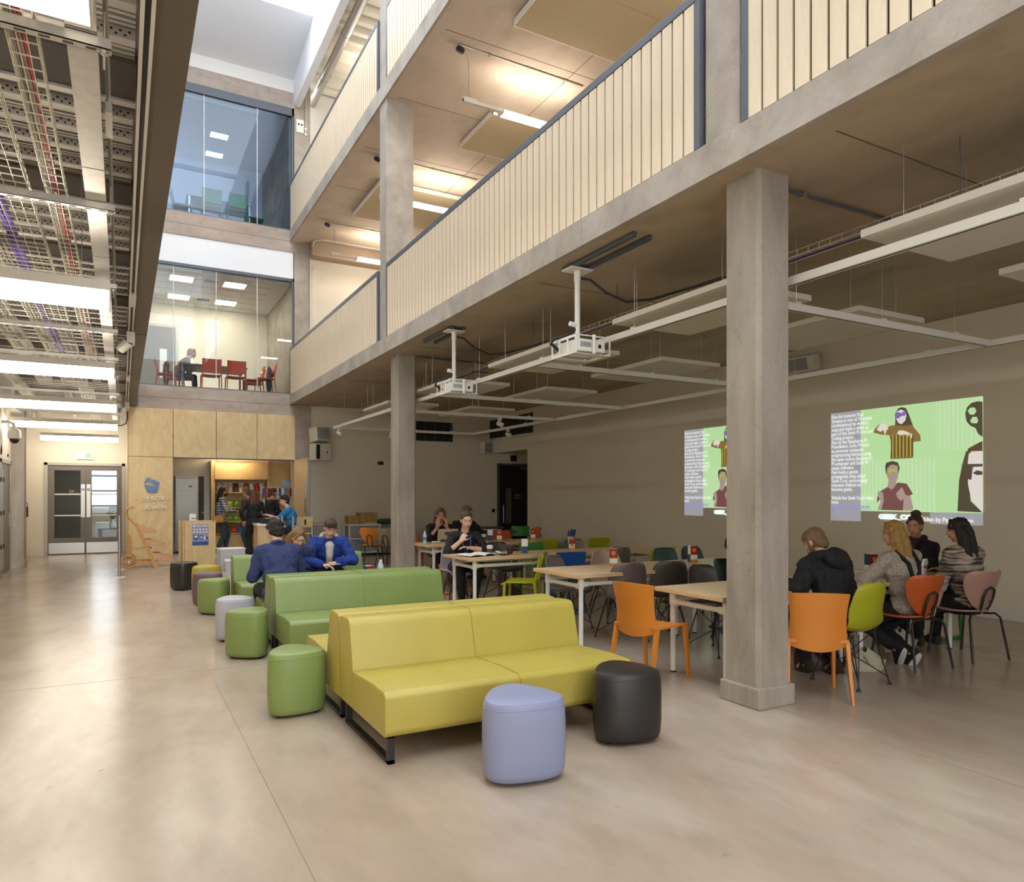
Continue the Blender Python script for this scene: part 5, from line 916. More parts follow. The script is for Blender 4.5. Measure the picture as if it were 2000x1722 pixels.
# ---------------------------------------------------------------- dining tables on white pipe frames
def butcher():
    m = ramp_mat('butcher_block', [(0.2,'#c29a68'),(0.45,'#d4b184'),(0.6,'#dcc09a'),(0.8,'#e6cfae')], 5.0, (0.5,14,14), rough=0.38, detail=5, nrough=0.5)
butcher(); mat('pipe_white', '#e9e6df', 0.4)
def table(x0, x1, y0, y1, label):
    t = thing('dining_table', label, 'table', ((x0+x1)/2, (y0+y1)/2, 0), 0, 'butcher block dining tables'); a, b = (x1-x0)/2, (y1-y0)/2; H = 0.725
    B().box(-a, a, -b, b, H-0.036, H).build('table_top', 'butcher_block', t, bevel=0.004)
    n = max(2, round((b*2)/0.09))
    lx, ly = a-0.13, b-0.09
    for sx in (-1, 1):
        for sy in (-1, 1):
            lg = B().cyl((sx*lx, sy*ly, 0.0), (sx*lx, sy*ly, H-0.036), 0.0235, 14).build('leg', 'pipe_white', t, True)
            B().cyl((sx*lx, sy*ly, 0.575), (sx*lx, sy*ly, 0.665), 0.031, 14).cyl((sx*lx, sy*ly, 0.62), (sx*(lx-0.07), sy*ly, 0.62), 0.030, 14).cyl((sx*lx, sy*ly, 0.60), (sx*lx, sy*(ly-0.07), 0.60), 0.030, 14).build('pipe_clamp', 'pipe_white', lg, True); B().cyl((sx*lx, sy*ly, H-0.05), (sx*lx, sy*ly, H-0.036), 0.045, 14).build('flange', 'pipe_white', lg, True)
            B().cyl((sx*lx, sy*ly, 0.0), (sx*lx, sy*ly, 0.012), 0.026, 12).build('foot_cap', 'black_paint', lg)
    for sy in (-1, 1): B().cyl((-lx, sy*ly, 0.62), (lx, sy*ly, 0.62), 0.0215, 12).build('long_rail', 'pipe_white', t, True)
    for sx in (-1, 1): B().cyl((sx*lx, -ly, 0.60), (sx*lx, ly, 0.60), 0.0215, 12).build('cross_rail', 'pipe_white', t, True)
table(4.00, 5.62, 3.97, 4.76, 'butcher block table behind the nearest column'); table(5.625, 7.25, 3.97, 4.76, 'butcher block table under the group of students at right')
table(3.87, 5.36, 5.78, 6.59, 'butcher block table with its end just behind the yellow sofa'); table(5.365, 6.86, 5.78, 6.59, 'butcher block table continuing behind the nearest column')
table(3.75, 5.38, 7.96, 8.76, 'butcher block table where the eating woman sits'); table(5.385, 7.02, 7.96, 8.76, 'butcher block table continuing right of the blue chair')
table(4.20, 5.85, 10.38, 11.18, 'butcher block table with the laptop by the farther column'); table(5.855, 7.5, 10.38, 11.18, 'butcher block table farthest right at the back')
for k, (x, y) in enumerate(((7.25, 13.8), (7.97, 15.7))):
    t = thing('round_table', ('nearer' if k == 0 else 'farther')+' small dark round table at the back of the dining area', 'table', (x, y, 0), 0, 'dark round tables'); B().lathe([(0.36,0.70),(0.38,0.71),(0.38,0.725),(0.36,0.735),(0.0,0.735)], n=32).build('table_top', mat('table_grey', '#57534d', 0.5), t, True); B().cyl((0,0,0.02), (0,0,0.70), 0.035, 14).build('pedestal', 'frame_black', t, True); B().lathe([(0.24,0),(0.24,0.015),(0.05,0.03)], n=24).build('base', 'frame_black', t, True)
# ---------------------------------------------------------------- chairs
def cat_rom(P, t):
    n = len(P)-1; x = t*n; i = min(int(x), n-1); f = x-i
    p0, p1, p2, p3 = P[max(i-1,0)], P[i], P[i+1], P[min(i+2,n)]
    return tuple(0.5*((2*b)+(-a+c)*f+(2*a-5*b+4*c-d)*f*f+(-a+3*b-3*c+d)*f**3) for a, b, c, d in zip(p0, p1, p2, p3))
PROF = [(0.215,0.415,0.34),(0.20,0.44,0.41),(0.10,0.435,0.46),(-0.03,0.42,0.47),(-0.13,0.43,0.46),(-0.185,0.50,0.45),(-0.215,0.62,0.44),(-0.245,0.74,0.40),(-0.262,0.80,0.33),(-0.266,0.822,0.22)]
def shell_fn(u, v):
    y, z, w_ = cat_rom(PROF, v); s = 2*u-1; k = min(1, max(0, (v-0.42)/0.22)); e = s*s
    return (s*w_/2, y+0.075*e*k, z+0.055*e*(1-k)*min(1, v/0.2+0.25)-0.0*k)
SHELL = {}
def shared(key, fn):
    if key not in SHELL: SHELL[key] = fn()
    return SHELL[key]
def face(phi): return phi-PI/2
def shell_chair(x, y, phi, m, label):
    t = thing('shell_chair', label, 'chair', (x, y, 0), face(D(phi)), 'moulded shell chairs on wire legs')
    link('shell', shared(('sh', m), lambda: B().grid(shell_fn, 13, 22, 0.009).mesh('shell', m, True)), t)
    for sx in (-1, 1):
        for sy in (-1, 1):
            lg = link('leg', shared(('wl', sx, sy), lambda: B().tube([(sx*0.13, sy*0.10-0.01, 0.415), (sx*0.20, sy*0.205, 0.02)], 0.0062, 6).tube([(sx*0.10, sy*0.13-0.01, 0.415), (sx*0.195, sy*0.20, 0.03)], 0.005, 6).mesh('leg', 'frame_black', True)), t)
            link('foot', shared(('wf', sx, sy), lambda: B().lathe([(0.017,0.0),(0.017,0.008),(0.009,0.02),(0.007,0.035)], (sx*0.20, sy*0.205, 0), 10).mesh('foot', 'black_paint', True)), lg)
    for a, b in (((0.195, 0.2), (-0.04, -0.04)), ((-0.195, 0.2), (0.04, -0.04)), ((0.195, -0.2), (-0.04, 0.04)), ((-0.195, -0.2), (0.04, 0.04))):
        link('brace', shared(('wb', a), lambda: B().tube([(a[0], a[1], 0.06), (b[0]*0.5, b[1]*0.5, 0.245), (-a[0]*0.62, a[1]*0.5, 0.40)], 0.005, 6).mesh('brace', 'frame_black', True)), t)
    return t
def tip_chair(x, y, phi, m, label):
    """one-piece plastic chair: back panel with a gap above the seat, side frames on sled runners"""
    t = thing('sled_chair', label, 'chair', (x, y, 0), face(D(phi)), 'plastic chairs on sled runners')
    link('backrest', shared(('tb', m), lambda: B().grid(lambda u, v: ((u-0.5)*(0.43-0.02*v), -0.225-0.06*v+0.035*math.cos((u-0.5)*PI)-0.03, 0.565+0.225*v), 9, 5, 0.014).mesh('backrest', m, True)), t)
    link('seat', shared(('ts', m), lambda: B().grid(lambda u, v: ((u-0.5)*0.44, -0.20+0.42*v, 0.455-0.014*math.cos((u-0.5)*PI)-0.03*max(0, v-0.85)/0.15), 9, 8, 0.016).mesh('seat', m, True)), t)
    for sx in (-1, 1):
        link('side_frame', shared(('tf', m, sx), lambda: B().tube([(sx*0.205, -0.262, 0.76), (sx*0.208, -0.232, 0.58), (sx*0.212, -0.20, 0.45), (sx*0.218, -0.215, 0.25), (sx*0.222, -0.24, 0.02)], [0.014,0.018,0.022,0.02,0.018], 8).tube([(sx*0.222, -0.24, 0.018), (sx*0.222, 0.05, 0.018), (sx*0.222, 0.26, 0.035)], 0.018, 8).tube([(sx*0.21, 0.17, 0.44), (sx*0.216, 0.18, 0.22), (sx*0.222, 0.20, 0.022)], [0.02,0.018,0.016], 8).mesh('side_frame', m, True)), t)
    return t
def panel_chair(x, y, phi, m, label):
    """one-piece plastic chair whose tall curved back runs below the seat with an arched lower edge, four legs"""
    t = thing('panel_chair', label, 'chair', (x, y, 0), face(D(phi)), 'orange plastic chairs with tall backs')
    def bk(u, v):
        s = 2*u-1; lo = 0.40-0.045*(1-s*s)+0.01; hi = 0.80-0.012*s*s; z = lo+(hi-lo)*v; w_ = 0.215-0.018*math.sin(PI*v)
        return (s*w_, -0.205-0.035*math.sin(PI*v*0.9)*0.4-0.085*max(0, v-0.35)**1.4+0.055*s*s-0.02, z)
    B().grid(bk, 13, 11, 0.013).build('backrest', m, t, True)
    B().grid(lambda u, v: ((u-0.5)*(0.42+0.02*v), -0.20+0.42*v, 0.455-0.012*math.cos((u-0.5)*PI)-0.02*max(0, v-0.9)/0.1), 9, 8, 0.022).build('seat', m, t, True)
    for sx in (-1, 1):
        def leg(a, b, w0, w1, nm='leg'):
            a = Vector(a); b = Vector(b); vs = []
            for p, w_ in ((a, w0), (b, w1)): vs += [p+Vector((ddx*w_/2, ddy*w_/2, 0)) for ddx, ddy in ((-0.7,-1),(0.7,-1),(0.7,1),(-0.7,1))]
            B().add(vs, [(3,2,1,0),(4,5,6,7),(0,1,5,4),(1,2,6,5),(2,3,7,6),(3,0,4,7)]).build(nm, m, t, bevel=0.003)
        leg((sx*0.205, -0.168, 0.44), (sx*0.222, -0.255, 0.0), 0.046, 0.03); leg((sx*0.208, 0.195, 0.452), (sx*0.222, 0.235, 0.0), 0.044, 0.03)
    return t
TP = [(-0.155,0.435,0.02),(-0.165,0.46,0.13),(-0.18,0.52,0.25),(-0.20,0.60,0.36),(-0.225,0.68,0.43),(-0.25,0.76,0.45),(-0.265,0.80,0.38),(-0.27,0.815,0.24)]
SP = [(-0.18,0.452,0.03),(-0.16,0.448,0.16),(-0.10,0.44,0.30),(0.0,0.438,0.40),(0.10,0.442,0.43),(0.18,0.444,0.38),(0.225,0.43,0.22)]
def drop_chair(x, y, phi, m, label):
    """teardrop back and seat on a black tube frame with a loop up the back"""
    t = thing('teardrop_chair', label, 'chair', (x, y, 0), face(D(phi)), 'teardrop chairs on black frames')
    def fb(u, v): yy, z, w_ = cat_rom(TP, v); s = 2*u-1; return (s*w_/2, yy+0.08*s*s*(w_/0.45), z+0.012*s*s)
    def fs(u, v): yy, z, w_ = cat_rom(SP, v); s = 2*u-1; return (s*w_/2, yy, z+0.012*s*s)
    link('backrest', shared(('db', m), lambda: B().grid(fb, 13, 15, 0.011).mesh('backrest', m, True)), t); link('seat', shared(('ds', m), lambda: B().grid(fs, 11, 13, 0.012).mesh('seat', m, True)), t)
    loop = [(-0.03,-0.16,0.425),(-0.05,-0.195,0.50),(-0.058,-0.222,0.58),(-0.045,-0.245,0.65),(0,-0.252,0.672),(0.045,-0.245,0.65),(0.058,-0.222,0.58),(0.05,-0.195,0.50),(0.03,-0.16,0.425)]
    link('back_loop', shared('dl', lambda: B().tube(loop, 0.011, 8).mesh('back_loop', 'frame_black', True)), t)
    for sx in (-1, 1):
        link('leg', shared(('d1', sx), lambda: B().tube([(sx*0.03, -0.15, 0.425), (sx*0.15, -0.17, 0.42), (sx*0.19, -0.19, 0.38), (sx*0.225, -0.25, 0)], 0.011, 8).mesh('leg', 'frame_black', True)), t); link('leg', shared(('d2', sx), lambda: B().tube([(sx*0.03, -0.1, 0.422), (sx*0.16, 0.12, 0.425), (sx*0.19, 0.17, 0.39), (sx*0.215, 0.22, 0)], 0.011, 8).mesh('leg', 'frame_black', True)), t)
    return t
for n, c in dict(p_orange='#d2822f', p_orange2='#c25a24', p_lime='#a6a81c', p_blue='#22549c', p_green='#347a26', p_purple='#6e605f', p_dark='#4a443e', p_pink='#b28c7c', p_olive='#6f6a58', p_teal='#3c5a55', p_teal2='#33463f', p_grey='#8f8678', p_pale='#b7aab8', p_beige='#b79f8e').items(): mat(n, c, 0.4)
panel_chair(3.84, 4.63, 12, 'p_orange', 'orange chair with a tall curved back at the left end of the near table'); panel_chair(4.57, 3.63, 52, 'p_orange', 'orange chair with a tall back right of the nearest column')
shell_chair(5.15, 3.72, 92, 'p_lime', 'lime shell chair of the girl in the black hoodie')
drop_chair(6.15, 3.86, 82, 'p_orange2', 'orange teardrop chair of the blonde girl'); drop_chair(6.93, 3.80, 80, 'p_pink', 'pink teardrop chair at the far right')
tip_chair(7.52, 4.52, 180, 'p_green', 'green chair at the right end of the near tables')
shell_chair(5.0, 5.05, -85, 'p_dark', 'dark shell chair on the far side of the near table by the column')
shell_chair(4.58, 5.98, 78, 'p_purple', 'purple grey shell chair with its back to the camera'); shell_chair(4.40, 6.72, -62, 'p_purple', 'purple grey shell chair on the far side facing the camera')
shell_chair(5.08, 5.92, 78, 'p_dark', 'dark grey shell chair right of the purple grey one'); shell_chair(5.22, 6.98, -95, 'p_beige', 'beige shell chair on the far side of the middle table')
tip_chair(6.05, 5.72, 100, 'p_blue', 'blue sled chair half hidden behind the nearest column'); shell_chair(5.72, 5.45, -70, 'p_teal', 'teal shell chair under the person beside the column')
shell_chair(6.20, 7.0, -90, 'p_teal', 'teal shell chair behind the middle tables'); shell_chair(6.72, 7.05, -85, 'p_teal2', 'dark teal shell chair right of the other teal one')
tip_chair(4.36, 7.72, 142, 'p_lime', 'lime sled chair by the table of the eating woman'); tip_chair(4.98, 7.78, 84, 'p_blue', 'blue sled chair beside the lime one'); shell_chair(5.82, 7.82, 95, 'p_olive', 'olive brown shell chair right of the blue sled chair'); tip_chair(6.5, 7.85, 95, 'p_lime', 'lime sled chair at the right of the third table')
shell_chair(4.10, 9.02, -98, 'p_pale', 'pale lilac shell chair of the eating woman'); shell_chair(4.85, 9.12, -85, 'p_dark', 'dark shell chair right of the eating woman'); tip_chair(5.45, 9.05, -90, 'p_green', 'green sled chair on the far side of the third table'); shell_chair(6.25, 9.2, -88, 'p_olive', 'olive shell chair on the far side of the third table')
tip_chair(4.55, 10.05, 100, 'p_orange2', 'orange sled chair in front of the laptop table'); tip_chair(5.95, 10.02, 95, 'p_lime', 'lime sled chair in front of the back right table'); shell_chair(6.45, 10.05, 92, 'p_grey', 'grey shell chair in front of the back right table'); tip_chair(7.05, 10.1, 92, 'p_lime', 'lime sled chair at the right end of the back table')
shell_chair(4.95, 11.55, -90, 'p_teal2', 'dark shell chair of the long haired woman at the laptop'); tip_chair(5.55, 11.9, -80, 'p_orange2', 'orange sled chair of the grey haired man'); tip_chair(4.6, 12.3, 60, 'p_orange2', 'orange sled chair behind the long haired woman')
tip_chair(6.95, 13.2, 60, 'p_orange2', 'orange sled chair in front of the nearer round table'); drop_chair(7.75, 13.35, 170, 'p_orange2', 'orange teardrop chair right of the nearer round table'); tip_chair(8.0, 14.2, -120, 'p_green', 'green sled chair beyond the nearer round table'); drop_chair(7.4, 15.3, 40, 'p_orange2', 'orange teardrop chair at the farther round table')
tip_chair(8.1, 12.7, 160, 'p_blue', 'blue sled chair alone near the projection wall')
drop_chair(4.72, 14.9, 60, 'p_orange', 'orange teardrop chair by the grey trolley'); drop_chair(5.02, 14.55, 40, 'p_grey', 'grey teardrop chair in front of the orange one by the trolley')
# ---------------------------------------------------------------- table-top things
def menu(x, y, rz, k, label):
    t = thing('menu_block', label, 'menu stand', (x, y, 0.725), rz, 'folded card menu blocks'); w_ = 0.085; h_ = 0.19
    B().box(-w_/2, w_/2, -w_/2, w_/2, 0, h_).build('card_block', 'white_plastic', t)
    mat('menu_red', '#9d1f22', 0.5); mat('menu_gold', '#d98e1e', 0.5); mat('menu_navy', '#2b4a68', 0.5); mat('menu_white', '#e8e4dc', 0.5)
    e = w_/2; fr = 0 if k else 1
    def side(nm, rot, z0, z1, m, x0=-e, x1=e, off=0.001):
        o = B().box(x0, x1, -e-off, -e-off+0.0006, z0, z1).build(nm, m, t); o.rotation_euler = (0, 0, rot)
    for rot in (0, PI/2): side('red_field', rot, 0.09, h_, 'menu_red'); side('gold_band', rot, 0.0, 0.03, 'menu_gold'); side('gold_rule', rot, 0.085, 0.092, 'menu_gold')
    for rot in (-PI/2, PI): side('navy_field', rot, 0.0 if k else 0.08, 0.09 if k else h_, 'menu_navy')
    if k < 2:
        for rot in (0, PI/2):
            o = B().lathe([(0.024,0),(0.024,0.001)], (0, -e-0.002, 0.142), 16, Euler((PI/2,0,0)).to_matrix()).build('round_logo', 'menu_gold', t); o.rotation_euler = (0,0,rot)
    else:
        for s_, z_, m_ in (('EAT&', 0.165, 'menu_white'), ('LEARN', 0.145, 'menu_gold')):
            textmesh(s_, 0.022, (-0.036, -e-0.002, z_), (PI/2,0,0), m_, 'lettering', t, bold=0.001)
        B().lathe([(0.022,0),(0.022,0.001)], (0, -e-0.002, 0.07), 16, Euler((PI/2,0,0)).to_matrix()).build('picture', 'menu_gold', t)
menu(4.78, 6.38, D(-35), 0, 'red and white menu block with a gold logo behind the purple grey chair'); menu(5.87, 6.30, D(-20), 1, 'menu block right of the dark grey shell chair'); menu(5.66, 8.55, D(-25), 2, 'menu block lettered in white behind the blue chair'); menu(4.80, 8.40, D(60), 1, 'white and navy menu block in front of the eating woman'); menu(5.75, 10.95, D(-25), 0, 'menu block on the back table left of centre'); menu(5.62, 11.05, D(70), 1, 'navy menu block just behind another on the back table'); menu(6.45, 11.0, D(-20), 1, 'menu block at the right of the back table'); menu(6.62, 4.55, D(-15), 0, 'dark red menu block beside the blonde girl'); 
menu(2.52, 8.75, D(10), 0, 'low red menu block beside the blue coat man')
bpy.data.objects['menu_block.008'].location = (2.72, 8.72, 0.43)
t = thing('low_table', 'low dark table between the two farthest green sofas', 'table', (2.55, 8.68, 0)); B().box(-0.35, 0.4, -0.2, 0.2, 0.40, 0.43).build('table_top', 'table_grey', t)
for x in (-0.3, 0.35): B().box(x-0.02, x+0.02, -0.15, 0.15, 0, 0.40).build('leg', 'frame_black', t)
def bottle(x, y, z, label, s=1.0, wm='bottle_clear'):
    t = thing('water_bottle', label, 'bottle', (x, y, z)); B().lathe([(0.03*s,0),(0.033*s,0.02*s),(0.033*s,0.12*s),(0.028*s,0.15*s),(0.014*s,0.18*s)], n=16).build('body', wm, t, True); B().lathe([(0.015*s,0.18*s),(0.015*s,0.2*s)], n=12).build('cap', 'white_plastic', t); B().lathe([(0.0335*s,0.05*s),(0.0335*s,0.10*s)], n=16).build('label_band', mat('label_blue', '#5a86b8', 0.4), t, True)
mat('bottle_clear', '#c9d3d6', 0.1)
bottle(2.88, 8.72, 0.43, 'clear water bottle right of the blue coat man', 1.3); bottle(4.33, 10.85, 0.725, 'clear water bottle with a blue label near the laptop')
def cup(x, y, label):
    t = thing('coffee_cup', label, 'cup', (x, y, 0.725)); B().lathe([(0.03,0),(0.042,0.10),(0.042,0.105)], n=18).build('cup', 'white_plastic', t, True); B().lathe([(0.0335,0.02),(0.042,0.078),(0.041,0.079),(0.033,0.021)], n=18).build('sleeve', mat('sleeve_dark', '#4a443f', 0.6), t, True); B().lathe([(0.046,0.103),(0.046,0.11),(0.03,0.125)], n=18).build('lid', mat('lid_cream', '#d9cdb4', 0.5), t, True)
cup(4.26, 8.38, 'takeaway coffee cup in front of the eating woman'); cup(5.40, 10.85, 'takeaway coffee cup in front of the grey haired man')
t = thing('open_book', 'open notebook on the table of the eating woman', 'book', (4.02, 8.28, 0.725), 0.25); B().grid(lambda u, v: (-0.22*u, (v-0.5)*0.28, 0.012+0.012*math.sin(PI*u)), 6, 3, 0.01).build('left_page', 'white_plastic', t, True); B().grid(lambda u, v: (0.22*u, (v-0.5)*0.28, 0.012+0.03*math.sin(PI*u)), 6, 3, 0.01).build('right_page', 'white_plastic', t, True); B().box(-0.23, 0.23, -0.15, 0.15, 0, 0.004).build('cover', mat('book_brown', '#4f3a2e', 0.6), t)
t = thing('muffin', 'chocolate muffin in dark paper on the third table', 'muffin', (4.52, 8.30, 0.725)); B().lathe([(0.03,0),(0.045,0.06),(0.05,0.085)], n=14).build('paper_case', mat('choc', '#3a221a', 0.6), t, True); B().ell((0,0,0.08), (0.04,0.04,0.03)).build('crown', 'choc', t, True)
t = thing('napkin', 'crumpled white napkin beside the muffin', 'napkin', (4.40, 8.38, 0.725), 0.4); B().grid(lambda u, v: ((u-0.5)*0.16, (v-0.5)*0.12, 0.02+0.03*math.sin(5*u+2*v)*math.sin(4*v)), 8, 8, 0.002).build('paper', 'white_plastic', t, True)
t = thing('mobile_phone', 'black phone lying by the muffin', 'phone', (4.38, 8.20, 0.725), 0.2); B().rbox((0,0,0.006), (0.14,0.07,0.012), 0.005).build('body', 'black_paint', t)
t = thing('laptop', 'open laptop with a beige decorated lid at the back table', 'laptop', (4.72, 10.92, 0.725), D(172)); B().box(-0.17, 0.17, -0.12, 0.12, 0, 0.015).build('base', 'steel_brushed', t)
M = Euler((D(-15),0,0)).to_matrix(); ld = B().cbox((0, 0.15, 0.12), (0.34, 0.008, 0.23), M).build('lid', mat('lid_beige', '#c3b092', 0.5, var=0.15, scale=6), t); B().add([M @ Vector(p)+Vector((0,0.15,0.12)) for p in ((-0.12,0.006,-0.10),(0.13,0.006,-0.10),(0.10,0.006,-0.05),(0.03,0.006,-0.07),(-0.02,0.006,0.0),(-0.10,0.006,-0.04))], [(0,1,2,3,4,5)]).add([M @ Vector(p)+Vector((0,0.15,0.12)) for p in ((-0.03,0.006,0.0),(0.05,0.006,0.02),(0.06,0.006,0.06),(-0.01,0.006,0.07),(-0.05,0.006,0.04))], [(0,1,2,3,4)]).build('lid_print', mat('print_dark', '#4a4440', 0.6), ld)
t = thing('charger_cable', 'coil of white charger cable beside the laptop', 'cable', (4.48, 10.75, 0.73)); B().tube([(0.07*math.cos(a*0.6)*(1+0.1*math.sin(a)), 0.05*math.sin(a*0.6), 0.01+0.004*(a % 5)) for a in range(40)], 0.005, 6).build('cord', 'white_plastic', t, True)
t = thing('lunch_box', 'blue lunch box of the girl in the black hoodie', 'box', (5.05, 4.22, 0.725)); B().lathe([(0.07,0),(0.10,0.05),(0.11,0.052),(0.09,0.045),(0.065,0.01)], n=24).build('bowl', mat('bowl_blue', '#1f6fb8', 0.4), t, True); B().ell((0,0,0.035), (0.085,0.085,0.02)).build('salad', mat('salad', '#b8b79a', 0.7, var=0.4, scale=40), t, True)
t = thing('takeaway_box', 'white folded takeaway box between the two women at right', 'box', (6.85, 4.22, 0.725), 0.3); B().prism([(-0.07,0),(0.07,0),(0.09,0.10),(-0.09,0.10)], -0.07, 0.07, 'y').build('carton', 'white_plastic', t); B().prism([(-0.09,0.10),(0.09,0.10),(0.06,0.16),(-0.04,0.16)], -0.08, -0.06, 'y').build('flap', 'white_plastic', t); B().box(-0.03, 0.05, -0.073, -0.07, 0.07, 0.09).build('printed_band', mat('print_brick', '#8a4030', 0.5), t)
def bag(x, y, r, m, label, cat='bag'):
    t = thing('cloth_bag', label, cat, (x, y, 0)); b = B(); random.seed(int(x*100))
    b.grid(lambda u, v: (r[0]*math.cos(2*PI*u)*math.sin(PI*(0.08+0.5*v))*(1+0.10*math.sin(7*u*PI+3*v)), r[1]*math.sin(2*PI*u)*math.sin(PI*(0.08+0.5*v))*(1+0.08*math.sin(9*u*PI)), r[2]*(1-v)*(1+0.12*math.sin(8*PI*u))), 25, 8); b.build('cloth', m, t, True)
    B().tube([(-r[0]*0.4, -r[1]*0.5, r[2]*0.8), (-r[0]*0.5, -r[1]*0.9, r[2]*0.5), (0, -r[1]*1.05, r[2]*0.2), (r[0]*0.5, -r[1]*0.9, r[2]*0.5)], 0.008, 6).build('strap', m, t, True)
mat('canvas', '#c6bca6', 0.85, bump=0.3, bscale=60); mat('bag_brown', '#4c2d20', 0.5)
bag(5.68, 3.98, (0.22, 0.15, 0.16), 'canvas', 'cream canvas bag on the floor beside the lime shell chair'); bag(6.75, 4.35, (0.2, 0.15, 0.17), 'canvas', 'grey cream canvas bag under the table at right'); bag(4.75, 8.75, (0.22, 0.15, 0.24), 'bag_brown', 'brown leather bag under the table of the eating woman')
bag(5.3, 4.2, (0.17, 0.15, 0.28), 'bag_brown', 'dark brown bag under the near table behind the lime chair')
t = thing('mobile_phone', 'white phone in the hand of the blue coat man', 'phone', (2.38, 9.03, 0.63), 0.3); B().rbox((0,0,0), (0.13,0.065,0.009), 0.004).build('body', 'white_plastic', t)
# ---------------------------------------------------------------- people
for n, c in dict(skin_a='#d8a88c', skin_b='#c99478', skin_c='#dcb098', lip='#a85a50', eye_white='#c9bcb2', eye_dark='#2a211c').items(): mat(n, c, 0.5)
def hairmat(n, c): return mat(n, c, 0.6, var=0.4, scale=24, stretch=(4,4,0.7), bump=0.5, bscale=60)
for n, c in dict(hair_brown='#4a3426', hair_dark='#211a16', hair_blonde='#a3803f', hair_dirty='#8a6c48', hair_red='#5f3222', hair_grey='#6e6256', hair_ginger='#9a6a3c', hair_long='#6b4c30', hair_light='#7f6647').items(): hairmat(n, c)
def cloth(n, c, b=0.35, v=0.12): return mat(n, c, 0.85, var=v, scale=9, bump=b, bscale=26)
for n, c in dict(c_navy='#2f3a66', c_blue='#1f3a8c', c_black='#19181a', c_hoodie='#1b1c1e', c_denim='#4a5f86', c_denim_dark='#39424f', c_shirtblue='#2676ad', c_greyshirt='#565258', c_brown='#6a5540', c_maroon='#3a1f24', c_white='#dcd8d0', c_boot='#3a2c20', c_skirt='#141315', c_hem='#28458a').items(): cloth(n, c)
def knit():
    m = ramp_mat('c_knit', [(0.35,'#6f665b'),(0.5,'#a89e90'),(0.65,'#cfc6b8')], 120, rough=0.95, bump=0.6, bscale=120, detail=3)
    ramp_mat('c_stripe', [(0.42,'#3a332e'),(0.5,'#8d7f74'),(0.58,'#b5a79a')], 9, (0.6,0.6,5), rough=0.9, bump=0.3, detail=4)
    m = bpy.data.materials.new('c_plaid'); m.use_nodes = True; N = m.node_tree.nodes; L = m.node_tree.links; b = N['Principled BSDF']; b.inputs['Roughness'].default_value = 0.9
    tc = N.new('ShaderNodeTexCoord'); last = None
    cols = None
    for ax, sc_ in (('X', 11.0), ('Z', 10.0)):
        wv = N.new('ShaderNodeTexWave'); wv.bands_direction = ax; wv.inputs['Scale'].default_value = sc_*0.5; L.new(tc.outputs['Object'], wv.inputs[0])
        r = N.new('ShaderNodeValToRGB'); e = r.color_ramp.elements; e[0].position = 0.45; e[0].color = (*lin('#2b3e70'), 1); e[1].position = 0.6; e[1].color = (*lin('#8f8a88'), 1); k = e.new(0.9); k.color = (*lin('#d8d4cc'), 1); L.new(wv.outputs['Fac'], r.inputs[0])
        if last is None: last = r
        else:
            mx = N.new('ShaderNodeMix'); mx.data_type = 'RGBA'; mx.inputs[0].default_value = 0.5; L.new(last.outputs[0], mx.inputs[6]); L.new(r.outputs[0], mx.inputs[7]); L.new(mx.outputs[2], b.inputs['Base Color'])
    MATS['c_plaid'] = m
knit()
TEX = bpy.data.textures.new('fold_noise', 'CLOUDS'); TEX.noise_scale = 0.075; TEX.noise_depth = 2
TEXH = bpy.data.textures.new('hair_noise', 'CLOUDS'); TEXH.noise_scale = 0.035; TEXH.noise_depth = 2
def V(*a): return Vector(a)
def remeshed(b, name, m, parent, vox, smooth=4, disp=0.0, tex=None):
    me = bpy.data.meshes.new(name); me.from_pydata(b.v, [], b.f); me.materials.append(MATS[m])
    o = link(name, me, parent); r = o.modifiers.new('remesh', 'REMESH'); r.mode = 'VOXEL'; r.voxel_size = vox; r.use_smooth_shade = True
    if smooth: s = o.modifiers.new('smooth', 'SMOOTH'); s.iterations = smooth; s.factor = 0.5
    if disp: d = o.modifiers.new('folds', 'DISPLACE'); d.texture = tex or TEX; d.strength = disp; d.mid_level = 0.5; d.texture_coords = 'LOCAL'
    return o
def ik(a, c, l1, l2, pole):
    a = Vector(a); c = Vector(c); d = c-a; L_ = min(d.length, (l1+l2)*0.995); u = d.normalized(); c2 = a+u*L_
    x = (l1*l1-l2*l2+L_*L_)/(2*L_); h = math.sqrt(max(0, l1*l1-x*x)); p = Vector(pole); p = p-u*p.dot(u); p.normalize()
    return a+u*x+p*h, c2
def hand(b, w, d, n, curl=0.5, r=0.0085, side=1):
    """palm, four fingers of unequal length with bends, thumb leaving the side of the palm"""
    w = Vector(w); d = Vector(d).normalized(); n = Vector(n); n = (n-d*n.dot(d)).normalized(); s = d.cross(n)*side
    for i in range(4): b.cap(w+s*(i-1.5)*0.010, w+d*0.085+s*(i-1.5)*0.019, 0.016, 0.0125, 8)
    for i, ln in enumerate((0.085, 0.098, 0.092, 0.072)):
        p = w+d*0.085+s*(i-1.5)*0.0205; dd = d.copy()
        for j, fr in enumerate((0.45, 0.32, 0.23)):
            dd = (dd*math.cos(curl*(0.55+0.25*j))+n*math.sin(curl*(0.55+0.25*j))).normalized(); q = p+dd*ln*fr; b.cap(p, q, r*(1.08-0.08*j), r*(1.0-0.08*j), 8); p = q
    p = w+d*0.022-s*0.022; dd = (d*0.62-s*0.72+n*0.25).normalized()
    q = p+dd*0.042; b.cap(p, q, 0.014, 0.011, 8); dd = (dd+d*0.5+n*0.25*curl).normalized(); q2 = q+dd*0.032; b.cap(q, q2, 0.0105, 0.009, 8); q3 = q2+(dd+d*0.3).normalized()*0.022; b.cap(q2, q3, 0.009, 0.0075, 8)
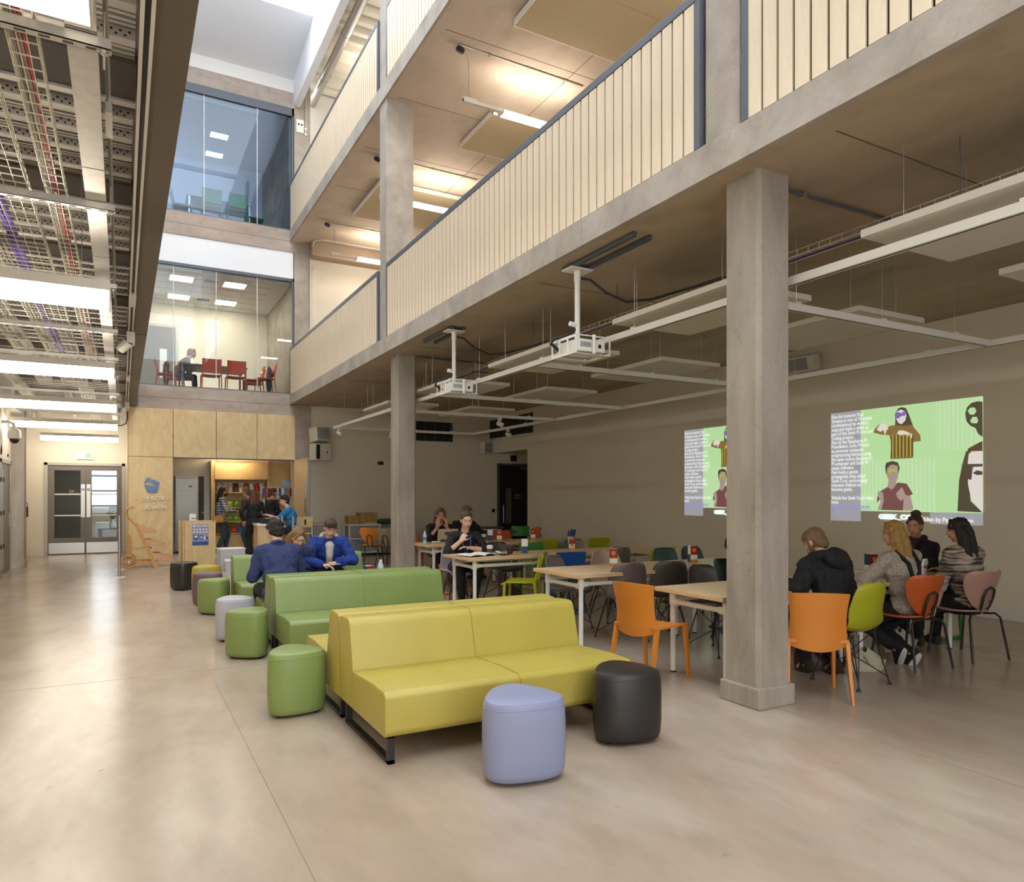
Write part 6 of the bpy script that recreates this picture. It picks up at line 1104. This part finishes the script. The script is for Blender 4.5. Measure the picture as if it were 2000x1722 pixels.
def person(label, pos, phi, seat=None, lean=0.0, side=0.0, tw=0.0, head=(0, 0, 0), L=None, R=None, LP=None, RP=None, fL=None, fR=None, top='c_black', topk='jacket', sleeve='long', bottom='c_black', shoes='c_black', skin='skin_a', hair=('short', 'hair_brown'), z0=0.0, sc_=1.0, vox=0.009, fat=1.0, handdir=(None, None), curl=(0.6, 0.6), collar=False, skirt=False, open_front=None, extras=None, kL=None, kR=None, sole=None):
    t = thing('person', label, 'person', (pos[0], pos[1], z0), face(D(phi))); t.scale = (sc_, sc_, sc_)
    hz = (seat+0.085)/sc_ if seat is not None else 0.90; H = V(0, 0, hz); ln = D(lean); sd = D(side)
    s = V(math.sin(sd), math.sin(ln), math.cos(ln)*math.cos(sd)).normalized(); rt = V(math.cos(D(tw)), math.sin(D(tw)), 0); rt = (rt-s*rt.dot(s)).normalized(); fw = s.cross(rt); fw = -fw if fw.y < 0 else fw
    W = H+s*0.17; Cc = H+s*0.335; N = H+s*0.505; SL = N-s*0.055-rt*0.175; SR = N-s*0.055+rt*0.175
    hd = (s+V(0, 0, 0.6)).normalized(); HM = Euler((D(head[1]), D(head[2]), D(head[0]+tw)), 'XYZ').to_matrix(); Hc = N+hd*0.145+HM @ V(0, 0.035, 0.045)
    tors = Matrix((rt, fw, s)).transposed()
    HL = H+V(-0.09, 0, -0.01); HR = H+V(0.09, 0, -0.01)
    if seat is not None: fL = fL or V(-0.12, 0.46, 0.08); fR = fR or V(0.12, 0.46, 0.08)
    else: fL = fL or V(-0.10, 0.02, 0.08); fR = fR or V(0.10, 0.0, 0.08)
    KL, AL = ik(HL, fL, 0.43, 0.42, kL or (0 if seat is None else -0.15, 1, 0.5 if seat is not None else 0)); KR, AR = ik(HR, fR, 0.43, 0.42, kR or (0 if seat is None else 0.15, 1, 0.5 if seat is not None else 0))
    L = Vector(L) if L is not None else V(-0.24, 0.10, hz+0.02); R = Vector(R) if R is not None else V(0.24, 0.10, hz+0.02)
    EL, WL = ik(SL, L, 0.275, 0.25, LP or (-0.6, -0.5, -0.6)); ER, WR = ik(SR, R, 0.275, 0.25, RP or (0.6, -0.5, -0.6))
    g = fat
    def torso(b, e):
        b.ell(H+V(0, 0, 0.0), (0.165*g+e, 0.12*g+e, 0.105+e), tors); b.ell(W, (0.148*g+e, 0.108*g+e, 0.15), tors); b.ell(Cc, (0.168*g+e, 0.112*g+e, 0.175+e*0.5), tors)
        b.cap(N-s*0.06-rt*0.10, SL, 0.075+e*0.7, 0.055+e); b.cap(N-s*0.06+rt*0.10, SR, 0.075+e*0.7, 0.055+e); b.cap(Cc+s*0.08, N-s*0.02, 0.10+e, 0.062+e*0.5)
    b = B(); torso(b, 0.0)
    b.cap(N-s*0.03, Hc-HM @ V(0, 0.02, 0.05), 0.056, 0.052); b.ell(Hc+HM @ V(0, -0.008, 0.018), (0.074, 0.092, 0.098), HM, 20, 14); b.ell(Hc+HM @ V(0, 0.022, -0.045), (0.056, 0.068, 0.072), HM, 18, 12); b.ell(Hc+HM @ V(0, 0.052, -0.098), (0.026, 0.026, 0.022), HM)
    b.cap(Hc+HM @ V(0, 0.083, 0.012), Hc+HM @ V(0, 0.103, -0.030), 0.009, 0.0135); b.ell(Hc+HM @ V(0, 0.080, 0.030), (0.048, 0.014, 0.012), HM)
    for sx in (-1, 1): b.ell(Hc+HM @ V(sx*0.076, -0.012, -0.012), (0.010, 0.020, 0.031), HM); b.ell(Hc+HM @ V(sx*0.040, 0.058, -0.032), (0.022, 0.022, 0.024), HM)
    b.ell(Hc+HM @ V(0, 0.084, -0.062), (0.024, 0.011, 0.010), HM)
    for S_, E_, W_, tgt, hdr, cu, sg in ((SL, EL, WL, L, handdir[0], curl[0], -1), (SR, ER, WR, R, handdir[1], curl[1], 1)):
        b.cap(S_, E_, 0.046*g, 0.038); b.cap(E_, W_, 0.040, 0.027)
        d = (W_-E_).normalized(); dv, nv = (hdr if hdr else (d, V(0, 0, -1) if abs(d.z) < 0.8 else V(0, 1, 0))); hand(b, W_, dv, nv, cu, 0.0085, sg)
    for K_, A_, H_ in ((KL, AL, HL), (KR, AR, HR)): b.cap(H_, K_, 0.082*g, 0.056); b.cap(K_, A_, 0.056, 0.038); b.cap(A_, A_+V(0, 0.10, -0.045), 0.034, 0.028)
    remeshed(b, 'body', skin, t, vox, 3)
    # face
    for sx in (-1, 1):
        e = B().ell(Hc+HM @ V(sx*0.032, 0.0775, 0.004), (0.0112, 0.0072, 0.0048), HM).build('eye', 'eye_white', t, True); B().ell(Hc+HM @ V(sx*0.032, 0.0838, 0.003), (0.0052, 0.003, 0.0052), HM).build('iris', 'eye_dark', e, True)
        B().cap(Hc+HM @ V(sx*0.018, 0.092, 0.030), Hc+HM @ V(sx*0.050, 0.080, 0.032), 0.0042, 0.003, 6).build('eyebrow', hair[1], t, True)
    B().ell(Hc+HM @ V(0, 0.094, -0.061), (0.021, 0.006, 0.0075), HM).build('mouth', 'lip', t, True)
    # clothes
    e = {'jacket': 0.028, 'coat': 0.042, 'shirt': 0.014, 'tee': 0.012}[topk]; b = B(); torso(b, e)
    hem = H-s*0.06 if seat is None else H+V(0, -0.01, -0.005)
    b.ell(hem, (0.172*g+e, 0.13*g+e, 0.09), tors)
    for S_, E_, W_ in ((SL, EL, WL), (SR, ER, WR)):
        if sleeve == 'long': b.cap(S_, E_, 0.054*g+e*0.8, 0.047+e*0.6); b.cap(E_, E_+(W_-E_)*0.92, 0.047+e*0.6, 0.034+e*0.45)
        elif sleeve == 'half': b.cap(S_, E_, 0.052*g+e*0.8, 0.050+e*0.5); b.cap(E_, E_+(W_-E_)*0.25, 0.048+e*0.5, 0.046+e*0.4)
        else: b.cap(S_, S_+(E_-S_)*0.72, 0.054*g+e, 0.056+e)
    if collar: b.tube([N+s*(0.0)+tors @ V(0.075*math.cos(a), 0.075*math.sin(a), 0.012+0.02*math.sin(a+PI)) for a in [k*PI/6 for k in range(12)]], 0.022, 8, True)
    remeshed(b, {'jacket': 'jacket', 'coat': 'coat', 'shirt': 'shirt', 'tee': 'shirt'}[topk], top, t, vox*1.15, 3, 0.030 if topk != 'coat' else 0.042)
    b = B(); b.ell(H+V(0, 0, -0.02), (0.172*g, 0.13*g, 0.11), tors)
    for K_, A_, H_ in ((KL, AL, HL), (KR, AR, HR)):
        b.cap(H_, K_, 0.095*g, 0.068); b.cap(K_, A_+(K_-A_)*0.10, 0.068, 0.053)
    if skirt: b.cap((HL+HR)/2, (KL+KR)/2*0.9+(HL+HR)/2*0.1, 0.15, 0.13); b.cap(HL, KL, 0.11, 0.09); b.cap(HR, KR, 0.11, 0.09)
    remeshed(b, 'trousers' if not skirt else 'skirt', bottom, t, vox*1.2, 3, 0.026)
    for K_, A_ in ((KL, AL), (KR, AR)):
        sh = (A_-K_).normalized(); ft = V(0, 1, 0); ft = (ft-sh*ft.dot(sh)).normalized()
        b = B().cap(A_-sh*0.02-ft*0.03+sh*0.02, A_+sh*0.035-ft*0.035, 0.046, 0.036); b.cap(A_+sh*0.040-ft*0.03, A_+ft*0.135+sh*0.045, 0.036, 0.032); b.cap(A_+ft*0.03, A_+ft*0.10+sh*0.035, 0.040, 0.03)
        so = remeshed(b, 'shoe', shoes, t, 0.010, 2)
        if sole:
            B().prism([(0.034*math.cos(k*PI/6), 0.055+0.115*math.sin(k*PI/6)) for k in range(12)], -0.012, 0.012, 'z').build('sole', sole, so).matrix_local = Matrix.Translation(A_+sh*0.078)@Matrix((ft.cross(-sh).normalized(), ft, -sh)).transposed().to_4x4()
    # hair
    st, hm_ = hair; b = B()
    def h_(x, y, z): return Hc+HM @ V(x, y, z)
    if st != 'hood': b.ell(h_(0, -0.022, 0.036), (0.083, 0.093, 0.092), HM, 18, 12); b.ell(h_(0, -0.045, -0.005), (0.080, 0.068, 0.085), HM, 18, 12)
    if st in ('short', 'fringe'): b.ell(h_(0, -0.060, -0.042), (0.064, 0.042, 0.058), HM)
    if st == 'short':
        rr = random.Random(int(pos[0]*1000))
        for k in range(26):
            a = rr.uniform(0, 2*PI); e_ = rr.uniform(0.15, 1.4); dv = V(math.cos(a)*math.cos(e_), math.sin(a)*math.cos(e_), math.sin(e_))
            if dv.y > 0.55: continue
            p_ = h_(dv.x*0.078, -0.022+dv.y*0.088, 0.036+dv.z*0.086); b.cap(p_, p_+HM @ (dv*0.016+V(rr.uniform(-.012,.012), 0.012, 0.004)), 0.017, 0.009)
    if st == 'short': b.ell(h_(0, 0.040, 0.098), (0.066, 0.050, 0.034), HM); b.cap(h_(0.05, 0.055, 0.085), h_(-0.05, 0.068, 0.080), 0.022, 0.018)
    if st == 'fringe':
        b.ell(h_(0, 0.045, 0.090), (0.072, 0.050, 0.036), HM)
        for k in range(5): b.cap(h_(-0.05+0.025*k, 0.070, 0.085), h_(-0.055+0.027*k, 0.090, 0.048), 0.017, 0.010)
    if st in ('long', 'longc'):
        for x, y, z, r_ in ((-0.062, -0.02, -0.05, 0.030), (0.062, -0.02, -0.05, 0.030), (-0.055, -0.06, -0.10, 0.045), (0.055, -0.06, -0.10, 0.045), (0, -0.075, -0.10, 0.055)):
            q = h_(x*1.5, y-0.03, z) - V(0, 0, 0.17)-fw*0.03; b.cap(h_(x, y, z+0.10), h_(x*1.2, y-0.012, z), r_, r_*1.05); b.cap(h_(x*1.2, y-0.012, z), q, r_*1.05, r_*0.72)
        b.cap(h_(0.0, 0.05, 0.10), h_(-0.060, 0.045, 0.02), 0.022, 0.02); b.cap(h_(0.0, 0.05, 0.10), h_(0.060, 0.045, 0.02), 0.022, 0.02)
    if st in ('bob',):
        for x in (-0.066, 0.066): b.cap(h_(x, 0.0, 0.05), h_(x, 0.012, -0.07), 0.028, 0.022)
        b.cap(h_(0.0, 0.055, 0.10), h_(-0.055, 0.055, 0.05), 0.022, 0.02); b.cap(h_(0.0, 0.055, 0.10), h_(0.055, 0.055, 0.05), 0.022, 0.02); b.ell(h_(0, -0.085, -0.06), (0.04, 0.035, 0.04), HM)
    if st == 'bun': b.ell(h_(0, -0.075, 0.125), (0.052, 0.05, 0.048), HM); b.cap(h_(0, 0.05, 0.095), h_(0.06, 0.03, 0.04), 0.022, 0.02); b.cap(h_(0, 0.05, 0.095), h_(-0.06, 0.03, 0.04), 0.022, 0.02)
    if st == 'tied': b.ell(h_(0, -0.10, 0.01), (0.045, 0.04, 0.045), HM); b.cap(h_(0, 0.052, 0.092), h_(0.062, 0.03, 0.045), 0.02, 0.018); b.cap(h_(0, 0.052, 0.092), h_(-0.062, 0.03, 0.045), 0.02, 0.018)
    remeshed(b, 'hair', hm_, t, 0.008, 2, {'long': 0.022, 'bun': 0.026, 'short': 0.030, 'longc': 0.010}.get(st, 0.012), TEXH)
    ctx = dict(t=t, N=N, s=s, rt=rt, fw=fw, Hc=Hc, HM=HM, tors=tors, Cc=Cc, H=H, W=W, WL=WL, WR=WR, KL=KL, KR=KR, SL=SL, SR=SR, vox=vox)
    if extras: extras(ctx)
    return t
def hood(m):
    def f(c):
        b = B(); b.tube([c['N']+c['tors'] @ V(0.112*math.cos(a), -0.035+0.105*math.sin(a), 0.030-0.035*max(0, -math.sin(a))) for a in [k*PI/7 for k in range(14)]], 0.050, 8, True); b.ell(c['N']+c['tors'] @ V(0, -0.165, -0.045), (0.125, 0.065, 0.10), c['tors']); remeshed(b, 'hood', m, c['t'], 0.010, 3, 0.015)
    return f
def front_panel(m, lining=None):
    def f(c):
        b = B(); b.cap(c['N']+c['tors'] @ V(0, 0.085, -0.03), c['Cc']+c['tors'] @ V(0, 0.135, 0.02), 0.060, 0.050); b.cap(c['Cc']+c['tors'] @ V(0, 0.135, 0.02), c['W']+c['tors'] @ V(0, 0.135, 0.04), 0.050, 0.040); remeshed(b, 'undershirt', m, c['t'], 0.010, 2)
        if lining:
            b = B(); b.tube([c['N']+c['tors'] @ V(0.10*math.cos(a), -0.02+0.09*math.sin(a), 0.02) for a in [PI*0.95+k*PI*1.1/9 for k in range(10)]], 0.036, 8); remeshed(b, 'hood_lining', lining, c['t'], 0.010, 2, 0.012)
    return f
person('man in a navy jacket seated with his back to the camera', (1.47, 7.68), 92, 0.41, lean=25, head=(8, -26, 0), L=(-0.10, 0.36, 0.74), R=(0.10, 0.38, 0.74), top='c_navy', topk='jacket', collar=True, bottom='c_black', shoes='c_black', hair=('short', 'hair_dark'), fat=1.08, vox=0.008)
person('young woman with straight fair hair looking down at a phone beside the navy jacket man', (1.93, 9.56), -92, 0.41, lean=47, head=(16, -34, 0), L=(-0.08, 0.44, 0.62), R=(0.10, 0.46, 0.64), top='c_navy', topk='jacket', bottom='c_black', hair=('longc', 'hair_dirty'), skin='skin_c', vox=0.008)
person('young man in a bright blue hooded coat looking down at his phone', (2.40, 9.52), -98, 0.41, lean=31, head=(6, -28, 0), L=(-0.07, 0.44, 0.65), R=(0.10, 0.46, 0.63), LP=(-1, -0.1, -0.35), RP=(1, -0.1, -0.35), top='c_blue', topk='coat', bottom='c_black', hair=('fringe', 'hair_brown'), skin='skin_c', vox=0.008, extras=front_panel('c_white', 'c_knit'), curl=(0.9, 0.5))
person('woman in black with a lanyard eating at the third table', (4.13, 9.02), -96, 0.44, lean=21, head=(-6, -16, 0), R=(0.13, 0.40, 0.90), RP=(0.5, 0.35, -0.8), L=(-0.02, 0.36, 0.80), LP=(-1, 0.0, -0.25), top='c_black', topk='shirt', sleeve='half', bottom='c_black', hair=('tied', 'hair_brown'), skin='skin_c', vox=0.007, curl=(0.5, 1.3), handdir=(None, (V(-0.55, -0.15, 0.8), V(-0.5, -0.8, -0.2))), fL=V(-0.04, 0.42, 0.08), fR=V(0.10, 0.34, 0.08),
       extras=lambda c: (B().tube([c['N']+c['tors'] @ V(-0.07, 0.02, 0.01), c['Cc']+c['tors'] @ V(-0.055, 0.135, 0.06), c['Cc']+c['tors'] @ V(0.0, 0.150, -0.09), c['Cc']+c['tors'] @ V(0.055, 0.135, 0.06), c['N']+c['tors'] @ V(0.07, 0.02, 0.01)], 0.008, 6).build('lanyard', mat('lanyard_blue', '#3f6cc0', 0.5), c['t'], True), None)[1])
person('long haired woman holding her face in her hands at the laptop', (4.86, 11.62), -96, 0.44, lean=20, head=(-10, -18, 0), R=(0.085, 0.31, 0.95), RP=(0.6, 0.5, -0.9), L=(-0.085, 0.31, 0.95), LP=(-0.6, 0.5, -0.9), top='c_black', topk='shirt', sleeve='half', bottom='c_denim_dark', hair=('long', 'hair_long'), skin='skin_b', vox=0.009, handdir=((V(0.1, 0.05, 1), V(0.3, -1, 0)), (V(-0.1, 0.05, 1), V(-0.3, -1, 0))), curl=(0.35, 0.35))
person('grey haired man in a black top behind the eating woman', (5.52, 11.98), -84, 0.44, lean=8, head=(10, -25, 0), L=(-0.28, 0.42, 0.82), R=(0.15, 0.40, 0.80), top='c_black', topk='jacket', bottom='c_black', hair=('short', 'hair_grey'), skin='skin_b', vox=0.010, fat=1.12)
person('girl in a black hoodie with light brown hair seen from behind', (5.14, 3.78), 78, 0.44, sc_=0.96, lean=28, head=(14, -28, 0), L=(-0.28, 0.36, 0.80), R=(0.14, 0.42, 0.80), top='c_hoodie', topk='coat', bottom='c_black', shoes='c_boot', hair=('bob', 'hair_light'), vox=0.007, extras=hood('c_hoodie'), fL=V(-0.12, 0.30, 0.08), fR=V(0.08, 0.18, 0.08))
def straps(c):
    for sx in (-1, 1): B().tube([c['W']+c['tors'] @ V(sx*0.03, -0.135, 0.0), c['Cc']+c['tors'] @ V(sx*0.07, -0.143, 0.05), c['N']+c['tors'] @ V(sx*0.105, -0.055, 0.012), c['N']+c['tors'] @ V(sx*0.10, 0.03, 0.0), c['Cc']+c['tors'] @ V(sx*0.08, 0.142, 0.05)], 0.020, 6).build('dungaree_strap', 'c_black', c['t'], True)
person('blonde girl in a speckled knit and dungarees leaning left', (6.20, 3.90), 84, 0.44, sc_=0.93, lean=9, side=-3, head=(12, -8, 0), L=(-0.34, 0.42, 0.80), R=(0.12, 0.40, 0.80), top='c_knit', topk='jacket', bottom='c_black', shoes='c_black', hair=('long', 'hair_blonde'), vox=0.007, sole='c_white', extras=straps, fL=V(-0.18, -0.02, 0.16), fR=V(-0.02, -0.05, 0.10))
def scarf(c):
    b = B(); b.tube([c['N']+c['tors'] @ V(0.085*math.cos(a), 0.01+0.085*math.sin(a), 0.035+0.012*math.sin(2*a)) for a in [k*PI/7 for k in range(14)]], 0.038, 8, True); b.ell(c['N']+c['tors'] @ V(0, 0.10, -0.04), (0.07, 0.045, 0.075), c['tors']); remeshed(b, 'scarf', 'c_maroon', c['t'], 0.010, 3, 0.02)
person('woman with a bun and dark scarf turning towards the blonde girl', (7.46, 4.57), 178, 0.45, sc_=0.94, lean=6, head=(20, -8, 0), L=(-0.12, 0.38, 0.80), R=(0.2, 0.34, 0.78), top='c_black', topk='jacket', bottom='c_black', shoes='c_boot', hair=('bun', 'hair_brown'), skin='skin_b', vox=0.008, extras=scarf)
person('dark haired woman in a streaky grey top seated at far right', (7.00, 3.82), 82, 0.44, sc_=0.95, lean=7, side=2, head=(16, -10, 0), L=(-0.26, 0.14, 0.47), LP=(-1, -0.2, 0.0), R=(0.16, 0.36, 0.80), top='c_stripe', topk='jacket', sleeve='half', bottom='c_skirt', shoes='c_boot', hair=('long', 'hair_dark'), skin='skin_b', vox=0.006, handdir=((V(0.05, 0.5, -0.85), V(0.5, -0.6, -0.4)), None), curl=(0.35, 0.5), skirt=True)
person('person in black partly hidden by the nearest column', (5.66, 5.42), -70, 0.44, lean=14, head=(0, -14, 0), top='c_hoodie', topk='coat', bottom='c_black', hair=('short', 'hair_dark'), vox=0.010, L=(-0.12, 0.36, 0.80), R=(0.12, 0.36, 0.80), extras=hood('c_hoodie'))
person('bearded man in a plaid shirt standing at the kiosk shelves', (2.26, 19.85), -2, None, lean=2, head=(-4, -4, 0), L=(-0.04, 0.30, 1.06), R=(0.08, 0.34, 1.08), top='c_plaid', topk='jacket', bottom='c_denim_dark', shoes='c_black', hair=('longc', 'hair_dark'), skin='skin_b', vox=0.011, sc_=1.02, fR=V(0.10, -0.10, 0.08), fL=V(-0.08, 0.10, 0.08),
       extras=lambda c: (B().tube([c['N']+c['tors'] @ V(-0.13, 0.0, -0.03), c['Cc']+c['tors'] @ V(-0.02, 0.16, 0.02), c['H']+c['tors'] @ V(0.16, 0.10, 0.10), c['H']+c['tors'] @ V(0.19, -0.06, 0.05)], 0.018, 6).build('shoulder_strap', mat('bag_yellow', '#c9962a', 0.6), c['t'], True), B().rbox(c['H']+V(0.20, -0.08, -0.02), (0.09, 0.26, 0.16), 0.03).build('shoulder_bag', 'bag_yellow', c['t'], True), remeshed(B().ell(c['Hc']+c['HM'] @ V(0, 0.04, -0.085), (0.055, 0.055, 0.045), c['HM']), 'beard', 'hair_dark', c['t'], 0.009, 2), None)[-1])
person('man in a grey shirt standing behind the red haired woman', (2.92, 19.45), 150, None, lean=6, head=(0, -10, 0), top='c_greyshirt', topk='shirt', bottom='c_denim_dark', hair=('short', 'hair_grey'), skin='skin_b', vox=0.012)
person('red haired woman in black standing with her back to the camera', (2.86, 18.35), 97, None, lean=8, head=(0, -12, 0), L=(-0.28, 0.0, 0.92), LP=(-1, -0.6, 0), R=(0.2, 0.25, 0.98), top='c_black', topk='shirt', bottom='c_black', hair=('longc', 'hair_red'), skin='skin_b', vox=0.010, sc_=0.97, extras=lambda c: (remeshed(B().ell(c['H']-c['s']*0.04, (0.185, 0.145, 0.045), c['tors']), 'shirt_hem', 'c_hem', c['t'], 0.011, 2), None)[1])
person('dark haired woman in black facing the blue shirt man', (3.38, 19.1), 20, None, lean=2, head=(-20, -4, 0), L=(-0.06, 0.32, 1.0), R=(0.1, 0.32, 1.0), top='c_black', topk='shirt', bottom='c_black', hair=('bob', 'hair_brown'), skin='skin_b', vox=0.011, sc_=0.99)
person('man in a blue polo shirt seated at the till', (3.52, 16.92), 163, 0.64, lean=18, head=(8, -12, 0), L=(-0.10, 0.56, 1.05), LP=(-0.5, -0.1, -1), R=(0.16, 0.52, 0.98), RP=(0.6, -0.1, -1), top='c_shirtblue', topk='shirt', sleeve='short', bottom='c_black', hair=('short', 'hair_dark'), skin='skin_c', vox=0.009, fat=1.25, fL=V(-0.14, 0.34, 0.28), fR=V(0.14, 0.34, 0.28))
person('woman in a brown jumper reading at the meeting room table', (1.20, 19.98), -2, 0.45, lean=34, head=(-4, -8, 0), L=(-0.10, 0.45, 0.80), R=(0.14, 0.42, 0.80), top='c_brown', topk='jacket', bottom='c_denim_dark', hair=('bob', 'hair_ginger'), skin='skin_c', vox=0.010, z0=4.03)
